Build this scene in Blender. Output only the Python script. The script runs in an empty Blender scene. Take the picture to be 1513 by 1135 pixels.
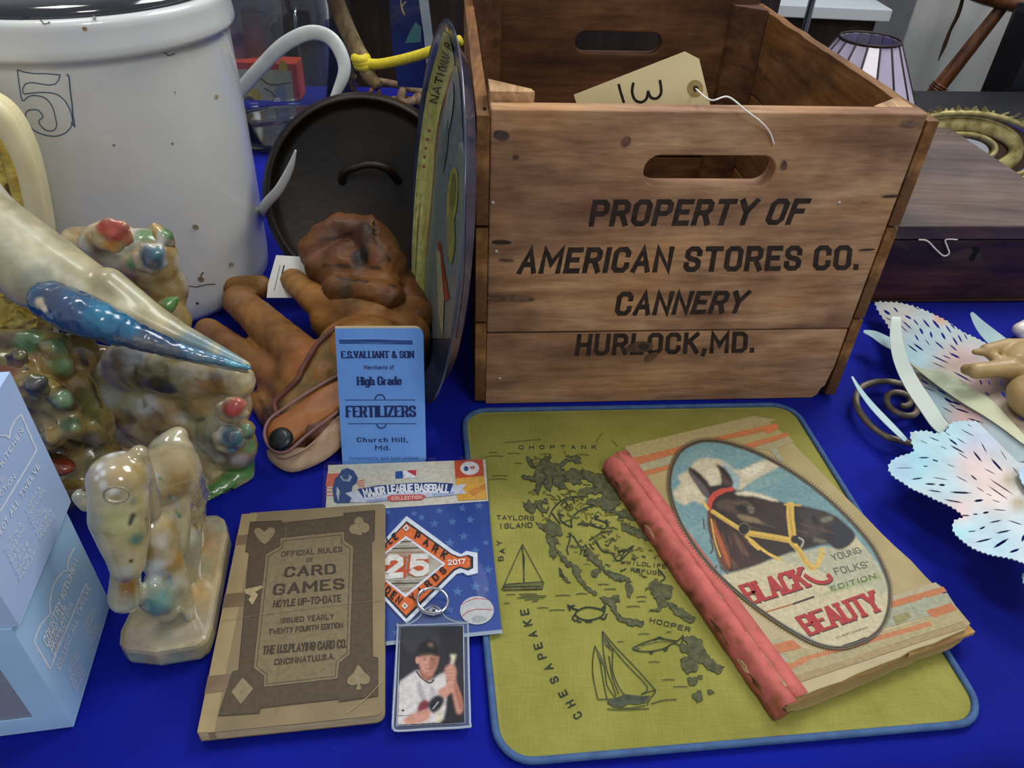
import bpy, bmesh, math, random
import numpy as np
from mathutils import Vector, Matrix, Euler
from mathutils.bvhtree import BVHTree
random.seed(7); RN = np.random.default_rng(7)
SC = bpy.context.scene; COL = SC.collection
# ------------------------------------------------------------------ camera, world, lights, exposure
FPX = 1112.65; PITCH = math.radians(37.957); ROLL = math.radians(2.562); CAMH = 0.49
_f = np.array([0, math.cos(PITCH), -math.sin(PITCH)]); _u = np.array([0, math.sin(PITCH), math.cos(PITCH)]); _r = np.array([1., 0, 0])
_c, _s = math.cos(ROLL), math.sin(ROLL)
CR = _c*_r + _s*_u; CU = -_s*_r + _c*_u; CC = np.array([0, 0, CAMH])
cd = bpy.data.cameras.new('camera'); cam = bpy.data.objects.new('camera', cd); COL.objects.link(cam)
cd.sensor_width = 36; cd.lens = FPX/1513*36; cd.clip_start = 0.01; cd.clip_end = 60
cam.matrix_world = Matrix(((CR[0], CU[0], -_f[0], CC[0]), (CR[1], CU[1], -_f[1], CC[1]), (CR[2], CU[2], -_f[2], CC[2]), (0, 0, 0, 1)))
SC.camera = cam
w = bpy.data.worlds.new('world'); SC.world = w; w.use_nodes = True
w.node_tree.nodes['Background'].inputs[0].default_value = (0.90, 0.94, 1.0, 1); w.node_tree.nodes['Background'].inputs[1].default_value = 0.52
def area(name, loc, target, size, power, col):
    l = bpy.data.lights.new(name, 'AREA'); l.size = size; l.energy = power; l.color = col
    o = bpy.data.objects.new(name, l); COL.objects.link(o); o.location = loc
    o.rotation_euler = (Vector(target)-Vector(loc)).to_track_quat('-Z', 'Y').to_euler(); return o
area('window_light', (1.15, 1.7, 2.4), (0.1, .6, 0), 1.1, 46, (0.95, 0.98, 1.0))
area('ceiling_light', (-0.7, 0.9, 2.3), (0, .6, 0), .5, 15, (1.0, 0.95, 0.88))
area('ceiling_light', (0.9, -0.9, 2.3), (0, .6, 0), .6, 19, (1.0, 0.96, 0.90))
SC.view_settings.view_transform = 'Standard'; SC.view_settings.look = 'None'
SC.view_settings.exposure = -0.12; SC.view_settings.gamma = 1; SC.view_settings.use_curve_mapping = False
# ------------------------------------------------------------------ geometry helpers
def ray(x, y): return _f + CR*(x-756.5)/FPX - CU*(y-567.5)/FPX
def onz(x, y, z=0.0):
    d = ray(x, y); return CC + d*(z-CAMH)/d[2]
def ony(x, y, Y):
    d = ray(x, y); return CC + d*Y/d[1]
def onp(x, y, P, n):
    d = ray(x, y); return CC + d*((np.dot(np.asarray(P)-CC, n))/np.dot(d, n))
def pxr(p, rpx):   # radius in metres of rpx pixels at point p
    return rpx*np.dot(np.asarray(p)-CC, _f)/FPX
def lin(c):
    if isinstance(c, str): c = tuple(int(c[i:i+2], 16) for i in (0, 2, 4))
    return tuple(((v/255)/12.92 if v/255 <= .04045 else ((v/255+.055)/1.055)**2.4) for v in c)
ORG = {}
def link(name, me, mats=None, parent=None, smooth=False, kind=None, label=None):
    n = len(me.vertices); co = np.empty(n*3); me.vertices.foreach_get('co', co); co = co.reshape(-1, 3)
    c = (co.min(0)+co.max(0))/2
    if parent is None: c[2] = co[:, 2].min()
    me.vertices.foreach_set('co', (co-c).ravel()); me.update()
    o = bpy.data.objects.new(name, me); COL.objects.link(o)
    if mats is not None:
        for m in (mats if isinstance(mats, (list, tuple)) else [mats]): me.materials.append(m)
    if smooth: me.polygons.foreach_set('use_smooth', [True]*len(me.polygons))
    pc = np.zeros(3)
    if parent is not None: o.parent = parent; pc = ORG[parent.name]
    o.location = c-pc; ORG[o.name] = c
    if kind: o['kind'] = kind
    if label: o['label'] = label
    return o
def mk(name, v, f, mats=None, parent=None, smooth=False, kind=None, label=None, mi=None):
    me = bpy.data.meshes.new(name); me.from_pydata([tuple(map(float, p)) for p in v], [], f); me.validate()
    if mi is not None and len(mi) == len(me.polygons): me.polygons.foreach_set('material_index', mi)
    return link(name, me, mats, parent, smooth, kind, label)
def frombm(name, bm, mats=None, parent=None, smooth=False, kind=None, label=None):
    me = bpy.data.meshes.new(name); bm.to_mesh(me); bm.free(); return link(name, me, mats, parent, smooth, kind, label)
def thing(name, loc, label, cat, group=None):
    o = bpy.data.objects.new(name, None); COL.objects.link(o); o.location = loc; ORG[o.name] = np.array(loc, float)
    o.empty_display_size = .02; o['label'] = label; o['category'] = cat
    if group: o['group'] = group
    return o
def tag(o, label, cat, group=None):
    o['label'] = label; o['category'] = cat
    if group: o['group'] = group
    return o
def frame(o, yaw, pitch=0):
    ex = np.array([math.cos(yaw), math.sin(yaw), 0]); ey = np.array([-math.sin(yaw), math.cos(yaw), 0]); return (np.array(o, float), ex, ey, np.array([0, 0, 1.]))
def fp(F, x, y, z): return F[0]+F[1]*x+F[2]*y+F[3]*z
def bevel_sharp(bm, w, seg=2, ang=.5):
    es = [e for e in bm.edges if len(e.link_faces) == 2 and e.calc_face_angle(0) > ang]
    if es and w > 0: bmesh.ops.bevel(bm, geom=es, offset=w, segments=seg, affect='EDGES', profile=.6, clamp_overlap=True)
def boxf(name, F, x0, x1, y0, y1, z0, z1, mat, parent=None, bev=.0008, cuts=0, jit=0, label=None, seg=2):
    bm = bmesh.new(); bmesh.ops.create_cube(bm, size=1)
    for v in bm.verts: v.co = (x0+(v.co.x+.5)*(x1-x0), y0+(v.co.y+.5)*(y1-y0), z0+(v.co.z+.5)*(z1-z0))
    if cuts:
        ext = [x1-x0, y1-y0, z1-z0]; ax = ext.index(max(ext))
        es = [e for e in bm.edges if abs((e.verts[0].co-e.verts[1].co).normalized()[ax]) > .9]
        bmesh.ops.subdivide_edges(bm, edges=es, cuts=cuts)
        for v in bm.verts:
            v.co += Vector([random.uniform(-jit, jit)*(0 if i == ax else 1) for i in range(3)])
    bevel_sharp(bm, bev, seg)
    for v in bm.verts: v.co = Vector(fp(F, *v.co))
    bmesh.ops.recalc_face_normals(bm, faces=bm.faces)
    return frombm(name, bm, mat, parent, label=label)
def lathe(name, prof, c, mat, parent=None, seg=64, closed=False, label=None, axis=None):
    v = []; f = []; n = len(prof)
    for i in range(seg):
        a = 2*math.pi*i/seg
        for r, z in prof: v.append((r*math.cos(a), r*math.sin(a), z))
    for i in range(seg):
        j = (i+1) % seg
        for k in range(n-1 if not closed else n):
            k2 = (k+1) % n; f.append((i*n+k, j*n+k, j*n+k2, i*n+k2))
    v = np.array(v)
    if axis is not None:
        R_ = np.array(Vector((0, 0, 1)).rotation_difference(Vector(axis)).to_matrix()); v = v @ R_.T
    bm = bmesh.new(); me = bpy.data.meshes.new('t'); me.from_pydata([tuple(p) for p in v+np.array(c)], [], f); bm.from_mesh(me); bpy.data.meshes.remove(me)
    bmesh.ops.remove_doubles(bm, verts=bm.verts, dist=1e-5); bmesh.ops.recalc_face_normals(bm, faces=bm.faces)
    return frombm(name, bm, mat, parent, True, label=label)
def catmull(P, n=8, closed=False):
    P = [np.array(p, float) for p in P]; out = []; m = len(P)
    rng = range(m if closed else m-1)
    for i in rng:
        if closed: a, b, c, d = P[(i-1) % m], P[i], P[(i+1) % m], P[(i+2) % m]
        else: a, b, c, d = P[max(i-1, 0)], P[i], P[i+1], P[min(i+2, m-1)]
        for k in range(n):
            t = k/n; out.append(.5*((2*b)+(-a+c)*t+(2*a-5*b+4*c-d)*t*t+(-a+3*b-3*c+d)*t**3))
    if not closed: out.append(P[-1])
    return out
def tube(name, P, rad, mat, parent=None, seg=10, n=6, closed=False, flat=None, label=None, smooth=True):
    """swept tube; rad scalar or list; flat=(axis vector, factor) squashes along axis"""
    if np.isscalar(rad): rad = [rad]*len(P)
    Q = catmull([np.append(np.array(p, float), r) for p, r in zip(P, rad)], n, closed)
    C_ = [q[:3] for q in Q]; R_ = [max(q[3], 1e-5) for q in Q]; m = len(C_); v = []; f = []; nn = None
    for i in range(m):
        t = C_[(i+1) % m]-C_[i-1] if closed else C_[min(i+1, m-1)]-C_[max(i-1, 0)]
        t = t/(np.linalg.norm(t)+1e-12)
        if nn is None: nn = np.cross(t, [0, 0, 1.]) if abs(t[2]) < .9 else np.cross(t, [1., 0, 0])
        nn = nn-t*np.dot(nn, t); nn /= np.linalg.norm(nn)+1e-12; b = np.cross(t, nn)
        for k in range(seg):
            a = 2*math.pi*k/seg; d = (nn*math.cos(a)+b*math.sin(a))*R_[i]
            if flat is not None: ax = np.array(flat[0]); d = d-ax*np.dot(d, ax)*(1-flat[1])
            v.append(C_[i]+d)
    for i in range(m if closed else m-1):
        j = (i+1) % m
        for k in range(seg): f.append((i*seg+k, i*seg+(k+1) % seg, j*seg+(k+1) % seg, j*seg+k))
    if not closed: f.append(tuple(range(seg-1, -1, -1))); f.append(tuple((m-1)*seg+k for k in range(seg)))
    return mk(name, v, f, mat, parent, smooth, label=label)
def prism(name, poly, n, th, mat, parent=None, bev=0, label=None, smooth=False):
    """3D planar polygon extruded by th along n"""
    n = np.array(n, float); n /= np.linalg.norm(n); k = len(poly)
    v = [np.array(p, float) for p in poly]+[np.array(p, float)+n*th for p in poly]
    f = [tuple(range(k)), tuple(range(2*k-1, k-1, -1))]+[(i, i+k, (i+1) % k+k, (i+1) % k) for i in range(k)]
    bm = bmesh.new(); bv = [bm.verts.new(tuple(map(float, p))) for p in v]
    for q in f: bm.faces.new([bv[i] for i in q])
    bmesh.ops.recalc_face_normals(bm, faces=bm.faces); bevel_sharp(bm, bev)
    return frombm(name, bm, mat, parent, smooth, label=label)
def n3(co, sc, seed=0, n=8):
    r = np.random.default_rng(seed); z = np.zeros(len(co))
    for i in range(n):
        d = r.normal(size=3); d /= np.linalg.norm(d); e = r.normal(size=3); e /= np.linalg.norm(e); k = sc*r.uniform(.6, 1.9)
        z += np.sin(co@d*k+r.uniform(0, 6.28)+1.6*np.sin(co@e*k*.7+r.uniform(0, 6.28)))
    return z/math.sqrt(n)
def rough_up(me, amps):
    """carve organic relief: [(amplitude m, spatial frequency 1/m, ridged?)]"""
    n = len(me.vertices); co = np.empty(n*3); me.vertices.foreach_get('co', co); co = co.reshape(-1, 3); no = np.empty(n*3); me.vertices.foreach_get('normal', no); no = no.reshape(-1, 3)
    for i, (a, f, rg) in enumerate(amps):
        z = n3(co, f, 11+i); z = (1-np.abs(z)*1.6) if rg else z; co = co+no*(a*z)[:, None]
    me.vertices.foreach_set('co', co.ravel()); me.update()
def blobmesh(blobs, voxel, smooth=4):
    """closed organic surface: union of ellipsoids and tapered capsules, remeshed and smoothed"""
    bm = bmesh.new()
    def sph(c, r, rot=None):
        r = (r, r, r) if np.isscalar(r) else r
        m = Matrix.Translation(Vector(c)) @ ((rot or Matrix.Identity(3)).to_4x4()) @ Matrix.Diagonal((*r, 1))
        bmesh.ops.create_icosphere(bm, subdivisions=3, radius=1, matrix=m)
    for b in blobs:
        if b[0] == 'e': sph(b[1], b[2], b[3] if len(b) > 3 else None)
        else:
            p, q, r0, r1 = np.array(b[1]), np.array(b[2]), b[3], b[4]; L = np.linalg.norm(q-p); k = max(2, int(L/(min(r0, r1)*.35+1e-6))+1); k = min(k, 26)
            for i in range(k): t = i/(k-1); sph(p+(q-p)*t, r0+(r1-r0)*t)
    me = bpy.data.meshes.new('tmp'); bm.to_mesh(me); bm.free()
    o = bpy.data.objects.new('tmp', me); COL.objects.link(o)
    m = o.modifiers.new('r', 'REMESH'); m.mode = 'VOXEL'; m.voxel_size = voxel
    if smooth: s = o.modifiers.new('s', 'SMOOTH'); s.factor = .5; s.iterations = smooth
    dg = bpy.context.evaluated_depsgraph_get(); out = bpy.data.meshes.new_from_object(o.evaluated_get(dg), depsgraph=dg)
    bpy.data.objects.remove(o); bpy.data.meshes.remove(me)
    n = len(out.vertices); co = np.empty(n*3); out.vertices.foreach_get('co', co); co = co.reshape(-1, 3); co[:, 2] = np.maximum(co[:, 2], .0006); out.vertices.foreach_set('co', co.ravel()); out.update(); return out
def bvh_of(me, off=None):
    co = [v.co.copy() for v in me.vertices]
    if off is not None: co = [c+Vector(off) for c in co]
    return BVHTree.FromPolygons(co, [tuple(p.vertices) for p in me.polygons])
def hit(bvh, x, y):
    d = Vector(ray(x, y)).normalized(); loc, nor, i, dist = bvh.ray_cast(Vector(CC), d)
    return (None, None) if loc is None else (np.array(loc), np.array(nor))
def paint(me, base, spots, bvh=None, soft=0, wash=None):
    """colour attribute from soft spots: (px,py,radius_px,colour[,strength][,aspect]) placed on the surface where seen, or 3D centre"""
    n = len(me.vertices); co = np.empty(n*3); me.vertices.foreach_get('co', co); co = co.reshape(-1, 3)
    col = np.tile(np.array(lin(base)), (n, 1))
    if wash:     # thin glaze colours that come and go over the surface
        for i, (c_, f_, t_, a_) in enumerate(wash):
            k = np.clip((n3(co, f_, 40+i)-t_)*1.6, 0, 1)[:, None]*a_; col = col*(1-k)+np.array(lin(c_))*k
    for s in spots:
        st = s[4] if len(s) > 4 else 1
        if len(s) > 5:      # stroke from (px,py) to s[5]
            p, _ = hit(bvh, s[0], s[1]); q, _ = hit(bvh, *s[5])
            if p is None or q is None: continue
            d = q-p; t = np.clip((co-p)@d/(d@d+1e-12), 0, 1); D = np.linalg.norm(co-(p+t[:, None]*d), axis=1); r = pxr(p, s[2])
        else:
            p, _ = hit(bvh, s[0], s[1])
            if p is None: continue
            D = np.linalg.norm(co-p, axis=1); r = pxr(p, s[2])
        if soft: D = D*(1+.22*n3(co, 260, int(s[0]) % 97, 5))
        k = np.clip((1-D/r)*(soft or 2.2), 0, 1); k = k*k*(3-2*k)*st
        col = col*(1-k[:, None])+np.array(lin(s[3]))*k[:, None]
    a = me.color_attributes.new('Col', 'FLOAT_COLOR', 'POINT'); a.data.foreach_set('color', np.c_[col, np.ones(n)].ravel().astype(np.float32))
# ------------------------------------------------------------------ materials
def nt(name):
    m = bpy.data.materials.new(name); m.use_nodes = True; t = m.node_tree; b = t.nodes['Principled BSDF']; return m, t, b
def _noise(t, scale, detail=4, vec=None, rough=.55, dist=0):
    n = t.nodes.new('ShaderNodeTexNoise'); n.inputs['Scale'].default_value = scale; n.inputs['Detail'].default_value = detail; n.inputs['Roughness'].default_value = rough; n.inputs['Distortion'].default_value = dist
    if vec is not None: t.links.new(vec, n.inputs['Vector'])
    return n.outputs['Fac']
def _ramp(t, fac, stops):
    r = t.nodes.new('ShaderNodeValToRGB'); t.links.new(fac, r.inputs[0]); e = r.color_ramp.elements
    while len(e) < len(stops): e.new(.5)
    for i, (p, c) in enumerate(stops): e[i].position = p; e[i].color = (*lin(c), 1)
    return r.outputs[0]
def _mix(t, a, b, fac, mode='MIX'):
    m = t.nodes.new('ShaderNodeMix'); m.data_type = 'RGBA'; m.blend_type = mode
    for s, i in ((fac, 0), (a, 6), (b, 7)):
        if isinstance(s, (int, float)): m.inputs[i].default_value = s
        elif isinstance(s, (tuple, str)): m.inputs[i].default_value = (*lin(s), 1)
        else: t.links.new(s, m.inputs[i])
    return m.outputs[2]
def _map(t, scale=(1, 1, 1), rot=(0, 0, 0), src='Object'):
    c = t.nodes.new('ShaderNodeTexCoord'); m = t.nodes.new('ShaderNodeMapping'); m.inputs['Scale'].default_value = scale; m.inputs['Rotation'].default_value = rot
    t.links.new(c.outputs[src], m.inputs['Vector']); return m.outputs[0]
def _bump(t, b, h, strength=.3, dist=.001):
    n = t.nodes.new('ShaderNodeBump'); n.inputs['Strength'].default_value = strength; n.inputs['Distance'].default_value = dist
    t.links.new(h, n.inputs['Height']); t.links.new(n.outputs[0], b.inputs['Normal'])
def mat(name, c, c2=None, rough=.6, metal=0, scale=60, bump=0, bscale=None, spec=.5, coat=0, lo=.35, hi=.65, stretch=(1, 1, 1), sheen=0, trans=0, ior=1.45, alpha=1, bdist=.001, rv=0):
    m, t, b = nt(name); v = _map(t, stretch)
    if c2 is not None:
        t.links.new(_ramp(t, _noise(t, scale, 5, v), [(lo, c), (hi, c2)]), b.inputs['Base Color'])
    else: b.inputs['Base Color'].default_value = (*lin(c), 1)
    b.inputs['Roughness'].default_value = rough; b.inputs['Metallic'].default_value = metal; b.inputs['Specular IOR Level'].default_value = spec
    b.inputs['Coat Weight'].default_value = coat; b.inputs['Coat Roughness'].default_value = .08
    b.inputs['Sheen Weight'].default_value = sheen; b.inputs['Transmission Weight'].default_value = trans; b.inputs['IOR'].default_value = ior; b.inputs['Alpha'].default_value = alpha
    if bump: _bump(t, b, _noise(t, bscale or scale*3, 6, v), bump, bdist)
    return m
def vcmat(name, rough=.4, coat=0, bump=.15, bscale=300, var=.12, vscale=60, spec=.5, metal=0, bdist=.0008, speck=None):
    m, t, b = nt(name); a = t.nodes.new('ShaderNodeAttribute'); a.attribute_name = 'Col'; v = _map(t)
    n = _ramp(t, _noise(t, vscale, 6, v), [(.3, (int(255*(1-var)),)*3), (.7, (255, 255, 255))])
    c = _mix(t, a.outputs['Color'], n, 1.0, 'MULTIPLY')
    if speck: c = _mix(t, c, speck[0], _ramp(t, _noise(t, speck[1], 3, v), [(speck[2], (0, 0, 0)), (speck[2]+.02, (255, 255, 255))]))
    t.links.new(c, b.inputs['Base Color']); b.inputs['Roughness'].default_value = rough; b.inputs['Coat Weight'].default_value = coat; b.inputs['Coat Roughness'].default_value = .12
    b.inputs['Specular IOR Level'].default_value = spec; b.inputs['Metallic'].default_value = metal
    if bump: _bump(t, b, _noise(t, bscale, 5, v), bump, bdist)
    return m
def wood(name, dark, mid, light, axis=0, yaw=0, scale=1, rough=.65, stain=None, coat=0, bump=.35):
    m, t, b = nt(name); s = [24*scale]*3; s[axis] = 1.5*scale; v = _map(t, tuple(s), (0, 0, -yaw) if yaw else (0, 0, 0))
    g = _noise(t, 2.4, 7, v, .55, .5); g2 = _noise(t, 14, 6, v, .6, .1)
    c = _ramp(t, g, [(.28, dark), (.46, mid), (.66, light)])
    c = _mix(t, c, _ramp(t, g2, [(.3, (196, 188, 180)), (.6, (255, 255, 255))]), .6, 'MULTIPLY')
    big = _noise(t, 9*scale, 4, _map(t), .6)
    c = _mix(t, c, _ramp(t, big, [(.35, stain or (185, 165, 150)), (.6, (255, 255, 255))]), .75, 'MULTIPLY')
    c = _mix(t, c, _ramp(t, _noise(t, 5.5*scale, 3, _map(t, (1.3, 1.3, 2.2)), .5), [(.38, (176, 160, 172)), (.5, (255, 255, 255)), (.66, (255, 226, 178))]), .55, 'MULTIPLY')
    t.links.new(c, b.inputs['Base Color']); b.inputs['Roughness'].default_value = rough; b.inputs['Coat Weight'].default_value = coat; b.inputs['Specular IOR Level'].default_value = .35
    _bump(t, b, g2, bump, .0006); return m
PRINT = vcmat('print_ink', rough=.55, bump=0, var=.14, vscale=260, spec=.3)
# ------------------------------------------------------------------ printed art on real surfaces
GL = {}
def _g(ch, w, *ls): GL[ch] = (w, [list(l) for l in ls])
_g('A', .62, [(0, 0), (.31, 1), (.62, 0)], [(.12, .32), (.5, .32)])
_g('B', .58, [(0, .52), (.42, .52), (.54, .63), (.54, .88), (.42, 1), (0, 1), (0, 0), (.44, 0), (.58, .13), (.58, .4), (.44, .52)])
_g('C', .56, [(.56, .74), (.56, .85), (.42, 1), (.14, 1), (0, .85), (0, .15), (.14, 0), (.42, 0), (.56, .15), (.56, .26)])
_g('D', .58, [(0, 0), (0, 1), (.42, 1), (.58, .84), (.58, .16), (.42, 0), (0, 0)])
_g('E', .5, [(.5, 1), (0, 1), (0, 0), (.5, 0)], [(0, .52), (.4, .52)])
_g('F', .5, [(.5, 1), (0, 1), (0, 0)], [(0, .52), (.4, .52)])
_g('G', .58, [(.58, .74), (.58, .85), (.44, 1), (.14, 1), (0, .85), (0, .15), (.14, 0), (.44, 0), (.58, .15), (.58, .45), (.34, .45)])
_g('H', .58, [(0, 0), (0, 1)], [(.58, 0), (.58, 1)], [(0, .5), (.58, .5)])
_g('I', .0, [(0, 0), (0, 1)])
_g('J', .45, [(.45, 1), (.45, .15), (.32, 0), (.13, 0), (0, .15), (0, .3)])
_g('K', .58, [(0, 0), (0, 1)], [(.56, 1), (0, .42)], [(.2, .6), (.58, 0)])
_g('L', .48, [(0, 1), (0, 0), (.48, 0)])
_g('M', .76, [(0, 0), (0, 1), (.38, .35), (.76, 1), (.76, 0)])
_g('N', .6, [(0, 0), (0, 1), (.6, 0), (.6, 1)])
_g('O', .58, [(.14, 0), (0, .15), (0, .85), (.14, 1), (.44, 1), (.58, .85), (.58, .15), (.44, 0), (.14, 0)])
_g('P', .55, [(0, 0), (0, 1), (.42, 1), (.55, .87), (.55, .58), (.42, .46), (0, .46)])
_g('Q', .58, [(.14, 0), (0, .15), (0, .85), (.14, 1), (.44, 1), (.58, .85), (.58, .15), (.44, 0), (.14, 0)], [(.35, .25), (.62, -.08)])
_g('R', .57, [(0, 0), (0, 1), (.42, 1), (.55, .87), (.55, .6), (.42, .48), (0, .48)], [(.34, .48), (.57, 0)])
_g('S', .54, [(.54, .76), (.54, .86), (.4, 1), (.14, 1), (0, .86), (0, .66), (.12, .54), (.42, .46), (.54, .34), (.54, .14), (.4, 0), (.14, 0), (0, .14), (0, .24)])
_g('T', .58, [(0, 1), (.58, 1)], [(.29, 1), (.29, 0)])
_g('U', .58, [(0, 1), (0, .15), (.14, 0), (.44, 0), (.58, .15), (.58, 1)])
_g('V', .6, [(0, 1), (.3, 0), (.6, 1)])
_g('W', .86, [(0, 1), (.2, 0), (.43, .7), (.66, 0), (.86, 1)])
_g('X', .58, [(0, 0), (.58, 1)], [(0, 1), (.58, 0)])
_g('Y', .6, [(0, 1), (.3, .5), (.6, 1)], [(.3, .5), (.3, 0)])
_g('Z', .54, [(0, 1), (.54, 1), (0, 0), (.54, 0)])
_g('0', .52, [(.14, 0), (0, .15), (0, .85), (.14, 1), (.38, 1), (.52, .85), (.52, .15), (.38, 0), (.14, 0)])
_g('1', .2, [(0, .78), (.18, 1), (.18, 0)])
_g('2', .52, [(0, .76), (0, .86), (.14, 1), (.38, 1), (.52, .86), (.52, .62), (0, .1), (0, 0), (.52, 0)])
_g('3', .52, [(0, .86), (.14, 1), (.38, 1), (.52, .86), (.52, .62), (.36, .52), (.2, .52)], [(.36, .52), (.52, .4), (.52, .14), (.38, 0), (.14, 0), (0, .14)])
_g('5', .52, [(.5, 1), (.04, 1), (0, .54), (.14, .62), (.36, .62), (.52, .46), (.52, .16), (.36, 0), (.14, 0), (0, .14)])
_g('7', .5, [(0, 1), (.5, 1), (.18, 0)])
_g('9', .52, [(.04, .05), (.38, 0), (.52, .2), (.52, .85), (.38, 1), (.14, 1), (0, .85), (0, .6), (.14, .46), (.5, .5)])
_g('.', .0, [(0, 0), (0, .05)])
_g(',', .06, [(.05, .06), (0, -.16)])
_g("'", .0, [(0, 1), (0, .78)])
_g('-', .3, [(0, .48), (.3, .48)])
_g('&', .66, [(.64, 0), (.14, .72), (.14, .9), (.26, 1), (.4, .9), (.38, .72), (.04, .4), (0, .16), (.14, 0), (.36, 0), (.62, .42)])
_g('h', .44, [(0, 0), (0, 1)], [(0, .5), (.12, .64), (.32, .64), (.44, .5), (.44, 0)])
_g('i', .0, [(0, 0), (0, .62)], [(0, .82), (0, .9)])
_g('g', .44, [(.44, .62), (.44, -.18), (.32, -.3), (.1, -.3)], [(.44, .5), (.32, .64), (.12, .64), (0, .5), (0, .14), (.12, 0), (.32, 0), (.44, .14)])
_g('r', .3, [(0, 0), (0, .64)], [(0, .45), (.14, .62), (.3, .62)])
_g('a', .42, [(.04, .58), (.14, .64), (.3, .64), (.42, .5), (.42, 0)], [(.42, .36), (.14, .36), (0, .25), (0, .1), (.12, 0), (.28, 0), (.42, .12)])
_g('d', .44, [(.44, 0), (.44, 1)], [(.44, .5), (.32, .64), (.12, .64), (0, .5), (0, .14), (.12, 0), (.32, 0), (.44, .14)])
_g('e', .44, [(0, .34), (.44, .34), (.44, .5), (.32, .64), (.12, .64), (0, .5), (0, .14), (.12, 0), (.34, 0), (.44, .1)])
_g('u', .44, [(0, .64), (0, .14), (.12, 0), (.32, 0), (.44, .14)], [(.44, .64), (.44, 0)])
_g('c', .4, [(.4, .52), (.3, .64), (.12, .64), (0, .5), (0, .14), (.12, 0), (.3, 0), (.4, .12)])
_g('l', .0, [(0, 0), (0, 1)])
_g('n', .44, [(0, 0), (0, .64)], [(0, .5), (.12, .64), (.32, .64), (.44, .5), (.44, 0)])
_g('o', .44, [(.12, 0), (0, .14), (0, .5), (.12, .64), (.32, .64), (.44, .5), (.44, .14), (.32, 0), (.12, 0)])
_g('f', .3, [(.3, 1), (.18, 1), (.1, .88), (.1, 0)], [(0, .62), (.28, .62)])
_g('m', .7, [(0, 0), (0, .64), (.26, .64), (.35, .5), (.35, 0)], [(.35, .5), (.45, .64), (.6, .64), (.7, .5), (.7, 0)])
_g('t', .26, [(.1, .9), (.1, .1), (.2, 0), (.26, 0)], [(0, .62), (.26, .62)])
_g('s', .38, [(.38, .54), (.26, .64), (.1, .64), (0, .5), (.1, .36), (.28, .3), (.38, .16), (.28, 0), (.1, 0), (0, .1)])
_g('p', .44, [(0, .64), (0, -.3)], [(0, .5), (.12, .64), (.32, .64), (.44, .5), (.44, .14), (.32, 0), (.12, 0), (0, .14)])
_g('b', .44, [(0, 1), (0, 0)], [(0, .5), (.12, .64), (.32, .64), (.44, .5), (.44, .14), (.32, 0), (.12, 0), (0, .14)])
_g('w', .6, [(0, .64), (.15, 0), (.3, .5), (.45, 0), (.6, .64)])
def ribbon(P, w, closed=False):
    P = [np.array(p, float) for p in P]; m = len(P); L, R_ = [], []
    for i in range(m):
        if closed: a, b = P[i-1], P[(i+1) % m]
        else: a, b = P[max(i-1, 0)], P[min(i+1, m-1)]
        t1 = P[i]-P[i-1] if (i > 0 or closed) else P[1]-P[0]; t2 = P[(i+1) % m]-P[i] if (i < m-1 or closed) else t1
        t1 = t1/(np.linalg.norm(t1)+1e-9); t2 = t2/(np.linalg.norm(t2)+1e-9); t = t1+t2
        if np.linalg.norm(t) < 1e-6: t = t1
        t /= np.linalg.norm(t); n = np.array([-t[1], t[0]]); k = 1/max(.45, abs(np.dot(t, t1)))
        ww = w if np.isscalar(w) else w[i]
        L.append(P[i]+n*ww/2*k); R_.append(P[i]-n*ww/2*k)
    return L, R_
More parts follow.
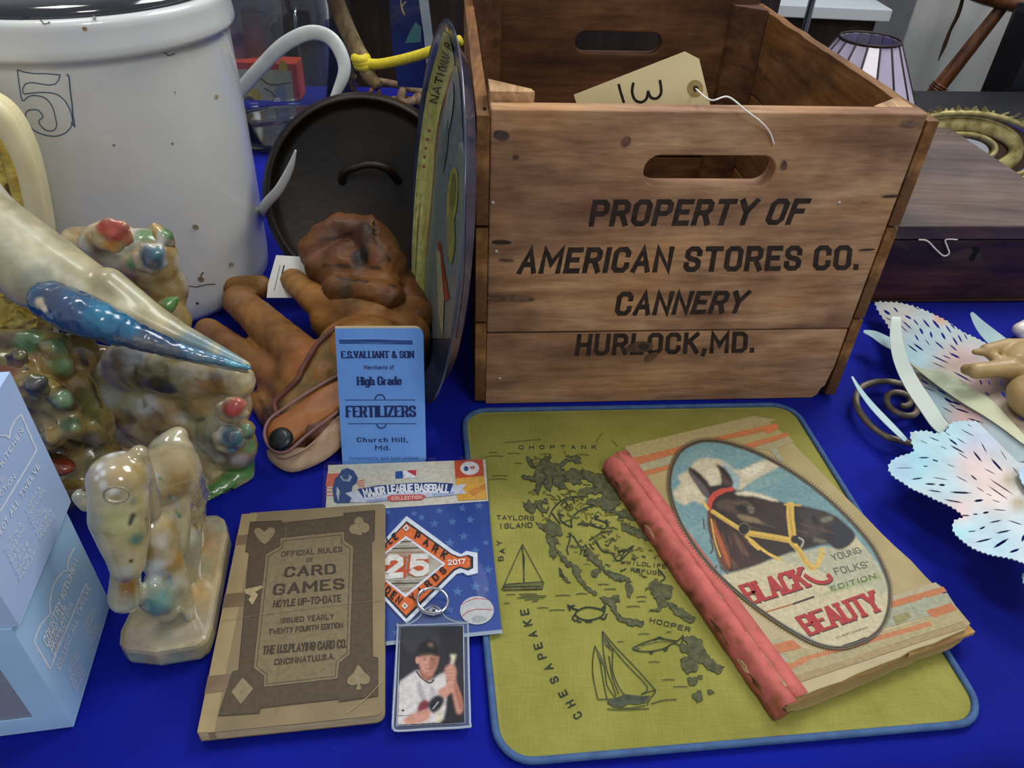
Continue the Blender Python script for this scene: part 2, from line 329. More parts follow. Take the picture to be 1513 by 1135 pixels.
class Art:
    def __init__(s, mapper, step=.00004, sub=None): s.m = mapper; s.v = []; s.f = []; s.c = []; s.l = 1; s.step = step; s.sub = sub
    def layer(s): s.l += 1
    def _add(s, pts, col):
        s.k = (getattr(s, 'k', 0)+1) % 8
        q = [s.m(p[0], p[1], (s.l+s.k/9)*s.step) for p in pts]
        if any(a is None for a in q): return
        i = len(s.v); s.v += q; s.f.append(tuple(range(i, i+len(q)))); s.c.append(lin(col))
    def poly(s, pts, col, smooth=0, up=True):
        if up: s.layer()
        if smooth: pts = catmull(pts, smooth, True)
        s._add(pts, col)
    def stroke(s, pts, w, col, smooth=0, closed=False, up=True):
        if up: s.layer()
        if smooth: pts = catmull(pts, smooth, closed)
        if s.sub:
            o = []; m = len(pts)
            for i in range(m-1 if not closed else m):
                a, b = np.array(pts[i], float), np.array(pts[(i+1) % m], float); k = max(1, int(np.linalg.norm(b-a)/s.sub)); o += [a+(b-a)*j/k for j in range(k)]
            if not closed: o.append(np.array(pts[-1], float))
            pts = o
        L, R_ = ribbon(pts, w, closed); m = len(pts)
        for i in range(m if closed else m-1):
            j = (i+1) % m; s._add([L[i], L[j], R_[j], R_[i]], col)
    def ell(s, c, rx, ry, col, ang=0, n=20, up=True):
        a = math.radians(ang); ca, sa = math.cos(a), math.sin(a)
        s.poly([(c[0]+rx*math.cos(t)*ca-ry*math.sin(t)*sa, c[1]+rx*math.cos(t)*sa+ry*math.sin(t)*ca) for t in np.linspace(0, 2*math.pi, n, endpoint=False)], col, up=up)
    def text(s, txt, quad, col, wt=.16, gap=.22, serif=0, contrast=1, arc=0, jit=0):
        """quad = pixel corners: baseline left, baseline right, top left, top right"""
        BL, BR, TL, TR = [np.array(q, float) for q in quad]; s.layer()
        asp = (np.linalg.norm(BR-BL)+np.linalg.norm(TR-TL))/(np.linalg.norm(TL-BL)+np.linalg.norm(TR-BR))
        xs = []; x = 0
        for ch in txt:
            if ch == ' ': x += .42; continue
            g = GL[ch]; xs.append((ch, x)); x += g[0]+gap+wt*.6
        tot = x-gap-wt*.6; h = 1-wt
        if tot < .05: xs = [(c_, .15) for c_, _ in xs]; tot = .3
        kx = (asp-wt)/tot
        def mp(u, v):
            a = (u*kx+wt/2)/asp; b = (v*h+wt/2)+arc*(1-(2*a-1)**2)
            return (1-a)*(1-b)*BL+a*(1-b)*BR+(1-a)*b*TL+a*b*TR
        def em(p): return np.array([p[0]*kx, p[1]*h])
        def out(q):
            a = (q[0]+wt/2)/asp; b = (q[1]+wt/2)+arc*(1-(2*a-1)**2); return (1-a)*(1-b)*BL+a*(1-b)*BR+(1-a)*b*TL+a*b*TR
        for ch, x0 in xs:
            dy = random.uniform(-jit, jit)
            for l in GL[ch][1]:
                P = [em((p[0]+x0, p[1]+dy)) for p in l]
                cl = len(P) > 3 and np.linalg.norm(P[0]-P[-1]) < 1e-6
                if cl: P = P[:-1]
                if contrast == 1:
                    L, R_ = ribbon(P, wt, cl); m = len(P)
                    if not cl:   # square caps
                        t = P[0]-P[1]; t = t/np.linalg.norm(t)*wt*.5; L[0] = L[0]+t; R_[0] = R_[0]+t
                        t = P[-1]-P[-2]; t = t/np.linalg.norm(t)*wt*.5; L[-1] = L[-1]+t; R_[-1] = R_[-1]+t
                    for i in range(m if cl else m-1):
                        j = (i+1) % m; s._add([out(q) for q in (L[i], L[j], R_[j], R_[i])], col)
                else:
                    m = len(P)
                    for i in range(m if cl else m-1):
                        a, b = P[i], P[(i+1) % m]; d = b-a; t = d/(np.linalg.norm(d)+1e-9); ww = wt*(contrast+(1-contrast)*abs(t[1])); n = np.array([-t[1], t[0]])*ww/2; e = t*min(ww, wt*.5)*.5
                        s._add([out(q) for q in (a+n-e, b+n+e, b-n+e, a-n-e)], col)
                if serif and not cl:
                    for q in (P[0], P[-1]):
                        if q[1] < .02 or q[1] > h*.98:
                            yy = q[1]; a = wt*.5+serif; tt = wt*.28
                            s._add([out(z) for z in ((q[0]-a, yy-tt), (q[0]+a, yy-tt), (q[0]+a, yy+tt), (q[0]-a, yy+tt))], col)
    def build(s, name, parent, material=None, label=None):
        me = bpy.data.meshes.new(name); me.from_pydata([tuple(map(float, p)) for p in s.v], [], s.f)
        a = me.color_attributes.new('Col', 'FLOAT_COLOR', 'CORNER'); d = []
        for p, c in zip(me.polygons, s.c): d += [*c, 1]*p.loop_total
        a.data.foreach_set('color', np.array(d, np.float32)); return link(name, me, material or PRINT, parent, label=label)
class Canvas:
    """soft painted picture: colours laid on a fine mesh grid lying on the real surface"""
    def __init__(s, x0, y0, x1, y1, step, base):
        s.x0, s.y0, s.st = x0, y0, step; s.X, s.Y = np.meshgrid(np.arange(x0, x1, step), np.arange(y0, y1, step)); s.im = np.tile(np.array(lin(base)), (*s.X.shape, 1)); s.soft = 1.2
    def _put(s, m, c): s.im = s.im*(1-m[..., None])+np.array(lin(c))*m[..., None]
    def mask(s, P):
        P = np.array([(p[0], p[1]) for p in P], float); m = np.zeros(s.X.shape, bool); Q = np.roll(P, -1, 0)
        for (xa, ya), (xb, yb) in zip(P, Q):
            if ya == yb: continue
            m ^= ((ya > s.Y) != (yb > s.Y)) & (s.X < (xb-xa)*(s.Y-ya)/(yb-ya)+xa)
        return m
    def blur(s, m, r):
        k = max(1, int(round(r/s.st)))
        for _ in range(2):
            for ax in (0, 1):
                c = np.cumsum(np.concatenate([np.repeat(m.take([0], ax), k+1, ax), m, np.repeat(m.take([-1], ax), k, ax)], ax), ax); n = m.shape[ax]
                m = (c.take(range(2*k+1, 2*k+1+n), ax)-c.take(range(0, n), ax))/(2*k+1)
        return m
    def poly(s, pts, col, smooth=0, up=True, soft=None, a=1):
        if smooth: pts = catmull(pts, smooth, True)
        m = s.mask(pts).astype(float); sf = s.soft if soft is None else soft
        s._put(s.blur(m, sf)*a if sf >= s.st*.6 else m*a, col)
    def stroke(s, pts, w, col, smooth=0, closed=False, up=True, a=1):
        if smooth: pts = catmull(pts, smooth, closed)
        pts = [np.array(p[:2], float) for p in pts]; D = np.full(s.X.shape, 1e9); n = len(pts)
        for i in range(n if closed else n-1):
            p, q = pts[i], pts[(i+1) % n]; d = q-p; t = np.clip(((s.X-p[0])*d[0]+(s.Y-p[1])*d[1])/(d@d+1e-9), 0, 1); w0 = w if np.isscalar(w) else w[min(i, len(w)-1)]
            D = np.minimum(D, np.hypot(s.X-p[0]-t*d[0], s.Y-p[1]-t*d[1])-w0/2)
        s._put(np.clip(.5-D/max(s.st, s.soft*.8), 0, 1)*a, col)
    def ell(s, c, rx, ry, col, ang=0, n=20, up=True, a=1):
        an = math.radians(ang); dx, dy = s.X-c[0], s.Y-c[1]; u = (dx*math.cos(an)+dy*math.sin(an))/rx; v = (-dx*math.sin(an)+dy*math.cos(an))/ry
        s._put(np.clip((1-np.hypot(u, v))*min(rx, ry)/max(s.st, s.soft)+.5, 0, 1)*a, col)
    def build(s, name, parent, mapper, off, region, material=None):
        H_, W_ = s.X.shape; m = s.mask(region); idx = -np.ones((H_, W_), int); v = []; c = []
        keep = m[:-1, :-1] & m[1:, :-1] & m[:-1, 1:] & m[1:, 1:]; need = np.zeros((H_, W_), bool); need[:-1, :-1] |= keep; need[1:, :-1] |= keep; need[:-1, 1:] |= keep; need[1:, 1:] |= keep
        for j, i in zip(*np.nonzero(need)): idx[j, i] = len(v); v.append(mapper(s.X[j, i], s.Y[j, i], off)); c.append(s.im[j, i])
        f = [(idx[j, i], idx[j+1, i], idx[j+1, i+1], idx[j, i+1]) for j, i in zip(*np.nonzero(keep))]
        me = bpy.data.meshes.new(name); me.from_pydata([tuple(map(float, p)) for p in v], [], [tuple(map(int, q)) for q in f])
        a = me.color_attributes.new('Col', 'FLOAT_COLOR', 'POINT'); a.data.foreach_set('color', np.c_[np.array(c), np.ones(len(c))].ravel().astype(np.float32))
        return link(name, me, material or PRINT, parent)
def jag(P, amp, n=3):
    out = []; m = len(P)
    for i in range(m):
        a, b = np.array(P[i], float), np.array(P[(i+1) % m], float); L = np.linalg.norm(b-a); k = max(1, int(L/n)); q = np.array([-(b-a)[1], (b-a)[0]])/(L+1e-9)
        for j in range(k): out.append(a+(b-a)*j/k+(q*random.uniform(-amp, amp) if j else 0))
    return out
def thin_glass(name, tint=(236, 242, 244), gloss=.03, body=.0, bcol=(200, 210, 216), ior=1.5):
    m = bpy.data.materials.new(name); m.use_nodes = True; t = m.node_tree; t.nodes.clear(); out = t.nodes.new('ShaderNodeOutputMaterial')
    tr = t.nodes.new('ShaderNodeBsdfTransparent'); tr.inputs[0].default_value = (*lin(tint), 1); gl = t.nodes.new('ShaderNodeBsdfGlossy'); gl.inputs['Roughness'].default_value = gloss
    fr = t.nodes.new('ShaderNodeFresnel'); fr.inputs[0].default_value = ior; mx = t.nodes.new('ShaderNodeMixShader'); t.links.new(fr.outputs[0], mx.inputs[0]); t.links.new(tr.outputs[0], mx.inputs[1]); t.links.new(gl.outputs[0], mx.inputs[2])
    df = t.nodes.new('ShaderNodeBsdfDiffuse'); df.inputs[0].default_value = (*lin(bcol), 1); m2 = t.nodes.new('ShaderNodeMixShader'); m2.inputs[0].default_value = body
    t.links.new(mx.outputs[0], m2.inputs[1]); t.links.new(df.outputs[0], m2.inputs[2]); t.links.new(m2.outputs[0], out.inputs[0]); return m
def planemap(P, n):
    P = np.array(P, float); n = np.array(n, float)/np.linalg.norm(n)
    if np.dot(n, CC-P) < 0: n = -n
    return lambda x, y, o: onp(x, y, P, n)+n*o
def bvhmap(b):
    def f(x, y, o):
        p, n = hit(b, x, y)
        if p is None: return None
        if np.dot(n, CC-p) < 0: n = -n
        return p+n*(o+.0002)
    return f
def T(ox, oy, s): return lambda pts: [(ox+x*s, oy+y*s) for x, y in pts]
# ------------------------------------------------------------------ setting
TY = math.radians(6.6); TF = frame((0.02, .231, 0), TY)
def fnoise(x, y, seed=0, n=7, f0=1.0):
    r = np.random.default_rng(seed); z = np.zeros_like(x)
    for i in range(n):
        a = r.uniform(0, 2*math.pi); k = f0*r.uniform(.6, 2.2); z += np.sin((x*math.cos(a)+y*math.sin(a))*k+r.uniform(0, 6.28)+1.5*np.sin((x*math.sin(a)-y*math.cos(a))*k*.6))
    return z/n
carpet = mat('floor_carpet', '3a3a40', '4a4a50', rough=.95, scale=40, bump=.4)
fl = boxf('floor', frame((0, 2, 0), 0), -5, 5, -4, 4, -.80, -.75, carpet); fl['kind'] = 'structure'
wl = boxf('wall_back', frame((0, 2, 0), 0), -5, 5, 3.2, 3.3, -.75, 2.4, mat('wall_paint', '8c8d90', '98999c', rough=.9, scale=6)); wl['kind'] = 'structure'
# folding table under the cloth
tb = thing('folding_table', fp(TF, .1, .7, -.75), 'long folding table hidden under the royal blue cloth', 'table')
tgrey = mat('table_plastic', '8a8a88', '949492', rough=.6); tsteel = mat('table_steel', '55575a', rough=.4, metal=.8)
boxf('table_top', TF, -1.1, 1.4, .02, 1.40, -.034, -.006, tgrey, tb, .004)
for a in (-1.0, 1.3):
    for b in (.10, 1.30): tube('leg', [fp(TF, a, b, -.75), fp(TF, a, b, -.034)], .014, tsteel, tb)
# cloth
cm, t, b = nt('blue_cloth'); v = _map(t)
c = _ramp(t, _noise(t, 5, 5, v), [(.3, (0, 12, 118)), (.7, (1, 22, 152))])
c = _mix(t, c, (70, 90, 190), _ramp(t, _noise(t, 190, 2, _map(t, (1, 1.6, 1))), [(.76, (0, 0, 0)), (.80, (160, 160, 160))]))
t.links.new(c, b.inputs['Base Color']); b.inputs['Roughness'].default_value = .8; b.inputs['Sheen Weight'].default_value = .05; b.inputs['Specular IOR Level'].default_value = .15
_bump(t, b, _noise(t, 30, 6, v), .5, .002)
nx, ny = 190, 130; us = np.linspace(-1.12, 1.42, nx); drop = [(-.034, -.30), (-.034, -.2), (-.033, -.12), (-.031, -.06), (-.028, -.03), (-.023, -.015), (-.014, -.006), (-.005, -.0015)]
vs = [(y, z) for y, z in drop]+[(y, 0.) for y in np.linspace(.005, 1.42, ny)]
V = []
for (y, z) in vs:
    yy = np.full(nx, y); fold = np.clip(-z/.1, 0, 1)*(.014*np.sin(us*38)+.008*np.sin(us*71+1))
    zz = z-np.abs(fnoise(us*9, yy*9+0*us, 3, 8, 1.3))*.0034*(z == 0)-np.abs(fnoise(us*30, yy*22, 5, 6, 1.0))*.0010*(z == 0)
    for x_, y_, z_ in zip(us, yy-fold*(y < 0), zz): V.append(fp(TF, x_, y_, z_-.0004))
F_ = [(j*nx+i, j*nx+i+1, (j+1)*nx+i+1, (j+1)*nx+i) for j in range(len(vs)-1) for i in range(nx-1)]
cloth = tag(mk('tablecloth', V, F_, cm, smooth=True), 'royal blue cloth spread over the whole display table', 'tablecloth')
# ------------------------------------------------------------------ wooden crate
CY = math.radians(5.76); CF = frame((-.0261, .5932, 0), CY); CW, CD, CH = .3579, .433, .2977; TH = .018
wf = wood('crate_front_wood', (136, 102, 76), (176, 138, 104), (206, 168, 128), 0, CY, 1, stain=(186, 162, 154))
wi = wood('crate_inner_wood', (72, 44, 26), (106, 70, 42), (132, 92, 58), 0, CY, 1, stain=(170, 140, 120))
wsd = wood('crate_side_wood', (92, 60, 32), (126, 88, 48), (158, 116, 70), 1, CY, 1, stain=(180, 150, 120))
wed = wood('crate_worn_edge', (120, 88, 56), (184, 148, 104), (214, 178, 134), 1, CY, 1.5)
crate = thing('wooden_crate', fp(CF, CW/2, CD/2, 0), 'large wooden crate with black cannery lettering and slotted hand hole', 'crate')
def slotted(name, y0, z0, z1, m, hz, hx, hw, hh, x0=0, x1=CW):
    bm = bmesh.new(); n = 10
    arcR = [(hx+hw/2-hh/2+hh/2*math.sin(a), hz+hh/2*math.cos(a)) for a in np.linspace(0, math.pi, 2*n+1)]
    arcL = [(hx-hw/2+hh/2-hh/2*math.sin(a), hz+hh/2*math.cos(a)) for a in np.linspace(0, math.pi, 2*n+1)]
    up = [(x0, hz), (x0, z1), (x1, z1), (x1, hz)]+arcR[n::-1]+arcL[:n+1]
    dn = [(x0, hz)]+arcL[n:]+arcR[:n-1:-1]+[(x1, hz), (x1, z0), (x0, z0)]
    for P in (up, dn): bm.faces.new([bm.verts.new((p[0], y0, p[1])) for p in P])
    bmesh.ops.remove_doubles(bm, verts=bm.verts, dist=1e-6)
    g = bmesh.ops.extrude_face_region(bm, geom=list(bm.faces)); bmesh.ops.translate(bm, verts=[q for q in g['geom'] if isinstance(q, bmesh.types.BMVert)], vec=(0, TH, 0))
    bmesh.ops.recalc_face_normals(bm, faces=bm.faces); bevel_sharp(bm, .0022, 3, .6)
    for q in bm.verts: q.co = Vector(fp(CF, *q.co))
    return frombm(name, bm, m, crate)
fb = slotted('front_board', 0, .0875, CH, wf, .2481, .1848, .1128, .0265)
# lower front board with a chipped right corner
pl = [(0.0, 0.0), (.345, .0), (.350, .004), (.3515, .012), (.355, .016), (.356, .03), (.3575, .04), (.357, .0862), (.0, .0858)]
prism('front_board', [fp(CF, a, 0, c) for a, c in pl], CF[2], TH, wf, crate, .0008)
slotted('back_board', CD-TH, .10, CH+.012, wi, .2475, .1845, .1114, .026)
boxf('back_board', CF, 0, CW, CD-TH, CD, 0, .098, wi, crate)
st = .0105
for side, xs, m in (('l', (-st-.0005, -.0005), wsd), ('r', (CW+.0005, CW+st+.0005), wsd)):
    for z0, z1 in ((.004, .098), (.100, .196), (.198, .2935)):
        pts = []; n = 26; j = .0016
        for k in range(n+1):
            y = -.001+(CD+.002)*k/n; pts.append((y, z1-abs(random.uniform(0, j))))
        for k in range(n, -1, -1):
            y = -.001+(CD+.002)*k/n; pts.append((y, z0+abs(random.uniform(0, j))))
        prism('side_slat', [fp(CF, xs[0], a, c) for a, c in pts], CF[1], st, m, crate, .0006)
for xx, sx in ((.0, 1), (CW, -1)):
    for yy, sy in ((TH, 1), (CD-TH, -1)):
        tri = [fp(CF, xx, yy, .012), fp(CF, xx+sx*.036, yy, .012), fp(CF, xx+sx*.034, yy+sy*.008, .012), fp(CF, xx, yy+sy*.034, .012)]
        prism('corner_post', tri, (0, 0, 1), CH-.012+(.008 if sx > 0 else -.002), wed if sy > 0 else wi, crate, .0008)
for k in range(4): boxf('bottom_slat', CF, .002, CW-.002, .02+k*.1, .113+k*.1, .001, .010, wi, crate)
CP = fp(CF, 0, 0, 0); cmap = planemap(CP, CF[2])
ink = vcmat('crate_ink', rough=.7, bump=0, var=.35, vscale=140, spec=.2)
A = Art(cmap, .00005)
K = (62, 50, 44)
A.text('PROPERTY OF', [(869, 335), (1184, 332), (876, 295), (1200, 293)], K, .20, .24)
A.text('AMERICAN STORES CO.', [(763, 405), (1268, 399), (772, 366), (1272, 362)], K, .20, .24)
A.text('CANNERY', [(907, 467), (1097, 463), (913, 431), (1111, 429)], K, .20, .22)
A.text('HURLOCK,MD.', [(849, 526), (1114, 521), (853, 493.5), (1116, 489.5)], K, .20, .24)
A.build('stencil_lettering', crate, ink)
B = Art(cmap, .00004); B.l = 30
for (x, y, rx, ry, c, a) in [(741, 357, 15, 3.2, (58, 38, 28), 2), (741, 199, 12, 7, (84, 66, 66), 10), (716, 160, 3, 3, (50, 40, 30), 0), (762, 231, 5, 3, (96, 66, 50), 0), (945, 512, 20, 8, (98, 72, 48), -6), (951, 511, 8, 5, (60, 44, 36), 0), (962, 526, 11, 5, (120, 88, 56), -30), (1316, 289, 14, 2, (66, 42, 32), -3), (1280, 368, 13, 1.6, (66, 42, 32), -3), (768, 440, 22, 4, (126, 92, 66), 4), (735, 440, 16, 3, (116, 82, 58), 4), (1343, 182, 12, 4, (128, 100, 84), 0), (1158, 243, 4, 7, (110, 76, 60), 0), (925, 208, 6, 8, (130, 88, 70), 30), (748, 383, 12, 2, (104, 72, 54), 3)]:
    B.ell((x, y), rx, ry, c, a, 14)
kn = B.build('knot_stains', crate, vcmat('knot', rough=.75, bump=0, var=.4, vscale=200)); kn['kind'] = 'stuff'
for x, y in ((733, 372), (1240, 300), (738, 560), (728, 300)):
    p = onp(x, y, CP, CF[2]); lathe('nail_head', [(0, .0008), (.0016, .0006), (.0019, 0)], p, mat('nail_steel', 'b8b0a4', rough=.4, metal=.6), crate, 10, axis=-CF[2])
# price tag standing in the crate with its string
tp = fp(CF, .14, .045, .3); tn = np.array([-.15, -1, .18]); tn /= np.linalg.norm(tn)
ptag = thing('price_tag', onp(950, 140, tp, tn), 'cream manila tag marked 13 poking out of the wooden crate', 'tag')
card = mat('manila_card', 'e8d8a8', 'dccb98', rough=.75, scale=30, lo=.3, hi=.8)
tpo = [(848, 140), (1012, 76), (1033, 87), (1052, 166), (1060, 190), (868, 210)]
prism('card', [onp(x, y, tp, tn) for x, y in tpo], tn, -.0006, card, ptag)
A = Art(planemap(tp, tn), .00008)
A.stroke([(914, 124), (917, 136), (922, 152)], 4, (30, 28, 28)); A.stroke([(936, 122), (934, 135), (938, 147), (947, 151), (955, 146), (958, 134)], 4, (30, 28, 28), 4); A.stroke([(957, 134), (962, 144), (971, 145), (977, 136), (975, 118)], 4, (30, 28, 28), 4)
A.build('handwritten_number', ptag)
A = Art(planemap(tp, tn), .00008); A.ell((1027, 131), 12, 13, (176, 150, 96)); A.ell((1028, 131), 4, 4.5, (46, 34, 24)); A.build('reinforced_eyelet', ptag)
sp = [onp(1028, 131, tp, tn)+tn*.001, ony(1050, 148, .605), onp(1075, 152, CP, CF[2])+(0, .002, .004), onp(1100, 160, CP, CF[2])+(0, -.006, 0), onp(1123, 178, CP, CF[2])+(0, -.004, 0), onp(1137, 195, CP, CF[2])+(0, -.002, 0), onp(1143, 212, CP, CF[2])+(0, -.002, 0)]
string_m = mat('white_string', 'e8e6e0', rough=.8)
tube('string', sp, .0007, string_m, ptag, 6)
# ------------------------------------------------------------------ round beer tray leaning on the crate
tc = np.array([-.0825, .653, 0]); TR_ = .172; tyaw, tlean = .215, .128
tc[2] = TR_*math.cos(tlean)+.001
nn = np.array([-math.cos(tyaw), -math.sin(tyaw), 0]); nn = nn*math.cos(tlean)+np.array([0, 0, math.sin(tlean)])  # face normal
tray = thing('serving_tray', (tc[0], tc[1], 0), 'round metal serving tray with yellow lettered band leaning on the crate', 'tray')
navy = mat('tray_navy_enamel', '2a3346', '3a4660', rough=.25, coat=.6, scale=30, bump=.05)
tin = mat('tray_tin', '5a606c', '7a808c', rough=.35, metal=.5, scale=40)
# profile along +n is the face side (rim rises towards the face)
lathe('dish', [(0, -.013), (.140, -.013), (.150, -.011), (.160, -.003), (.168, 0), (TR_, .0012), (TR_+.001, 0), (.168, -.0016), (.160, -.005), (.151, -.0122), (.141, -.0142), (0, -.0142)], tc, navy, tray, 96, axis=nn)
tpl = tc-nn*.0178; ta = np.cross(nn, [0, 0, 1.]); ta /= np.linalg.norm(ta); tbv = np.cross(ta, nn)
def trayart():
    v, f, col = [], [], []
    def add(pts, c, o):
        i = len(v); v.extend([tpl+ta*a*1+tbv*b_+nn*o for a, b_ in pts]); f.append(tuple(range(i, i+len(pts)))); col.append(lin(c))
    R0 = .139; N = 64
    circ = lambda r, n=N, cx=0, cy=0: [(cx+r*math.cos(2*math.pi*k/n), cy+r*math.sin(2*math.pi*k/n)) for k in range(n)]
    add(circ(R0), (150, 52, 40), .0002); add(circ(.106), (120, 140, 146), .0004)
    return v, f, col
# band on the flat rim of the tray (cone between r .150 and .168) drawn on the real surface
dish = bpy.data.objects['dish']; tb_ = bvh_of(dish.data, ORG['dish'])
A = Art(bvhmap(tb_), .00006, sub=12)
left = [(656, 46), (648, 72), (640, 100), (632, 135), (624, 185), (617, 245), (612, 310), (609, 370), (609, 430), (613, 480)]
right = [(664, 50), (672, 92), (669, 108), (655, 150), (645, 200), (641, 250), (636, 310), (630, 370), (627, 430), (628, 470)]
def band(Lp, Rp, c, k=3):
    Lc, Rc = catmull(Lp, k), catmull(Rp, k); n = min(len(Lc), len(Rc)); A.layer(); m = 5
    for i in range(n-1):
        for q in range(m):
            a, b_ = q/m, (q+1)/m; A._add([Lc[i]*(1-a)+Rc[i]*a, Lc[i]*(1-b_)+Rc[i]*b_, Lc[i+1]*(1-b_)+Rc[i+1]*b_, Lc[i+1]*(1-a)+Rc[i+1]*a], c)
inner = [(676, 96), (680, 130), (684, 190), (687, 250), (688, 310), (687, 370), (684, 430), (674, 500)]
band([(672, 98), (660, 135), (646, 200), (641, 250), (635, 310), (629, 370), (627, 430), (628, 500)], inner, (116, 134, 140))
band(left, right, (196, 192, 112))
A.stroke([(671, 95), (657, 150), (647, 205), (642, 255), (637, 312), (631, 372), (628, 430)], 1.6, (150, 60, 44), 3)
for x, y in ((634.5, 193), (632, 206), (630, 219), (628, 232), (627, 246)): A.ell((x, y), 2.2, 2.6, (150, 50, 34), 0, 6)
tq = T(600, 20, .2643)
A.text('NATI', tq([(176, 505), (222, 345), (130, 492), (174, 328)]), (44, 42, 34), .14, .2)
A.text('ONAL B', tq([(228, 330), (264, 185), (180, 310), (222, 150)]), (44, 42, 34), .11, .34)
A.stroke([(621, 300), (616, 370), (614, 420)], 1.2, (110, 108, 70)); A.stroke([(618, 320), (614, 400)], .8, (140, 138, 84))
A.ell((670, 290), 8, 44, (168, 166, 76), 4); A.ell((671, 285), 4.5, 30, (120, 124, 62), 4); A.ell((668, 350), 6, 40, (150, 152, 84), 0)
A.poly([(648, 358), (652, 356), (662, 420), (666, 442), (659, 445), (656, 410)], (160, 50, 40))
A.poly([(646, 370), (652, 372), (658, 440), (656, 500), (650, 470)], (178, 176, 140)); A.ell((665, 160), 6, 40, (150, 158, 158), 6); A.ell((660, 215), 3, 40, (106, 118, 122), 6)
A.build('printed_picture', tray, vcmat('tray_litho', rough=.3, coat=.4, bump=0, var=.25, vscale=120))
# ------------------------------------------------------------------ stoneware crock
kc = np.array([-.453, .813, 0.]); crock = thing('stoneware_crock', kc, 'big white stoneware crock with a blue outlined number five', 'crock')
cer, t, b = nt('crock_glaze'); v = _map(t)
c = _ramp(t, _noise(t, 7, 5, v), [(.3, (198, 202, 206)), (.7, (216, 216, 210))])
c = _mix(t, c, (120, 108, 92), _ramp(t, _noise(t, 60, 5, v, .7), [(.70, (0, 0, 0)), (.78, (150, 150, 150))]))
c = _mix(t, c, (176, 160, 130), _ramp(t, _noise(t, 4.5, 4, v), [(.56, (0, 0, 0)), (.75, (140, 140, 140))]))
t.links.new(c, b.inputs['Base Color']); b.inputs['Roughness'].default_value = .28; b.inputs['Coat Weight'].default_value = .5; _bump(t, b, _noise(t, 22, 3, v), .12, .002)
body = lathe('body', [(0, 0), (.122, 0), (.133, .004), (.1395, .014), (.1405, .03), (.1425, .12), (.1435, .20), (.1425, .285), (.1430, .2915), (.1455, .2925), (.1490, .2945), (.1503, .298), (.1500, .304), (.1492, .309), (.1490, .318), (.1488, .3225), (.1470, .3262), (.1435, .3275), (.1385, .3270), (.1350, .3235), (.1335, .317), (.130, .29), (.129, .10), (.127, .02), (0, .018)], kc, cer, crock, 128)
kb = bvh_of(body.data, ORG['body']); A = Art(bvhmap(kb), .0001, sub=3); q = T(0, 0, .2819); BL_ = (72, 96, 122)
A.stroke(q([(90, 365), (130, 378), (180, 385), (240, 385), (315, 392), (308, 418), (290, 440), (255, 446), (210, 438), (165, 432), (135, 438), (120, 462), (122, 490)]), 1.5, BL_)
A.stroke(q([(92, 365), (100, 430), (118, 525), (150, 505), (190, 500), (240, 515), (275, 560), (292, 620), (297, 662), (275, 685), (240, 680), (212, 655), (205, 630), (226, 612), (205, 580), (175, 573), (145, 580), (134, 605), (145, 640), (175, 680), (230, 705), (290, 713), (335, 700), (365, 675), (380, 640), (372, 590), (350, 540), (310, 500), (260, 485), (200, 484), (125, 492)]), 1.5, BL_, 3)
A.stroke(q([(350, 388), (362, 400), (368, 470), (378, 545), (382, 600), (392, 662), (372, 640)]), 2, BL_)
A.build('outlined_number', crock)
A = Art(bvhmap(kb), .0001, sub=3)
for p_, w_ in [([(262, 428), (275, 422), (290, 424), (305, 420), (318, 420)], 1.4), ([(296, 408), (300, 402)], 2), ([(60, 30), (66, 36), (74, 33)], 1.5), ([(242, 76), (248, 82), (258, 79)], 1.4)]: A.stroke(p_, w_, (92, 78, 62))
for x, y, r_, c_ in [(291, 448, 2.6, (70, 58, 44)), (168, 214, 2, (110, 112, 116)), (254, 212, 2, (110, 108, 104)), (319, 142, 3, (176, 150, 110)), (125, 42, 4, (168, 124, 80)), (288, 335, 5, (150, 136, 116)), (296, 412, 5, (132, 116, 92)), (33, 28, 3, (90, 96, 106)), (140, 28, 3, (120, 126, 124)), (257, 136, 1.6, (130, 132, 130)), (340, 390, 4, (160, 146, 124))]: A.ell((x, y), r_, r_*.7, c_, 20, 10)
A.build('glaze_stains', crock)['kind'] = 'stuff'
# crock lid
lm = mat('lid_glaze', '0e0f16', '1a1b28', rough=.12, coat=1, scale=20)
lid = tag(lathe('pot_lid', [(0, .352), (.02, .352), (.03, .345), (.07, .342), (.105, .339), (.122, .336), (.1300, .3315), (.1318, .3265), (.1300, .3225), (.126, .321), (.118, .320), (0, .322)], kc, lm, seg=96), 'dark glossy lid set in the mouth of the stoneware crock', 'lid')
# ------------------------------------------------------------------ white curved hook behind the crock
hk = [ony(437, 222, .745), ony(428, 250, .75), ony(412, 280, .76), ony(393, 302, .785), ony(386, 318, .86), ony(372, 335, .955), ony(330, 280, .99), ony(312, 215, .99), ony(330, 172, .985), ony(352, 138, .975), ony(385, 100, .96), ony(420, 66, .95), ony(460, 48, .95), ony(492, 60, .95), ony(509, 98, .94), ony(498, 135, .93), ony(478, 168, .92)]
hr = [0.00100, 0.00369, 0.00508, 0.00574, 0.00574, 0.00574, 0.00574, 0.00656, 0.00697, 0.00820, 0.00836, 0.00861, 0.00861, 0.00861, 0.00779, 0.00574, 0.00100]
tag(tube('curved_hook', hk, hr, mat('white_enamel', 'cfd2ce', 'bfc3c2', rough=.4, scale=40, coat=.3), seg=12, n=6, flat=((0, 1, 0), .45)), 'white curved hook with two pointed tips sticking out behind the crock', 'hook')
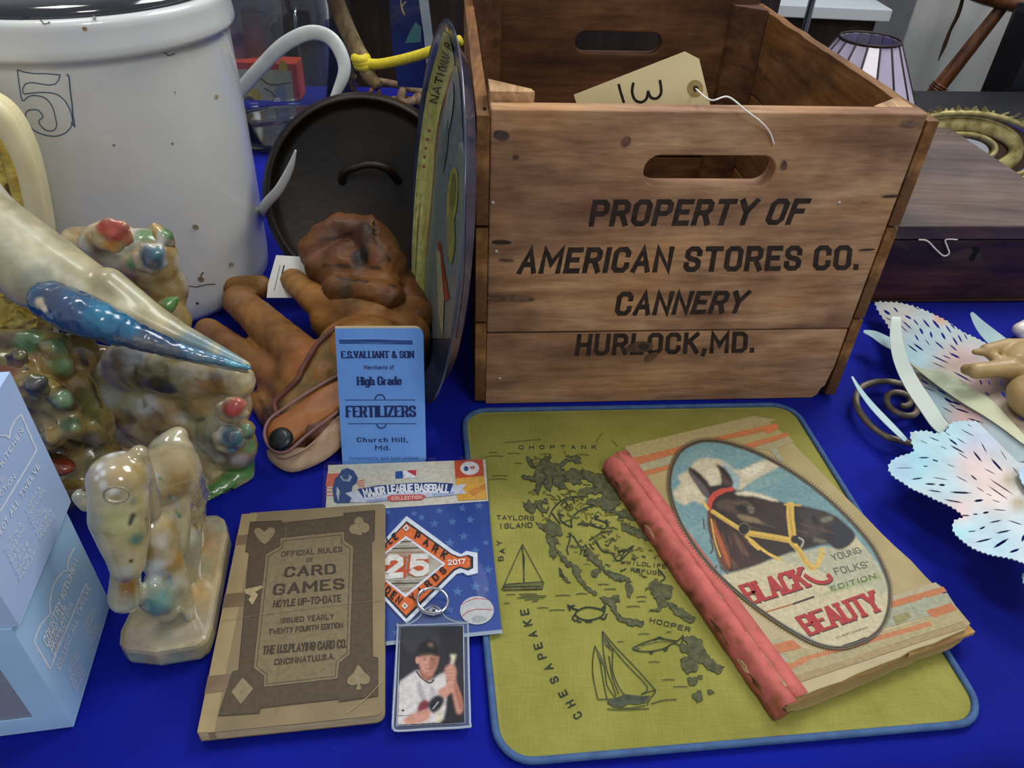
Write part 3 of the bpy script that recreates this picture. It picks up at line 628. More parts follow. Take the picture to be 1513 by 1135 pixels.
# ------------------------------------------------------------------ round cast iron lid
iron = mat('cast_iron', '100c0a', '34200f', rough=.5, scale=9, lo=.4, hi=.72, bump=.5, bscale=90, spec=.4)
el = math.radians(27); ln = np.array([.16, -math.cos(el), math.sin(el)]); ln /= np.linalg.norm(ln); LR = .119
lc = ony(543, 311, .835); lc[2] = LR*math.sqrt(1-ln[2]**2)+.003
il = thing('iron_pan', (lc[0], lc[1], 0), 'round blackened cast iron griddle propped behind the leather gloves', 'pan')
lathe('plate', [(0, 0), (.098, 0), (.102, .002), (.106, .009), (.1065, .018), (.1085, .020), (.112, .018), (.1135, .008), (LR, -.004), (LR, -.008), (.10, -.009), (0, -.009)], lc, iron, il, 96, axis=ln)
hp = [onp(506, 268, lc, ln), onp(510, 256, lc, ln)+ln*.014, onp(530, 249, lc, ln)+ln*.022, onp(552, 246, lc, ln)+ln*.024, onp(574, 253, lc, ln)+ln*.018, onp(588, 268, lc, ln)]
tube('handle', hp, [.005, .0045, .004, .004, .0045, .005], iron, il, 10)
# ------------------------------------------------------------------ leather gloves
la = vcmat('old_leather', rough=.5, bump=.5, bscale=160, var=.35, vscale=26, spec=.35)
P = onz
g1 = [('c', P(308, 490, .016), P(421, 572, .022), .0155, .018), ('c', P(352, 445, .034), P(435, 520, .040), .018, .022), ('c', P(345, 425, .030), P(385, 425, .035), .014, .014), ('c', P(435, 520, .040), P(480, 560, .038), .022, .024), ('c', P(421, 572, .022), P(450, 610, .020), .018, .020),
      ('c', P(385, 590, .012), P(430, 650, .012), .012, .016), ('e', P(470, 550, .032), (.042, .040, .026)), ('e', P(540, 520, .045), (.05, .045, .035)), ('c', P(432, 414, .050), P(470, 445, .056), .014, .017), ('c', P(470, 445, .056), P(560, 470, .060), .017, .020), ('c', P(560, 470, .060), P(606, 462, .055), .020, .022),
      ('e', P(470, 620, .020), (.030, .03, .016)), ('e', P(575, 580, .030), (.03, .04, .030)), ('c', P(500, 470, .04), P(595, 500, .04), .03, .03)]
me = blobmesh(g1, .0024, 4); rough_up(me, [(.0004, 120, True), (.0006, 45, False), (.0003, 300, True)]); bv = bvh_of(me)
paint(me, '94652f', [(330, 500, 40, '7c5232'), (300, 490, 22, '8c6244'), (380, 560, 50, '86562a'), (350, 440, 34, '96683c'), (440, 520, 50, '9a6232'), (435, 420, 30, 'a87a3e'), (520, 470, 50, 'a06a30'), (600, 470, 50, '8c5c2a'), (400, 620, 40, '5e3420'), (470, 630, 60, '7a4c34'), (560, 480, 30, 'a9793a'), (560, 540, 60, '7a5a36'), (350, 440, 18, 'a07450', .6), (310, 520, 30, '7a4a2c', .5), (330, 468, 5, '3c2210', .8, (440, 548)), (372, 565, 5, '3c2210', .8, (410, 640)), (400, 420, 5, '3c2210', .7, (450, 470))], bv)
G1 = thing('leather_glove', P(470, 600, 0), 'brown leather glove with snap strap lying behind the blue booklet', 'glove', None)
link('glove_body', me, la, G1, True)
# cuff lining, piping, strap with snap
lin_m = mat('glove_lining', '7c6238', '5c4628', rough=.85, scale=50, bump=.4); pip = mat('glove_piping', '6a3c30', '4e2a22', rough=.6, scale=80)
strap_m = mat('glove_strap', '8a5228', 'a2642e', rough=.5, scale=40, bump=.3); suede = mat('pale_suede', 'b89c84', 'a08468', rough=.9, scale=50, bump=.4)
def sheet(name, outer, m, parent, th=.0025, bulge=.004, label=None):
    """thin leather panel through 3D boundary points, puffed in the middle"""
    O = [np.array(p, float) for p in catmull(outer, 4, True)]; c = sum(O)/len(O)
    n = np.zeros(3)
    for i in range(len(O)): n += np.cross(O[i]-c, O[(i+1) % len(O)]-c)
    n /= np.linalg.norm(n)
    if np.dot(n, CC-c) < 0: n = -n
    v = []; f = []; R = 5; k = len(O)
    for s_, o_ in ((1, 0), (-1, 1)):
        base = len(v); v.append(c+n*(bulge if s_ > 0 else bulge-th))
        for r in range(1, R+1):
            tt = r/R
            for p in O: v.append(c+(p-c)*tt+n*(bulge*(1-tt**2.5)-(0 if s_ > 0 else th)))
        for i in range(k): f.append((base, base+1+i, base+1+(i+1) % k))
        for r in range(R-1):
            for i in range(k): a = base+1+r*k; f.append((a+i, a+(i+1) % k, a+k+(i+1) % k, a+k+i))
    a = 1+(R-1)*k; b_ = len(v)//2+a
    for i in range(k): f.append((a+i, a+(i+1) % k, b_+(i+1) % k, b_+i))
    bm = bmesh.new(); B_ = [bm.verts.new(tuple(p)) for p in v]
    for q in f:
        try: bm.faces.new([B_[i] for i in q])
        except ValueError: pass
    bmesh.ops.recalc_face_normals(bm, faces=bm.faces); return frombm(name, bm, m, parent, True, label=label)
sheet('cuff_lining', [P(502, 492, .072), P(476, 512, .068), P(452, 550, .056), P(425, 585, .042), P(414, 600, .036), P(420, 612, .034), P(460, 585, .042), P(510, 560, .05), P(560, 540, .055), P(560, 500, .068)], lin_m, G1)
tube('cuff_piping', [P(520, 484, .072), P(496, 486, .074), P(470, 508, .070), P(447, 545, .058), P(440, 560, .053), P(420, 580, .044), P(406, 594, .038), P(407, 606, .034), P(413, 616, .032)], .0028, pip, G1, 8)
sheet('pale_panel', [P(396, 664, .018), P(420, 678, .014), P(460, 655, .022), P(500, 615, .034), P(520, 620, .03), P(512, 650, .016), P(480, 680, .006), P(432, 698, .003), P(400, 682, .006)], suede, G1, label='pale pinkish suede edge')
sheet('strap', [P(393, 642, .026), P(398, 622, .030), P(420, 606, .034), P(470, 572, .046), P(520, 545, .054), P(530, 580, .044), P(500, 606, .038), P(450, 640, .026), P(420, 664, .019), P(402, 662, .020)], strap_m, G1, label='orange brown strap with purple stitched edge')
tube('strap_stitching', [P(520, 545, .057), P(470, 571, .049), P(418, 605, .037), P(397, 622, .032), P(391, 644, .028), P(402, 664, .022), P(424, 667, .021), P(455, 642, .028), P(500, 608, .040)], .0016, mat('purple_thread', '7e5a5c', '8c6a62', rough=.7), G1, 6)
sn = P(414, 648, .030); lathe('snap', [(0, .0022), (.005, .0024), (.0092, .0018), (.0108, .0004), (.0109, -.003)], sn, mat('dark_snap', '1e2226', '33383c', rough=.3, metal=.6, scale=100), G1, 24, axis=(-.1, -.45, .9))
# second glove, rolled up on top
g2 = [('c', P(470, 372, .088), P(500, 335, .112), .022, .016), ('c', P(500, 335, .112), P(545, 340, .112), .015, .016), ('c', P(545, 345, .108), P(572, 395, .090), .020, .024), ('e', P(520, 400, .075), (.042, .035, .032)), ('c', P(470, 392, .082), P(575, 418, .082), .016, .015), ('c', P(500, 425, .078), P(575, 440, .078), .015, .016), ('c', P(590, 420, .07), P(612, 470, .05), .020, .022), ('e', P(540, 440, .058), (.05, .04, .03))]
me = blobmesh(g2, .0022, 3); rough_up(me, [(.0014, 85, True), (.0014, 45, False), (.0004, 260, True)])
bv = bvh_of(me)
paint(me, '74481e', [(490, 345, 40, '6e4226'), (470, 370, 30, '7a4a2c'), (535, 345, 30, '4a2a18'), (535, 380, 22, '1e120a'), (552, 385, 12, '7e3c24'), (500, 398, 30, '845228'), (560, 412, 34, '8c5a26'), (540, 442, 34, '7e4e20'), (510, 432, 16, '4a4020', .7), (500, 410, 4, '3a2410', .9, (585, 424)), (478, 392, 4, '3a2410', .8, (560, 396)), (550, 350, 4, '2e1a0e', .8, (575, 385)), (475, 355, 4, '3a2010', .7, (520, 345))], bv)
G2 = thing('leather_glove', P(530, 420, 0), 'crumpled dark brown leather glove rolled up on top of the pile', 'glove')
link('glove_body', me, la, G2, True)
tube('torn_lace', [P(545, 338, .122), P(552, 326, .126), P(548, 332, .13), P(556, 340, .126)], .0015, lin_m, G2, 6)
# small white tag behind gloves
wt = thing('paper_tag', ony(420, 405, .74), 'small white paper tag behind the leather gloves beside the crock', 'tag')
tpn = np.array([.1, -.75, .66]); tpp = ony(420, 405, .735)
prism('card', [onp(x, y, tpp, tpn) for x, y in ((408, 377), (455, 380), (450, 440), (394, 440), (396, 420))], tpn, -.0008, mat('white_card', 'd8d8d2', rough=.8), wt)
A = Art(planemap(tpp, tpn), .0001); A.stroke([(414, 392), (405, 430)], 1.5, (150, 150, 146)); A.stroke([(420, 392), (416, 408)], 2, (30, 30, 34)); A.build('pen_mark', wt)
# ------------------------------------------------------------------ blue booklet
b0 = onz(507, 686); b1 = onz(630, 684); bx = b1-b0; bw = np.linalg.norm(bx); bx /= bw; al = math.radians(22)
byd = np.array([-bx[1], bx[0], 0]); bz = byd*math.sin(al)+np.array([0, 0, math.cos(al)]); bn = np.cross(bx, bz); 
if np.dot(bn, CC-b0) < 0: bn = -bn
bk = thing('booklet', b0+bx*bw/2, 'pale blue fertilizers booklet standing against the leather gloves', 'booklet')
hh = .128
def rr(wd, ht, r, tl=1): 
    pts = []
    for cx, cy, a0, on in ((wd-r, ht-r, 0, 1), (r, ht-r, 90, tl), (r, r, 180, 0), (wd-r, r, 270, 1)):
        if on: pts += [(cx+r*math.cos(math.radians(a0+a)), cy+r*math.sin(math.radians(a0+a))) for a in (0, 30, 60, 90)]
        else: pts.append((0 if cx < wd/2 else wd, 0 if cy < ht/2 else ht))
    return pts
sky = mat('booklet_blue_paper', '5f93e0', '6a9ee6', rough=.6, scale=20, lo=.3, hi=.7)
b0c = b0+bn*.0035
prism('cover', [b0c+bx*a+bz*c for a, c in rr(bw, hh, .006, 0)], bn, -.0005, sky, bk)
prism('pages', [b0c-bn*.0005+bx*(a*.985)+bz*(c+.0007) for a, c in rr(bw, hh+.0008, .006, 0)], bn, -.0028, mat('booklet_pages', 'd2c2a0', 'c4b28c', rough=.8, scale=200, stretch=(1, 30, 1)), bk)
prism('back_cover', [b0c-bn*.0033+bx*a+bz*c for a, c in rr(bw, hh, .006, 0)], bn, -.0005, sky, bk)
A = Art(planemap(b0c, bn), .00006); q = T(480, 470, .2025); N_ = (24, 42, 104)
A.stroke(q([(105, 172), (360, 168), (640, 178)]), 5, (50, 84, 160)); A.stroke(q([(105, 160), (640, 166)]), .8, N_)
A.stroke(q([(105, 184), (640, 190)]), .8, N_)
A.text('E.S.VALLIANT & SON', q([(120, 296), (652, 294), (116, 238), (650, 236)]), N_, .22, .16, .05, .45)
A.text('Merchants of', q([(285, 375), (505, 374), (285, 342), (505, 342)]), (44, 66, 130), .16, .2)
A.text('High Grade', q([(235, 494), (562, 490), (232, 424), (560, 422)]), N_, .22, .16, .04, .5)
A.stroke(q([(148, 597), (662, 597)]), 1, N_); A.stroke(q([(172, 770), (668, 770)]), 1, N_)
A.stroke(q([(365, 592), (378, 568), (403, 558), (428, 568), (440, 592)]), 1.6, N_, 4); A.stroke(q([(378, 775), (392, 795), (415, 803), (436, 795), (448, 775)]), 1.6, N_, 4)
A.text('FERTILIZERS', q([(155, 727), (668, 725), (152, 635), (664, 633)]), N_, .20, .2, .04, .4)
A.text('Church Hill,', q([(235, 905), (608, 905), (232, 868), (606, 868)]), N_, .22, .3, .04, .6); A.text('Md.', q([(368, 965), (478, 963), (366, 926), (476, 926)]), N_, .18, .2, .04, .6)
A.text('Compliments and best wishes', q([(178, 1032), (680, 1030), (178, 1010), (680, 1008)]), (60, 90, 160), .14, .3)
A.build('cover_print', bk)
# ------------------------------------------------------------------ bird planter figurine
glz = vcmat('painted_chalkware', rough=.26, coat=.55, bump=.55, bscale=70, var=.28, vscale=45, bdist=.0018, speck=('e6dcc0', 130, .72))
glz2 = vcmat('painted_chalkware_smooth', rough=.22, coat=.7, bump=.22, bscale=60, var=.22, vscale=60, bdist=.001, speck=('ded4bc', 240, .74))
glz4 = vcmat('painted_chalkware_satin', rough=.36, coat=.35, bump=.25, bscale=60, var=.22, vscale=60, bdist=.001, speck=('8c866c', 260, .76))
glz3 = vcmat('painted_chalkware_glossy', rough=.16, coat=1, bump=.3, bscale=45, var=.22, vscale=50, bdist=.0012, speck=('c8bca0', 200, .76))
def S(x, y, Y, r): p = ony(x, y, Y); return p, pxr(p, r)
def E_(x, y, Y, rx, ry=None, dep=1.0):
    p, r = S(x, y, Y, rx); r2 = pxr(p, ry if ry else rx); return ('e', p, (r, r*dep, r2))
def Cc(x0, y0, Y0, r0, x1, y1, Y1, r1):
    p, a = S(x0, y0, Y0, r0); q, b_ = S(x1, y1, Y1, r1); return ('c', p, q, a, b_)
def rosette(x, y, Y, r, n=6):
    o = [E_(x, y, Y-.006, r*.36, r*.34, .8)]
    for k in range(n): a = 2*math.pi*k/n+.3; o.append(E_(x+r*.55*math.cos(a), y+r*.5*math.sin(a), Y-.001, r*.42, r*.36, .7))
    for k in range(4): a = 2*math.pi*k/4; o.append(E_(x+r*.27*math.cos(a), y+r*.25*math.sin(a), Y-.005, r*.2, r*.18, .8))
    return o
def leafb(x0, y0, x1, y1, Y, r): return [Cc(x0, y0, Y, r*.5, (x0+x1)/2, (y0+y1)/2, Y-.004, r), Cc((x0+x1)/2, (y0+y1)/2, Y-.004, r, x1, y1, Y, r*.25)]
stump = rosette(165, 346, .518, 34)+rosette(222, 384, .510, 30)+rosette(343, 606, .459, 26)+rosette(338, 650, .458, 28)+leafb(228, 334, 258, 366, .525, 14)+leafb(230, 466, 262, 440, .508, 15)+leafb(205, 474, 240, 500, .512, 15)+leafb(358, 622, 370, 645, .475, 12)+[
    E_(235, 600, .50, 112, 84, .42), E_(310, 590, .49, 60, 66, .5), E_(335, 650, .478, 44, 56, .6), E_(275, 665, .485, 70, 66, .55), E_(160, 570, .50, 80, 76, .45), E_(150, 650, .50, 66, 66, .5), E_(345, 560, .487, 30, 32, .7), E_(220, 700, .485, 66, 46, .6), E_(275, 550, .484, 80, 40, .4), E_(245, 630, .482, 70, 34, .4), E_(200, 545, .486, 50, 50, .4),
    Cc(225, 756, .450, 19, 300, 738, .452, 19), Cc(300, 738, .452, 19, 362, 700, .478, 16), Cc(362, 700, .478, 15, 368, 660, .486, 10),
    E_(130, 372, .548, 40, 42, .8), E_(165, 366, .540, 46, 42, .8), E_(215, 385, .54, 48, 48, .8), E_(238, 425, .54, 38, 44, .8), E_(185, 420, .545, 62, 54, .7), E_(250, 470, .53, 32, 36, .7), E_(225, 490, .53, 50, 34, .7), E_(112, 380, .548, 26, 34, .8)]
bfr = ony(240, 640, .50)
BF = thing('bird_figurine', (bfr[0], .48, 0), 'glazed plaster bird with blue wing on a flowered stump before the crock', 'figurine')
me = blobmesh(stump, .0022, 9); rough_up(me, [(.0010, 75, True), (.0008, 40, False), (.0003, 300, True)]); bv = bvh_of(me)
paint(me, 'c9b990', [(165, 346, 32, 'c8584a'), (165, 362, 18, 'dc9a4a', .8), (150, 335, 14, 'd84c40', .8), (222, 384, 28, '34506e'), (222, 392, 12, '6a6c7c'), (235, 370, 14, '3c7c86', .8), (195, 392, 14, '6c9c70'), (215, 345, 22, '6c8c5c'), (250, 345, 16, '6e9464'), (130, 400, 18, '6c9060', .7), (170, 408, 18, '7c9a60', .7), (255, 450, 24, '5e9448'), (235, 470, 26, '7ca074'), (215, 480, 20, '8aa07c', .7), (220, 420, 22, 'd8c48c', .8), (110, 370, 30, 'a89868', .8), (190, 440, 30, 'c4b48c'),
    (343, 606, 26, 'd0604c'), (343, 604, 12, 'dc4858', .8), (325, 620, 12, 'dca048', .8), (343, 650, 26, '5a8c94'), (336, 645, 14, '3e4c5e'), (345, 665, 14, '2c6c98', .8), (365, 640, 16, '84a884'), (370, 660, 16, '8ab470', .9),
    (235, 572, 26, '42382c', .9), (250, 575, 16, '4a4c5c', .9), (205, 560, 20, '7c6030', .7), (215, 600, 24, 'd4d4d4', .8), (190, 520, 30, 'd4d6d8', .7), (280, 540, 30, 'd2ccb4', .7), (310, 575, 26, 'b8802c', .7), (320, 560, 16, '7a5424', .7), (290, 600, 26, 'c89c48', .5), (150, 520, 22, '9c7430', .6), (270, 640, 22, '96763a', .6), (230, 625, 22, '8c7440', .6), (365, 580, 20, 'dcb878', .6), (310, 670, 26, 'd6cfae', .8),
    (230, 640, 4, '5c4a28', .7, (300, 620)), (200, 545, 4, '6a5228', .7, (215, 600)), (260, 530, 4, '6c6a6a', .6, (350, 540)), (180, 560, 4, '7a5a2c', .6, (240, 620)), (290, 560, 4, '7a5a2c', .6, (340, 575)),
    (300, 712, 18, 'e4b848'), (280, 705, 22, 'ddb860', .8), (320, 690, 20, 'd8c890', .8), (345, 700, 12, '6a9c48'), (300, 735, 18, '5f9a48', 1, (372, 690)), (180, 620, 24, '8c7848', .8), (160, 620, 24, '5c4c34', .8), (130, 560, 24, '94744a', .7)], bv, soft=1.7, wash=[('b48a34', 60, .1, .6), ('dcdcd8', 80, .3, .7), ('7c5420', 110, .5, .7), ('7c946c', 50, .6, .4)])
link('stump_base', me, glz, BF, True)
bird = [Cc(-90, 240, .50, 50, -30, 330, .49, 58), Cc(-30, 330, .49, 58, 60, 400, .478, 60), Cc(60, 400, .478, 60, 150, 447, .470, 44), Cc(150, 447, .470, 44, 250, 492, .463, 26), Cc(250, 492, .463, 24, 366, 541, .455, 8), Cc(240, 510, .462, 18, 366, 550, .458, 5), Cc(160, 420, .472, 26, 240, 480, .466, 20)]
me = blobmesh(bird, .0024, 12); bv = bvh_of(me)
paint(me, 'b4aa84', [(20, 350, 60, 'c4bea0'), (60, 420, 40, '9aa08c', .8), (150, 500, 40, '84948c', .8), (120, 380, 40, 'bab28c'), (200, 440, 30, 'c8c2a0'), (290, 512, 34, '5c7c88', .9), (340, 535, 30, '6c94a4', .9), (215, 520, 26, '6c7c80', .8)], bv, soft=1.5, wash=[('a89c78', 45, .3, .5), ('e0dcc8', 60, .5, .5)])
link('bird_body', me, glz4, BF, True)
wing = [Cc(74, 444, .447, 30, 108, 460, .440, 33), Cc(108, 460, .440, 33, 152, 477, .437, 30), Cc(152, 477, .437, 30, 205, 498, .440, 20), Cc(205, 498, .440, 20, 270, 520, .444, 12), Cc(270, 520, .444, 12, 370, 544, .448, 4)]
me = blobmesh(wing, .0018, 5); rough_up(me, [(.0005, 330, True)]); bv = bvh_of(me)
paint(me, '1e4e74', [(70, 440, 34, '2c3e5c'), (100, 470, 30, '32466c'), (150, 462, 34, '1f7498'), (185, 478, 30, '20709a'), (120, 490, 22, '2a4a74', .8), (170, 505, 22, '3c5c7c'), (215, 512, 26, '5a5e6c'), (250, 522, 22, '5a6470', .8), (300, 530, 30, '5c86a0'), (350, 540, 26, '58a0b8'), (60, 448, 10, 'dccca8', .9), (66, 456, 7, 'e4d8b8', .9), (200, 500, 3, '8c8480', .8, (300, 530)), (190, 510, 2, '2c3440', .8, (280, 532)), (170, 500, 2.5, '7c7468', .8, (260, 528)), (215, 500, 2, '2c3c4c', .8, (330, 534))], bv, soft=1.6, wash=[('20385c', 80, .4, .5)])
link('wing', me, glz2, BF, True, label='dark to bright blue wing with chipped paint')
# ------------------------------------------------------------------ flower basket planter at the left
bas = rosette(48, 572, .403, 30)+rosette(25, 530, .412, 24)+rosette(75, 650, .404, 24)+leafb(78, 580, 108, 600, .414, 17)+leafb(96, 612, 118, 650, .414, 18)+leafb(60, 508, 100, 520, .436, 14)+[E_(40, 525, .445, 50, 34, .6), E_(110, 520, .455, 40, 30, .6), E_(20, 570, .43, 60, 60, .6), E_(90, 580, .44, 54, 60, .6), E_(130, 620, .44, 40, 60, .6), E_(60, 640, .425, 60, 60, .6), E_(110, 680, .43, 58, 44, .6), E_(70, 720, .42, 60, 40, .7), E_(150, 670, .445, 34, 50, .6), E_(60, 600, .418, 60, 60, .35), E_(105, 625, .420, 30, 34, .4), E_(85, 538, .432, 24, 24, .5), Cc(0, 500, .44, 14, 90, 505, .445, 14), Cc(90, 505, .445, 14, 120, 545, .448, 12), E_(80, 690, .40, 34, 16, .6), E_(100, 720, .41, 40, 16, .6), E_(140, 640, .42, 20, 30, .6)]
me = blobmesh(bas, .0022, 7); rough_up(me, [(.0010, 85, True), (.0008, 50, False), (.0003, 300, True)]); bv = bvh_of(me)
paint(me, '9a8448', [(40, 505, 30, '5c7c50'), (90, 505, 26, '5c7c58'), (48, 572, 24, '3c4448'), (48, 568, 10, '5c5454', .8), (30, 540, 18, 'a47c38', .8), (50, 530, 12, '9c6c30', .8), (95, 545, 24, '6a8454'), (92, 590, 22, '76946a'), (105, 625, 22, '48603a'), (112, 632, 10, '8ca06c', .8), (60, 625, 22, 'a08c5c', .8), (60, 645, 14, '3c4c20', .8), (120, 610, 18, 'a08c4c', .8), (95, 690, 40, '8c3c20'), (100, 700, 20, 'b04c28', .8), (80, 672, 20, '3a2414', .8), (150, 650, 24, '8c7c48'), (110, 735, 30, '5c3c20', .8), (70, 600, 10, 'a8a060', .8), (10, 550, 16, '8c4430', .8), (120, 520, 6, '34281c', .9, (150, 600)), (105, 650, 8, '2c2414', .8, (130, 660))], bv, soft=1.7, wash=[('b09c54', 90, .1, .6), ('4c5c34', 70, .2, .7), ('3a2c1c', 120, .35, .8), ('7c5430', 60, .3, .5)])  # dark diagonal stroke at the right edge is shadow painted into the colour
BK = thing('flower_basket_figurine', (ony(70, 600, .44)[0], .44, 0), 'dark glazed plaster flower basket planter behind the blue boxes', 'figurine')
link('basket_body', me, glz, BK, True)
# ------------------------------------------------------------------ cream arched plaque with gilt relief
PL = thing('arched_plaque', (ony(-40, 400, .62)[0], .62, 0), 'cream arched plaster plaque with yellow relief against the crock', 'plaque')
cream = mat('cream_plaster', 'dccf9c', 'e6dcb2', rough=.5, scale=25, bump=.2, coat=.2); gold = mat('yellow_gilt', 'a88c30', 'd8c25c', rough=.4, scale=70, bump=.8, bscale=120, bdist=.003)
arch = [(78, 560), (79, 470), (77, 400), (74, 350), (66, 300), (54, 245), (40, 205), (22, 172), (0, 150), (-30, 136), (-70, 130), (-110, 140), (-140, 165), (-165, 210), (-185, 280), (-195, 350), (-200, 420), (-202, 560)]
pp = [ony(x, y, .63) for x, y in catmull(arch, 4)]
for p in pp: p[2] = max(p[2], 0.001)
prism('back_plate', pp, (0, 1, 0), .012, cream, PL, .001)
tube('outer_rim', [ony(x-16, y+8, .622) for x, y in arch[1:-1]], .0115, cream, PL, 12, flat=((0, 1, 0), .7))
inn = [(38, 500), (40, 400), (38, 350), (30, 300), (18, 250), (2, 215), (-20, 192), (-60, 180), (-100, 200), (-140, 270), (-155, 350), (-160, 500)]
tube('inner_rim', [ony(x, y, .618) for x, y in inn], .0060, gold, PL, 10)
bl = [E_(0, 290, .615, 14, 40, .5), E_(-30, 330, .615, 40, 60, .3), E_(5, 250, .618, 10, 24, .5), E_(10, 330, .615, 14, 30, .5), E_(-60, 260, .618, 40, 40, .3)]
for k in range(22): bl.append(Cc(*(lambda a, c: (a, c, .60, 7, a+random.uniform(-22, 26), c+random.uniform(-20, 14), .59, 3))(random.uniform(-10, 74), random.uniform(428, 500))))
bl.append(E_(20, 470, .615, 60, 40, .3))
me = blobmesh(bl, .002, 2); link('gilt_relief', me, gold, PL, True)
# ------------------------------------------------------------------ animal figurine
AF = thing('animal_figurine', (-.236, .34, 0), 'shiny cream plaster animal with lowered head on an oblong base', 'figurine')
def Z(x, y, z): return onz(x, y, z)
# base slab
bs = [onz(x, y, .0165) for x, y in ((176, 955), (186, 963), (230, 968), (290, 958), (306, 948), (314, 925), (338, 790), (334, 770), (322, 763), (262, 766), (240, 775), (205, 880), (178, 935))]
cen = sum(bs)/len(bs)
bs0 = [np.array([p[0], p[1], .001]) for p in bs]
o = prism('base', bs0, (0, 0, 1), .0185, None, AF, .0045)
meb = o.data; bmx = bmesh.new(); bmx.from_mesh(meb); bmesh.ops.triangulate(bmx, faces=bmx.faces); bmesh.ops.subdivide_edges(bmx, edges=bmx.edges, cuts=3, use_grid_fill=True); bmx.to_mesh(meb); bmx.free(); meb.materials.append(glz2)
# paint works in world space
def paintw(ob, base, spots):
    me = ob.data; off = ORG[ob.name]; n = len(me.vertices); co = np.empty(n*3); me.vertices.foreach_get('co', co); me.vertices.foreach_set('co', (co.reshape(-1, 3)+off).ravel())
    b_ = bvh_of(me); paint(me, base, spots, b_, soft=1.15, wash=[('c4b888', 60, .1, .5), ('94948a', 80, .4, .5), ('a88c4c', 50, .6, .4)]); me.vertices.foreach_set('co', co); me.update()
paintw(o, 'a89c80', [(310, 800, 40, 'b8905c'), (300, 870, 40, 'c89c54', .8), (280, 930, 30, 'b0a48c', .8), (210, 940, 34, 'b4a48c'), (200, 975, 30, 'a4b09c'), (260, 980, 34, '9cac98', .9), (300, 840, 20, '8c9c84', .6), (322, 780, 18, '9ca48c', .7)])
an = [E_(176, 708, .326, 46, 42, 1), Cc(176, 712, .324, 44, 176, 765, .312, 43), Cc(176, 765, .312, 43, 184, 812, .303, 31), Cc(184, 812, .303, 31, 187, 832, .300, 27),
      Cc(130, 742, .322, 14, 116, 734, .322, 9), Cc(205, 672, .336, 16, 226, 760, .332, 13),
      Cc(205, 715, .345, 40, 250, 698, .372, 46), Cc(250, 698, .372, 46, 264, 730, .385, 42), E_(252, 672, .385, 34, 30, 1), Cc(250, 656, .388, 18, 262, 645, .395, 15), Cc(276, 700, .386, 24, 291, 770, .384, 14), Cc(291, 770, .384, 14, 292, 822, .378, 8), E_(280, 740, .38, 20, 46, 1), Cc(240, 740, .36, 40, 250, 800, .345, 30),
      Cc(225, 780, .338, 34, 238, 826, .326, 30), Cc(248, 826, .327, 22, 276, 890, .318, 12), Cc(276, 890, .318, 12, 286, 930, .316, 11), Cc(186, 848, .302, 22, 184, 884, .299, 24), E_(235, 888, .310, 29, 50, .7), Cc(268, 800, .36, 28, 278, 850, .352, 20), Cc(278, 850, .352, 20, 274, 905, .35, 20)]
for k_ in range(12):
    a = 2*math.pi*k_/12; an.append(Cc(172+20*math.cos(a), 731+12*math.sin(a), .286, 4.5, 172+20*math.cos(a+.53), 731+12*math.sin(a+.53), .286, 4.5))
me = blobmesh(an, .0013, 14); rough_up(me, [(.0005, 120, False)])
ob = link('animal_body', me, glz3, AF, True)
paintw(ob, 'b2a783', [(176, 705, 60, 'a8946c', .8), (205, 695, 34, 'a08444', .7), (150, 690, 26, 'a8a298', .8), (176, 775, 50, 'aaa668', .9), (140, 770, 26, '9c9884', .8), (205, 800, 26, 'b4a458', .7), (170, 828, 24, 'a89c80', .7), (152, 716, 12, 'd8d8d4', .8), (164, 672, 13, 'e8e8e6', 1), (182, 668, 9, 'e8e8e6', 1), (146, 690, 10, 'dcdcda', 1), (152, 700, 8, 'e0e0dc', 1), (143, 706, 7, 'd8d8d4', 1), (168, 727, 9, 'e4e4e0', .9), (172, 736, 9, '8a8250', .8), (198, 740, 12, '78886c', .7), (220, 748, 24, 'c8b47c', .8), (203, 798, 16, '4c8474', .9), (196, 762, 5, '14120e', 1, (192, 774)), (194, 829, 6, '1c1814', 1), (216, 767, 6, '84503c', .7), (185, 845, 14, 'b0b4b4', .8), (116, 735, 14, '94988c', .9),  # the near-white spots on the forehead are gloss highlights painted into the colour
    (255, 680, 50, 'a08c68', .9), (262, 716, 44, 'a4823e', .8), (235, 690, 34, 'a49474', .7), (232, 702, 7, 'a8b0a8', .9, (264, 748)), (236, 706, 5, '447c6c', .9, (266, 764)), (290, 780, 24, 'c0a878', .8), (288, 720, 16, 'c8c4b8', .7), (250, 785, 34, 'a88840', .8), (264, 826, 26, 'a07a2a', .9), (226, 818, 22, '947020', .8), (240, 800, 20, 'c4c4b8', .7), (228, 842, 26, 'c0c8d0', .9), (262, 862, 22, 'd4ccb4', .9), (248, 850, 4, '7c90a8', .9, (276, 920)), (282, 905, 18, 'd0c8a4', .8), (190, 866, 32, 'ac8028', .95), (166, 866, 18, 'b0aa94', .8), (184, 900, 18, 'b4b8a0', .8), (235, 892, 46, '5c8c84', 1), (242, 890, 20, '8cb0a4', .8), (232, 930, 26, '3c7c70', .9), (286, 932, 16, '909c7c', .7)])
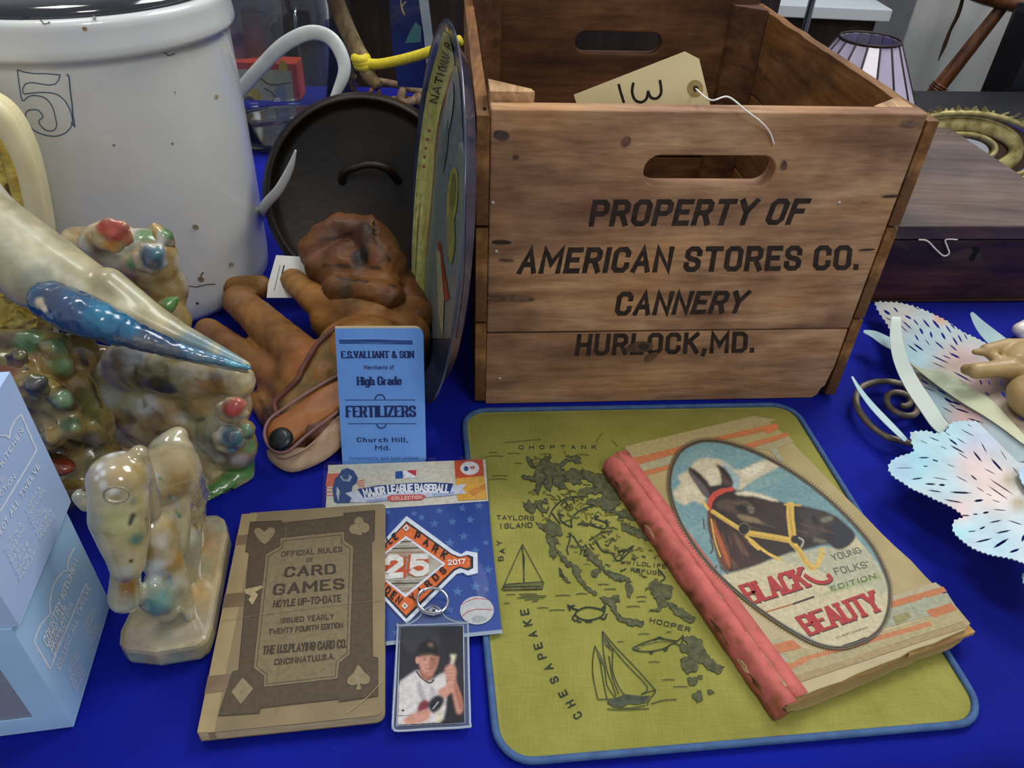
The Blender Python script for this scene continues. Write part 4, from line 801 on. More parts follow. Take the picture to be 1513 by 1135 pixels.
# ------------------------------------------------------------------ blue gift boxes
yb = math.atan2(.013, .085)
p0 = onz(109, 1074); p1 = onz(163, 894); dv = p1-p0; dl = np.linalg.norm(dv)+.001; dv = dv/np.linalg.norm(dv); yaw = math.atan2(-dv[0], dv[1]); 
BXF = frame(p0, yaw); BXF[0][2] = 0
hx_ = None
def zof(x, y, P):   # height above P where the pixel ray meets the vertical through P (closest in depth)
    d = ray(x, y); t_ = np.dot(P[:2], d[:2])/np.dot(d[:2], d[:2]); return (CC+d*t_)[2]
H1 = zof(25, 925, p0); H2 = 2*H1
pale1 = mat('box_card_blue', '9cc4e8', 'a8cdee', rough=.5, scale=12, lo=.3, hi=.7); pale2 = mat('box_card_periwinkle', 'a4bce4', 'afc6ea', rough=.5, scale=12, lo=.3, hi=.7); ins = mat('box_inside', 'e0e2ec', rough=.8)
film = thin_glass('brightened_film', (240, 242, 248), .05, .28, (206, 212, 234))  # pale lavender body put into the film so the window looks lit inside
def giftbox(F, z0, h, m, lab):
    w_ = .092; d_ = dl; t_ = .0012
    r = thing('gift_box', fp(F, -w_/2, d_/2, z0), lab, 'box', 'pale blue gift boxes stacked at the left edge')
    boxf('bottom_panel', F, -w_, 0, 0, d_, z0, z0+t_, m, r, .0003); boxf('top_panel', F, -w_, 0, 0, d_, z0+h-t_, z0+h, m, r, .0003)
    boxf('side_panel', F, -t_, 0, 0, d_, z0+t_, z0+h-t_, m, r, 0); boxf('side_panel', F, -w_, -w_+t_, 0, d_, z0+t_, z0+h-t_, m, r, 0); boxf('back_panel', F, -w_+t_, -t_, d_-t_, d_, z0+t_, z0+h-t_, m, r, 0)
    x0, x1, a, b_ = -w_+.016, -.019, z0+.016, z0+h-.026
    bm = bmesh.new(); o_ = [(-w_+t_, z0+t_), (-t_, z0+t_), (-t_, z0+h-t_), (-w_+t_, z0+h-t_)]; i_ = [(x0, a), (x1, a), (x1, b_), (x0, b_)]
    V_ = [[bm.verts.new(tuple(fp(F, p[0], y, p[1]))) for p in o_+i_] for y in (0, t_)]
    for k in range(4):
        j = (k+1) % 4
        for L in V_: bm.faces.new([L[k], L[j], L[4+j], L[4+k]])
        bm.faces.new([V_[0][4+k], V_[0][4+j], V_[1][4+j], V_[1][4+k]]); bm.faces.new([V_[0][k], V_[0][j], V_[1][j], V_[1][k]])
    bmesh.ops.recalc_face_normals(bm, faces=bm.faces); frombm('front_panel', bm, m, r)
    boxf('window_film', F, x0-.003, x1+.003, t_+.0002, t_+.0004, a-.003, b_+.003, film, r, 0)
    return r
gb1 = giftbox(BXF, 0, H1, pale1, 'sky blue gift box at the bottom of the stack of two')
F2 = frame(fp(BXF, .004, .001, 0), yaw-.012)
gb2 = giftbox(F2, H1+.0004, H1, pale2, 'periwinkle gift box on top of the stack of two')
for F__, z__, r__ in ((BXF, 0, gb1), (F2, H1+.0004, gb2)):
    boxf('added_liner', F__, -.088, -.004, .022, .0228, z__+.0015, z__+.085, ins, r__, 0); boxf('added_liner', F__, -.088, -.004, .002, .0216, z__+.0014, z__+.002, ins, r__, 0)  # white cards added behind the window to brighten the dark box
# jar inside lower box
tag(lathe('spice_jar', [(0, 0), (.018, 0), (.021, .004), (.021, .045), (.016, .052), (.016, .056), (.019, .057), (.019, .066), (.012, .070), (0, .071)], fp(BXF, -.046, .046, .0014), mat('jar_porcelain', 'e8e4dc', 'd8c8b0', rough=.2, coat=.5, scale=60), seg=32), 'small white spice jar inside the windowed sky blue box', 'jar')
tag(lathe('spice_jar', [(0, 0), (.018, 0), (.021, .004), (.021, .045), (.016, .052), (.016, .056), (.019, .057), (.019, .066), (.012, .070), (0, .071)], fp(F2, -.046, .046, H1+.002), bpy.data.materials['jar_porcelain'], seg=32), 'small white spice jar inside the upper periwinkle box', 'jar')
def boxart(F, parent, quads, lines, lw=2.2):
    A = Art(planemap(F[0], F[1]), .00006); WH = (244, 250, 255)
    for l in lines: A.stroke(l, lw, WH, 4 if len(l) > 3 else 0)
    for txt, qd, wt_ in quads: A.text(txt, qd, WH, wt_, .2)
    A.build('side_print', parent)
q3 = T(0, 800, .2644)
low = [('COUNTRY KITCHEN', q3([(262, 600), (432, 110), (232, 545), (410, 95)]), .2), ('SPICE JAR', q3([(285, 620), (370, 370), (262, 575), (350, 350)]), .2), ('COLLECTION', q3([(300, 645), (402, 355), (275, 612), (385, 340)]), .2), ('COLLECT ALL TWELVE', q3([(328, 720), (505, 260), (308, 700), (480, 235)]), .18)]
for k, (tx, a, l_) in enumerate([('NUTMEG', 0, 1), ('OREGANO', 1, 1), ('BASIL', 2, .7), ('CLOVES', 3, .9), ('GINGER', 4, .9), ('PARSLEY', 5, 1)]):
    x_, y_ = 372+a*9, 735+a*22; low.append((tx, q3([(x_, y_), (x_+48*l_+10, y_-115*l_), (x_-10, y_-14), (x_+48*l_, y_-129*l_)]), .16))
for k, (tx, a, l_) in enumerate([('PAPRIKA', 0, 1), ('CINNAMON', 1, 1.1), ('DILL', 2, .6), ('THYME', 3, .8), ('MARJORAM', 4, 1)]):
    x_, y_ = 466+a*9, 490+a*24; low.append((tx, q3([(x_, y_), (x_+48*l_+4, y_-105*l_), (x_-10, y_-16), (x_+48*l_-6, y_-121*l_)]), .16))
boxart(BXF, gb1, low, [q3([(278, 712), (192, 565)]), q3([(192, 565), (205, 510), (240, 450), (280, 405)]), q3([(280, 405), (278, 330), (300, 240), (345, 175), (375, 165)]), q3([(375, 165), (378, 120), (395, 70), (418, 35)]), q3([(278, 712), (320, 600)]), q3([(320, 600), (475, 240)])])
q4 = T(0, 540, .282)
hi_ = [('KITCHEN', q4([(8, 535), (120, 345), (-8, 510), (104, 325)]), .2), ('E', q4([(6, 615), (22, 590), (-6, 600), (12, 578)]), .16), ('CTION', q4([(2, 690), (80, 590), (-10, 665), (66, 566)]), .16), ('ECT ALL TWELVE', q4([(0, 890), (206, 530), (-14, 862), (190, 505)]), .18)]
for k, (tx, l_) in enumerate([('PAPRIKA', 1), ('CINNAMON', 1.1), ('DILL', .6), ('THYME', .8), ('MARJORAM', 1), ('TARRAGON', 1.05)]):
    x_, y_ = 136+k*14, 770+k*30; hi_.append((tx, q4([(x_, y_), (x_+72*l_, y_-125*l_), (x_-10, y_-16), (x_+72*l_-10, y_-141*l_)]), .16))
for k, (tx, l_) in enumerate([('NUTMEG', 1), ('OREGANO', 1.1), ('BASIL', .7), ('CLOVES', .9), ('GINGER', .9), ('PARSLEY', 1)]):
    x_, y_ = 24+k*15, 975+k*30; hi_.append((tx, q4([(x_, y_), (x_+78*l_, y_-140*l_), (x_-10, y_-16), (x_+78*l_-10, y_-156*l_)]), .16))
boxart(F2, gb2, hi_, [q4([(0, 765), (165, 490)]), q4([(165, 490), (190, 445)]), q4([(190, 445), (108, 258)]), q4([(108, 258), (80, 285), (55, 330), (46, 382)]), q4([(46, 382), (30, 368), (0, 368)])])
# ------------------------------------------------------------------ cushion cover
cq = [onz(x, y, .004) for x, y in ((737, 1128), (1463, 1066), (1170, 597), (684, 606))]   # BL BR TR TL
cm2, t, b = nt('cushion_linen'); v = _map(t)
c = _ramp(t, _noise(t, 16, 6, v), [(.3, (134, 134, 62)), (.7, (156, 154, 80))])
wv = _noise(t, 60, 2, _map(t, (1, 22, 1), (0, 0, .13))); wv2 = _noise(t, 60, 2, _map(t, (22, 1, 1), (0, 0, .13)))
c = _mix(t, c, _ramp(t, wv, [(.35, (224, 220, 204)), (.65, (255, 255, 255))]), .45, 'MULTIPLY'); c = _mix(t, c, _ramp(t, wv2, [(.35, (224, 220, 204)), (.65, (255, 255, 255))]), .45, 'MULTIPLY')
t.links.new(c, b.inputs['Base Color']); b.inputs['Roughness'].default_value = .85; b.inputs['Specular IOR Level'].default_value = .2; _bump(t, b, wv, .3, .0005)
cc = thing('cushion_cover', sum(cq)/4*np.array([1, 1, 0]), 'olive green cushion cover with dark bay map and blue piping', 'cushion')
def cpos(u, v):      # -1..1 -> world on z=.004 plane, rounded corners
    r = .14; a, b_ = abs(u), abs(v)
    if a > 1-r and b_ > 1-r:
        p = (a-1+r)/r; q_ = (b_-1+r)/r; p2 = p*math.sqrt(1-q_*q_/2); q2 = q_*math.sqrt(1-p*p/2); a = 1-r+r*p2; b_ = 1-r+r*q2
    u = math.copysign(a, u); v = math.copysign(b_, v); s_, t_ = (u+1)/2, (v+1)/2
    return (1-s_)*(1-t_)*cq[0]+s_*(1-t_)*cq[1]+s_*t_*cq[2]+(1-s_)*t_*cq[3]
N = 110; V = []; F_ = []
for top in (1, 0):
    for j in range(N+1):
        for i in range(N+1):
            u, v_ = 2*i/N-1, 2*j/N-1; p = cpos(u*.985, v_*.985)
            e = min(1, (1-abs(u))*9, (1-abs(v_))*9); e = math.sin(e*math.pi/2)
            wr = .0006*math.sin(p[0]*140+2*math.sin(p[1]*30))*math.exp(-((v_+1)/.16)**2)*(1 if u > -.1 else .2)+.0010*math.sin(p[0]*62+1)*math.exp(-((v_-1)/.22)**2)
            z = .0025+.0027*e+wr*e+.0004*math.sin(p[0]*23+p[1]*31)*e if top else .0008
            V.append((p[0], p[1], z))
n1 = (N+1)**2
for j in range(N):
    for i in range(N):
        a = j*(N+1)+i; F_.append((a, a+1, a+N+2, a+N+1)); F_.append((n1+a, n1+a+N+1, n1+a+N+2, n1+a+1))
bd = [j*(N+1) for j in range(N, 0, -1)]+[i for i in range(N)]+[j*(N+1)+N for j in range(N)]+[N*(N+1)+i for i in range(N, 0, -1)]
for i in range(len(bd)): a, b_ = bd[i], bd[(i+1) % len(bd)]; F_.append((a, b_, n1+b_, n1+a))
lin_ob = mk('linen_cover', V, F_, cm2, cc, True)
loop = []
for u in np.linspace(-1, 1, 26)[:-1]: loop.append(cpos(u, -1))
for u in np.linspace(-1, 1, 26)[:-1]: loop.append(cpos(1, u))
for u in np.linspace(1, -1, 26)[:-1]: loop.append(cpos(u, 1))
for u in np.linspace(1, -1, 26)[:-1]: loop.append(cpos(-1, u))
loop = [np.array([p[0], p[1], .0032]) for p in loop]
tube('piping', loop, .0026, mat('blue_piping', '34507e', '40628e', rough=.75, scale=80, bump=.2), cc, 8, 2, True)
cb = bvh_of(lin_ob.data, ORG['linen_cover']); G_ = (62, 68, 64)
A = Art(bvhmap(cb), .000012, sub=9); q = T(670, 580, .489); q2 = T(680, 630, .2115); q5 = T(680, 840, .271)
def letters(txt, pts, h, w_, ang, col=G_, wt=.16):
    for ch, (x, y), a in zip(txt, pts, ang if hasattr(ang, '__len__') else [ang]*len(txt)):
        if ch == ' ': continue
        ca, sa = math.cos(math.radians(a)), math.sin(math.radians(a)); ux, uy = ca*w_/2, sa*w_/2; vx, vy = sa*h/2, -ca*h/2
        A.text(ch, [(x-ux-vx, y-uy-vy), (x+ux-vx, y+uy-vy), (x-ux+vx, y-uy+vy), (x+ux+vx, y+uy+vy)], col, wt)
letters('CHOPTANK', [(770+i*15.4, 661.5-i*.1) for i in range(8)], 6, 7, 0, G_, .2)
letters('TAYLORS', [(737+i*8.2, 765+i*.2) for i in range(7)], 7, 6.5, 0); letters('ISLAND', [(740+i*8.6, 778-i*.3) for i in range(6)], 8, 7, 0)
ck = q5([(640, 803), (602, 740), (560, 685), (513, 610), (482, 542), (445, 480), (425, 425), (396, 362), (368, 300), (352, 240)])
letters('CHESAPEAKE', ck, 13, 9, [-122, -118, -116, -114, -112, -108, -105, -104, -102, -100], G_, .17)
letters('BAY', [(740, 826), (742, 815), (738, 803)], 8, 7, -95)
letters('HOOPER', [(964+i*10.4, 917.5+i*2.6) for i in range(6)], 7.5, 8, 13); letters('WILDLIFE', [(929+i*7.5, 832+i*.8) for i in range(8)], 6, 6, 4); letters('REFUGE', [(935+i*8, 843+i) for i in range(6)], 6, 6, 4)
def ST(pts, w_=1.3, sm=3, cl=False, col=G_): A.stroke(pts, w_, col, sm, cl, up=False)
A.layer()
DK = (100, 102, 74)
# marsh and shoreline masses
for poly in [[(465, 215), (500, 245), (520, 285), (545, 265), (560, 235), (600, 215), (630, 205), (620, 240), (650, 265), (690, 270), (720, 245), (760, 220), (830, 215), (845, 260), (810, 265), (790, 240), (740, 262), (700, 290), (740, 320), (790, 300), (850, 310), (870, 350), (820, 380), (850, 400), (800, 415), (760, 390), (720, 380), (730, 440), (690, 450), (660, 400), (640, 420), (630, 460), (600, 440), (590, 380), (565, 400), (560, 440), (545, 485), (530, 440), (535, 400), (480, 375), (440, 370), (430, 350), (480, 350), (530, 365), (520, 330), (540, 300), (500, 290), (475, 250)],
             [(850, 310), (930, 330), (990, 340), (1050, 400), (1110, 470), (1120, 540), (1080, 580), (1000, 590), (960, 560), (880, 545), (900, 515), (980, 510), (1000, 480), (920, 470), (870, 500), (820, 480), (830, 450), (880, 430), (960, 430), (900, 390), (860, 370)],
             [(435, 530), (470, 560), (480, 515), (500, 545), (560, 520), (610, 515), (615, 545), (580, 530), (570, 570), (600, 590), (620, 560), (605, 610), (560, 600), (530, 560), (520, 600), (490, 610), (460, 590)],
             [(525, 670), (580, 690), (620, 690), (600, 650), (640, 670), (690, 700), (715, 760), (660, 770), (610, 760), (570, 720)],
             [(600, 760), (640, 780), (680, 790), (700, 830), (660, 830), (690, 880), (740, 920), (790, 980), (760, 990), (700, 930), (680, 880), (650, 940), (625, 890), (630, 840)],
             [(690, 990), (710, 1010), (745, 1080), (720, 1075), (695, 1030)], [(775, 960), (810, 975), (850, 1010), (830, 1030), (860, 1085), (820, 1080), (790, 1030)],
             [(880, 830), (930, 900), (990, 960), (1010, 1010), (970, 1000), (920, 950), (890, 900)], [(920, 1015), (950, 1000), (990, 1020), (960, 1035), (940, 1060), (915, 1035)], [(1000, 1010), (1060, 1030), (1150, 1050), (1200, 1090), (1100, 1080), (1040, 1060)],
             [(1120, 680), (1250, 720), (1320, 800), (1260, 780), (1190, 750), (1130, 730)], [(1010, 600), (1160, 590), (1220, 660), (1160, 640), (1080, 620)]]:
    J_ = jag(q2(poly), 2.2, 3.2); A.poly(J_, DK, up=False); A.stroke(J_, .9, G_, closed=True, up=False)
for pts in [[(620, 640), (650, 580), (700, 530), (760, 500), (830, 500), (860, 520)], [(690, 600), (700, 660), (740, 690), (780, 710)], [(780, 710), (775, 660), (800, 620), (860, 580), (930, 560)], [(770, 760), (760, 820), (745, 860), (755, 900)], [(790, 770), (820, 820), (850, 850), (880, 830)], [(900, 800), (950, 770), (1000, 740), (1060, 740)], [(960, 830), (1000, 880), (1060, 890), (1090, 940), (1130, 930), (1210, 840), (1150, 880), (1120, 930)], [(850, 860), (840, 900)], [(870, 860), (865, 905)], [(820, 690), (870, 680), (930, 700), (1010, 720), (1020, 680), (940, 650)], [(645, 420), (640, 330), (610, 300)], [(590, 300), (600, 360), (580, 380)], [(730, 300), (700, 330), (760, 380)], [(1380, 1000), (1430, 1060), (1400, 1087)], [(730, 520), (745, 550), (735, 580)], [(770, 490), (790, 520), (800, 545)], [(640, 610), (670, 650), (700, 690)]]: ST(q2(pts), 1.9)
# scratchy marsh hatching over and between the masses
for k in range(190):
    t_ = random.random(); x = 800+150*t_+random.gauss(0, 26); y = 690+150*t_+random.gauss(0, 22)
    if 783 < x < 985 and 672 < y < 905 and (x-783)*1.18-(y-672) > -70:
        a = random.uniform(-.5, .9); L_ = random.uniform(4, 12); c_ = random.choice([DK, G_, (104, 104, 56), (128, 122, 58)])
        P_ = [(x+L_*u*math.cos(a)+random.gauss(0, 1.2), y+L_*u*math.sin(a)+random.gauss(0, 1.6)) for u in (-.5, -.2, .1, .5)]; A.stroke(P_, random.uniform(.8, 2.2), c_, 2, up=False)
# strips of shore in the lower part
for poly in [[(610, 0), (650, 50), (700, 105), (745, 140), (740, 150), (680, 115), (640, 70), (615, 25)], [(540, 5), (560, 45), (605, 80), (575, 75), (545, 35)], [(760, 160), (810, 165), (865, 150), (870, 185), (840, 195), (850, 240), (880, 270), (940, 285), (1000, 290), (990, 320), (940, 320), (880, 295), (840, 250), (810, 205), (780, 185)],
             [(905, 80), (930, 90), (940, 130), (925, 165), (910, 135)], [(800, 15), (870, 40), (875, 70), (840, 60)], [(1030, 90), (1060, 60), (1100, 90), (1160, 110), (1140, 170), (1100, 150), (1130, 200), (1080, 240), (1030, 235), (1080, 215), (1070, 170), (1040, 140)], [(1130, 180), (1200, 220), (1280, 270), (1260, 300), (1200, 270), (1140, 220)],
             [(1200, 380), (1260, 370), (1320, 400), (1340, 470), (1400, 530), (1440, 540), (1400, 580), (1340, 540), (1290, 500), (1290, 560), (1240, 580), (1210, 540), (1200, 500), (1250, 480), (1200, 450), (1190, 420), (1240, 420)], [(1240, 600), (1290, 600), (1280, 640), (1250, 640)], [(1265, 690), (1310, 670), (1320, 720), (1290, 740)], [(1350, 665), (1385, 680), (1355, 690)], [(1295, 590), (1320, 590), (1315, 608)]]:
    J_ = jag(q5(poly), 2.0, 3.2); A.poly(J_, DK, up=False); A.stroke(J_, .9, G_, closed=True, up=False)
for y, x0, x1 in [(92, 750, 810), (118, 785, 850), (160, 960, 1015), (185, 965, 1010), (212, 905, 980), (362, 970, 1030), (352, 1120, 1150), (405, 855, 890), (515, 1025, 1085), (612, 1100, 1170), (650, 1160, 1240), (220, 420, 480), (232, 485, 570), (195, 240, 270), (145, 320, 420), (155, 330, 470), (165, 310, 460), (152, 520, 600), (143, 630, 690), (175, 350, 430), (185, 390, 420), (148, 250, 300)]: ST(q5([(x0, y), ((x0+x1)/2, y-3), (x1, y-1)]), 1.1)
for y, x0, x1 in [(190, 200, 260), (215, 180, 300), (375, 200, 330), (195, 330, 420), (200, 560, 640), (205, 800, 900), (265, 380, 430), (352, 220, 330), (855, 780, 820), (885, 790, 820), (970, 860, 910), (690, 840, 920)]: ST(q2([(x0, y), ((x0+x1)/2, y-5), (x1, y)]), .9, col=(104, 106, 58))
A.layer()
# sailboats, crab, fish
for pts, w_ in [([(1, 1)], 0)]: pass
ST(q([(147, 597), (208, 460), (214, 578)]), 1.1, 0); ST(q([(208, 460), (272, 578)]), 1.1, 0); ST(q([(205, 470), (214, 500), (212, 580)]), 1.3, 0)
A.poly(q([(146, 598), (160, 580), (272, 572), (268, 596)]), (112, 112, 66)); ST(q([(146, 598), (158, 582), (272, 574), (268, 596), (150, 600)]), 1.3, 0); ST(q([(155, 590), (265, 588)]), 1.8, 0)
SB = [[(775, 345), (850, 435), (960, 550), (1065, 668)], [(775, 345), (780, 450), (800, 560), (830, 640), (850, 700)], [(790, 380), (830, 450), (830, 560), (870, 660), (905, 700)], [(735, 425), (722, 500), (725, 600), (750, 718)], [(735, 425), (760, 500), (780, 620), (800, 718)], [(750, 460), (785, 540), (800, 640), (845, 710)], [(800, 400), (900, 520), (1020, 650), (985, 690)], [(750, 718), (850, 715), (990, 705)], [(810, 480), (830, 600), (865, 690)], [(985, 690), (1065, 668), (1030, 720), (1020, 750)], [(800, 735), (860, 760), (930, 765), (1010, 750)], [(1040, 742), (1110, 722), (1180, 718)], [(800, 770), (870, 775), (1030, 768)]]
for s_ in SB: ST(q5(s_), 1.3)
A.poly(q5([(778, 350), (800, 400), (830, 440), (820, 450), (790, 420)]), DK); A.poly(q5([(736, 428), (760, 465), (785, 515), (775, 525), (750, 480)]), DK); A.poly(q5([(800, 725), (860, 705), (900, 690), (1000, 700), (1035, 695), (1015, 735), (960, 745), (920, 740), (870, 765), (830, 760)]), (88, 92, 76))
ST(q5([(640, 235), (690, 215), (760, 225), (785, 245), (750, 275), (680, 285), (630, 260)]), 2.2, 4, True)
for s_ in [[(640, 230), (610, 220), (588, 205), (600, 235)], [(770, 225), (790, 208), (785, 240)], [(625, 255), (612, 275), (630, 292)], [(640, 275), (640, 292), (660, 295)], [(760, 270), (785, 280), (800, 250)], [(680, 285), (690, 295), (720, 292)], [(600, 210), (625, 205)]]: ST(q5(s_), 2.3)
A.layer(); ST(q5([(940, 440), (985, 415), (1040, 395), (1090, 385), (1150, 395), (1185, 398), (1215, 370), (1200, 420), (1160, 412), (1110, 440), (1040, 455), (980, 455)]), 1.6, 3, True)
A.poly(q5([(940, 440), (965, 425), (980, 440), (965, 452)]), DK); ST(q5([(985, 425), (1090, 402), (1180, 405)]), 1.0); ST(q5([(1060, 395), (1085, 378), (1110, 390)]), 2.0); ST(q5([(1030, 455), (1042, 468), (1052, 455)]), 2.2); ST(q5([(1105, 440), (1118, 452), (1130, 436)]), 2.2)
A.layer()
for x0, y0, x1, y1 in [(745, 655, 800, 650), (880, 655, 890, 640), (905, 652, 912, 660)]: ST([(x0, y0), (x1, y1)], .8, 0, col=(104, 106, 58))
A.build('printed_map', cc, vcmat('map_ink', rough=.85, bump=0, var=.3, vscale=200, spec=.1))
# ------------------------------------------------------------------ Black Beauty book
BZ = .0240; tl, tr, br, bl_ = [onz(x, y, BZ) for x, y in ((905, 668), (1138, 612), (1432, 925), (1158, 1048))]
exb = (tr-tl+br-bl_)/2; Wb = np.linalg.norm(exb); yb_ = math.atan2(exb[1], exb[0]); Hb = (np.linalg.norm(bl_-tl)+np.linalg.norm(br-tr))/2
ctr = (tl+tr+br+bl_)/4; FB = frame(ctr, yb_); FB[0][2] = 0; ex_, ey_ = FB[1], FB[2]
x0, x1, y0, y1 = -Wb/2, Wb/2, -Hb/2, Hb/2
bb = thing('picture_book', (ctr[0], ctr[1], .0062), 'worn old picture book with a dark horse in an oval on its cover', 'book')
bdm = mat('book_board', '93814f', 'a69262', rough=.55, scale=30, bump=.1, lo=.3, hi=.75, coat=.15); pg = mat('old_page_edges', 'a87c44', 'd0aa70', rough=.85, scale=90, stretch=(1, 1, 14), bump=.6); pgy = mat('worn_board_edge', 'b08c58', 'd4b888', rough=.85, scale=120, bump=.6)
def worn(x0, x1, y0, y1, n=16, j=.0010, cr=.004):
    P_ = []
    for (a, b_), (c_, d_) in (((x0, y0), (x1, y0)), ((x1, y0), (x1, y1)), ((x1, y1), (x0, y1)), ((x0, y1), (x0, y0))):
        for k in range(n):
            t_ = k/n; x = a+(c_-a)*t_; y = b_+(d_-b_)*t_; s_ = 0 if k else cr
            nx_, ny_ = (x0+x1)/2-x, (y0+y1)/2-y; L = math.hypot(nx_, ny_); P_.append((x+nx_/L*(s_+abs(random.gauss(0, j))), y+ny_/L*(s_+abs(random.gauss(0, j)))))
    return P_
prism('back_cover', [fp(FB, a+.003, b_-.0015, .0067) for a, b_ in worn(x0, x1+.001, y0, y1)], (0, 0, 1), .0022, bdm, bb, .0004)
prism('page_block', [fp(FB, a, b_, .0092) for a, b_ in worn(x0+.006, x1-.001, y0+.003, y1-.003, 20, .0007, .001)], (0, 0, 1), .0122, pg, bb)
# pages fanning a little at the lower right
prism('loose_pages', [fp(FB, a, b_, .0130) for a, b_ in ((x1-.06, y0+.002), (x1+.0016, y0-.0008), (x1+.002, y0+.03), (x1-.001, y0+.06), (x1-.03, y0+.05))], (0, 0, 1), .004, pg, bb, .0005)
prism('front_cover', [fp(FB, a, b_, BZ-.0024) for a, b_ in worn(x0+.004, x1, y0, y1)], (0, 0, 1), .0024, bdm, bb, .0005)
# pink cloth spine: rounded strip wrapping from back to front cover
sm_, t, b = nt('pink_spine_cloth'); v = _map(t)
c = _ramp(t, _noise(t, 30, 5, v), [(.3, (182, 84, 76)), (.7, (204, 104, 96))]); c = _mix(t, c, (176, 118, 76), _ramp(t, _noise(t, 75, 6, v, .7), [(.54, (0, 0, 0)), (.62, (220, 220, 220))]))
t.links.new(c, b.inputs['Base Color']); b.inputs['Roughness'].default_value = .75; _bump(t, b, _noise(t, 260, 4, v), .6, .0006)
prof = [(x0+.0180, BZ+.0004), (x0+.009, BZ+.0005), (x0+.0075, BZ-.0006), (x0+.006, BZ+.0003), (x0+.002, BZ+.0004), (x0-.0010, BZ-.0014), (x0-.0035, BZ-.006), (x0-.0045, BZ-.011), (x0-.006, .0075), (x0-.001, .0064), (x0+.018, .0064)]
V = []; F_ = []; n = 44
for k in range(n+1):
    yv = y0+.001+(Hb-.002)*k/n; jy = random.uniform(-.0008, .0008)
    for i, (a, z) in enumerate(prof):
        e = 0
        if k in (0, n): yv2 = yv+random.uniform(-.002, .002)
        else: yv2 = yv
        wob = random.uniform(-.0005, .0005) if 0 < i < 10 else 0
        V.append(fp(FB, a+wob, yv2, z+wob*.5+(random.uniform(-.0006, .0006) if i in (6, 7) else 0)))
for k in range(n):
    for i in range(len(prof)-1):
        a = k*len(prof)+i; F_.append((a, a+1, a+1+len(prof), a+len(prof)))
sm2 = vcmat('worn_spine', rough=.75, bump=.6, bscale=260, var=.15, vscale=90, spec=.25, bdist=.0006)
so = mk('spine', V, F_, sm2, bb, True, label='worn pink cloth spine')
pv = np.array(V); zz = n3(pv, 420, 5, 8); cols = []
for k in range(n+1):
    for i in range(len(prof)):
        q_ = k*len(prof)+i; wr_ = .15 if i < 5 else (.55 if i < 8 else .9); m__ = min(1, max(0, (zz[q_]+wr_*2.0-1.35)*1.6))
        a_ = np.array(lin((204, 108, 100) if i != 2 else (164, 76, 70))); b__ = np.array(lin((150, 92, 56) if (k*7+i*3) % 7 else (112, 66, 44))); cols.append([*(a_*(1-m__)+b__*m__), 1])
at_ = so.data.color_attributes.new('Col', 'FLOAT_COLOR', 'POINT'); at_.data.foreach_set('color', np.array(cols, np.float32).ravel()); m_ = so.modifiers.new('s', 'SOLIDIFY'); m_.thickness = .0006
# torn bits
dkc = mat('torn_board', '4a2c1c', '8a5c34', rough=.9, scale=90)
for k, (yo, L_) in enumerate(((.012, .022), (.030, .016), (.055, .026), (.16, .018), (.215, .02))):
    a = x0-.0048; n_ = 9; P_ = [(yo+L_*i/n_, .012+.004*math.sin(math.pi*i/n_)+random.uniform(0, .0012)) for i in range(n_+1)]+[(yo+L_*i/n_, .012-.003*math.sin(math.pi*i/n_)-random.uniform(0, .001)) for i in range(n_-1, 0, -1)]
    prism('torn_cloth', [fp(FB, a, y0+u, z) for u, z in P_], FB[1], -.0005, dkc if k % 2 == 0 else pgy, bb)
cp_ = np.array([0, 0, BZ+.0001]); A = Art(planemap(cp_, (0, 0, 1)), .000022)
h = T(960, 640, .2291); g = T(1060, 780, .1851); f7 = T(860, 590, .4228)
OR_ = (186, 112, 66); GY = (156, 156, 130); GR = (140, 134, 82)
top = lambda *p: f7(list(p))
for P_, c_ in [(top((150, 165), (600, 58), (680, 72), (160, 212)), (168, 150, 102)), (top((150, 212), (300, 176), (420, 145), (560, 110), (680, 84), (690, 100), (560, 130), (400, 158), (330, 190), (160, 240)), OR_), (top((160, 240), (320, 195), (300, 240), (165, 262)), (166, 158, 122)), (top((170, 262), (310, 228), (308, 244), (185, 278)), OR_), (top((560, 160), (720, 115), (725, 128), (590, 172)), OR_), (top((590, 172), (700, 142), (720, 128), (740, 150), (680, 172), (700, 215), (690, 218), (655, 178)), (162, 150, 110)), (top((655, 178), (680, 172), (705, 216), (690, 218)), GY), (top((630, 100), (680, 86), (686, 102), (650, 122)), (198, 112, 62))]: A.poly(P_, c_)
A.build('upper_border_print', bb); A = Art(planemap(cp_, (0, 0, 1)), .000022)
for P_, c_ in [(top((1080, 690), (1235, 640), (1262, 660), (1085, 706)), (172, 160, 126)), (top((1080, 706), (1262, 655), (1275, 672), (1080, 730)), OR_), (top((1080, 730), (1275, 676), (1310, 730), (1060, 800)), GY), (top((600, 860), (700, 832), (742, 868), (625, 905)), (168, 158, 122)), (top((600, 878), (735, 840), (770, 870), (640, 896)), OR_), (top((625, 905), (770, 870), (880, 890), (980, 870), (1060, 810), (1300, 735), (1335, 775), (680, 990)), (168, 154, 112)), (top((635, 935), (740, 920), (760, 905), (1060, 820), (1215, 776), (1225, 792), (1080, 832), (800, 910), (690, 968), (660, 985)), (186, 118, 74)), (top((640, 905), (700, 890), (725, 915), (640, 930)), (162, 164, 136)), (top((1150, 720), (1200, 690), (1240, 740), (1180, 755)), (158, 160, 134)), (top((1200, 740), (1290, 712), (1310, 735), (1230, 765)), (184, 110, 66)), (top((1085, 760), (1140, 745), (1150, 762), (1100, 790)), GR), (top((690, 985), (1335, 778), (1345, 795), (700, 1010)), (160, 138, 94))]: A.poly(P_, c_)
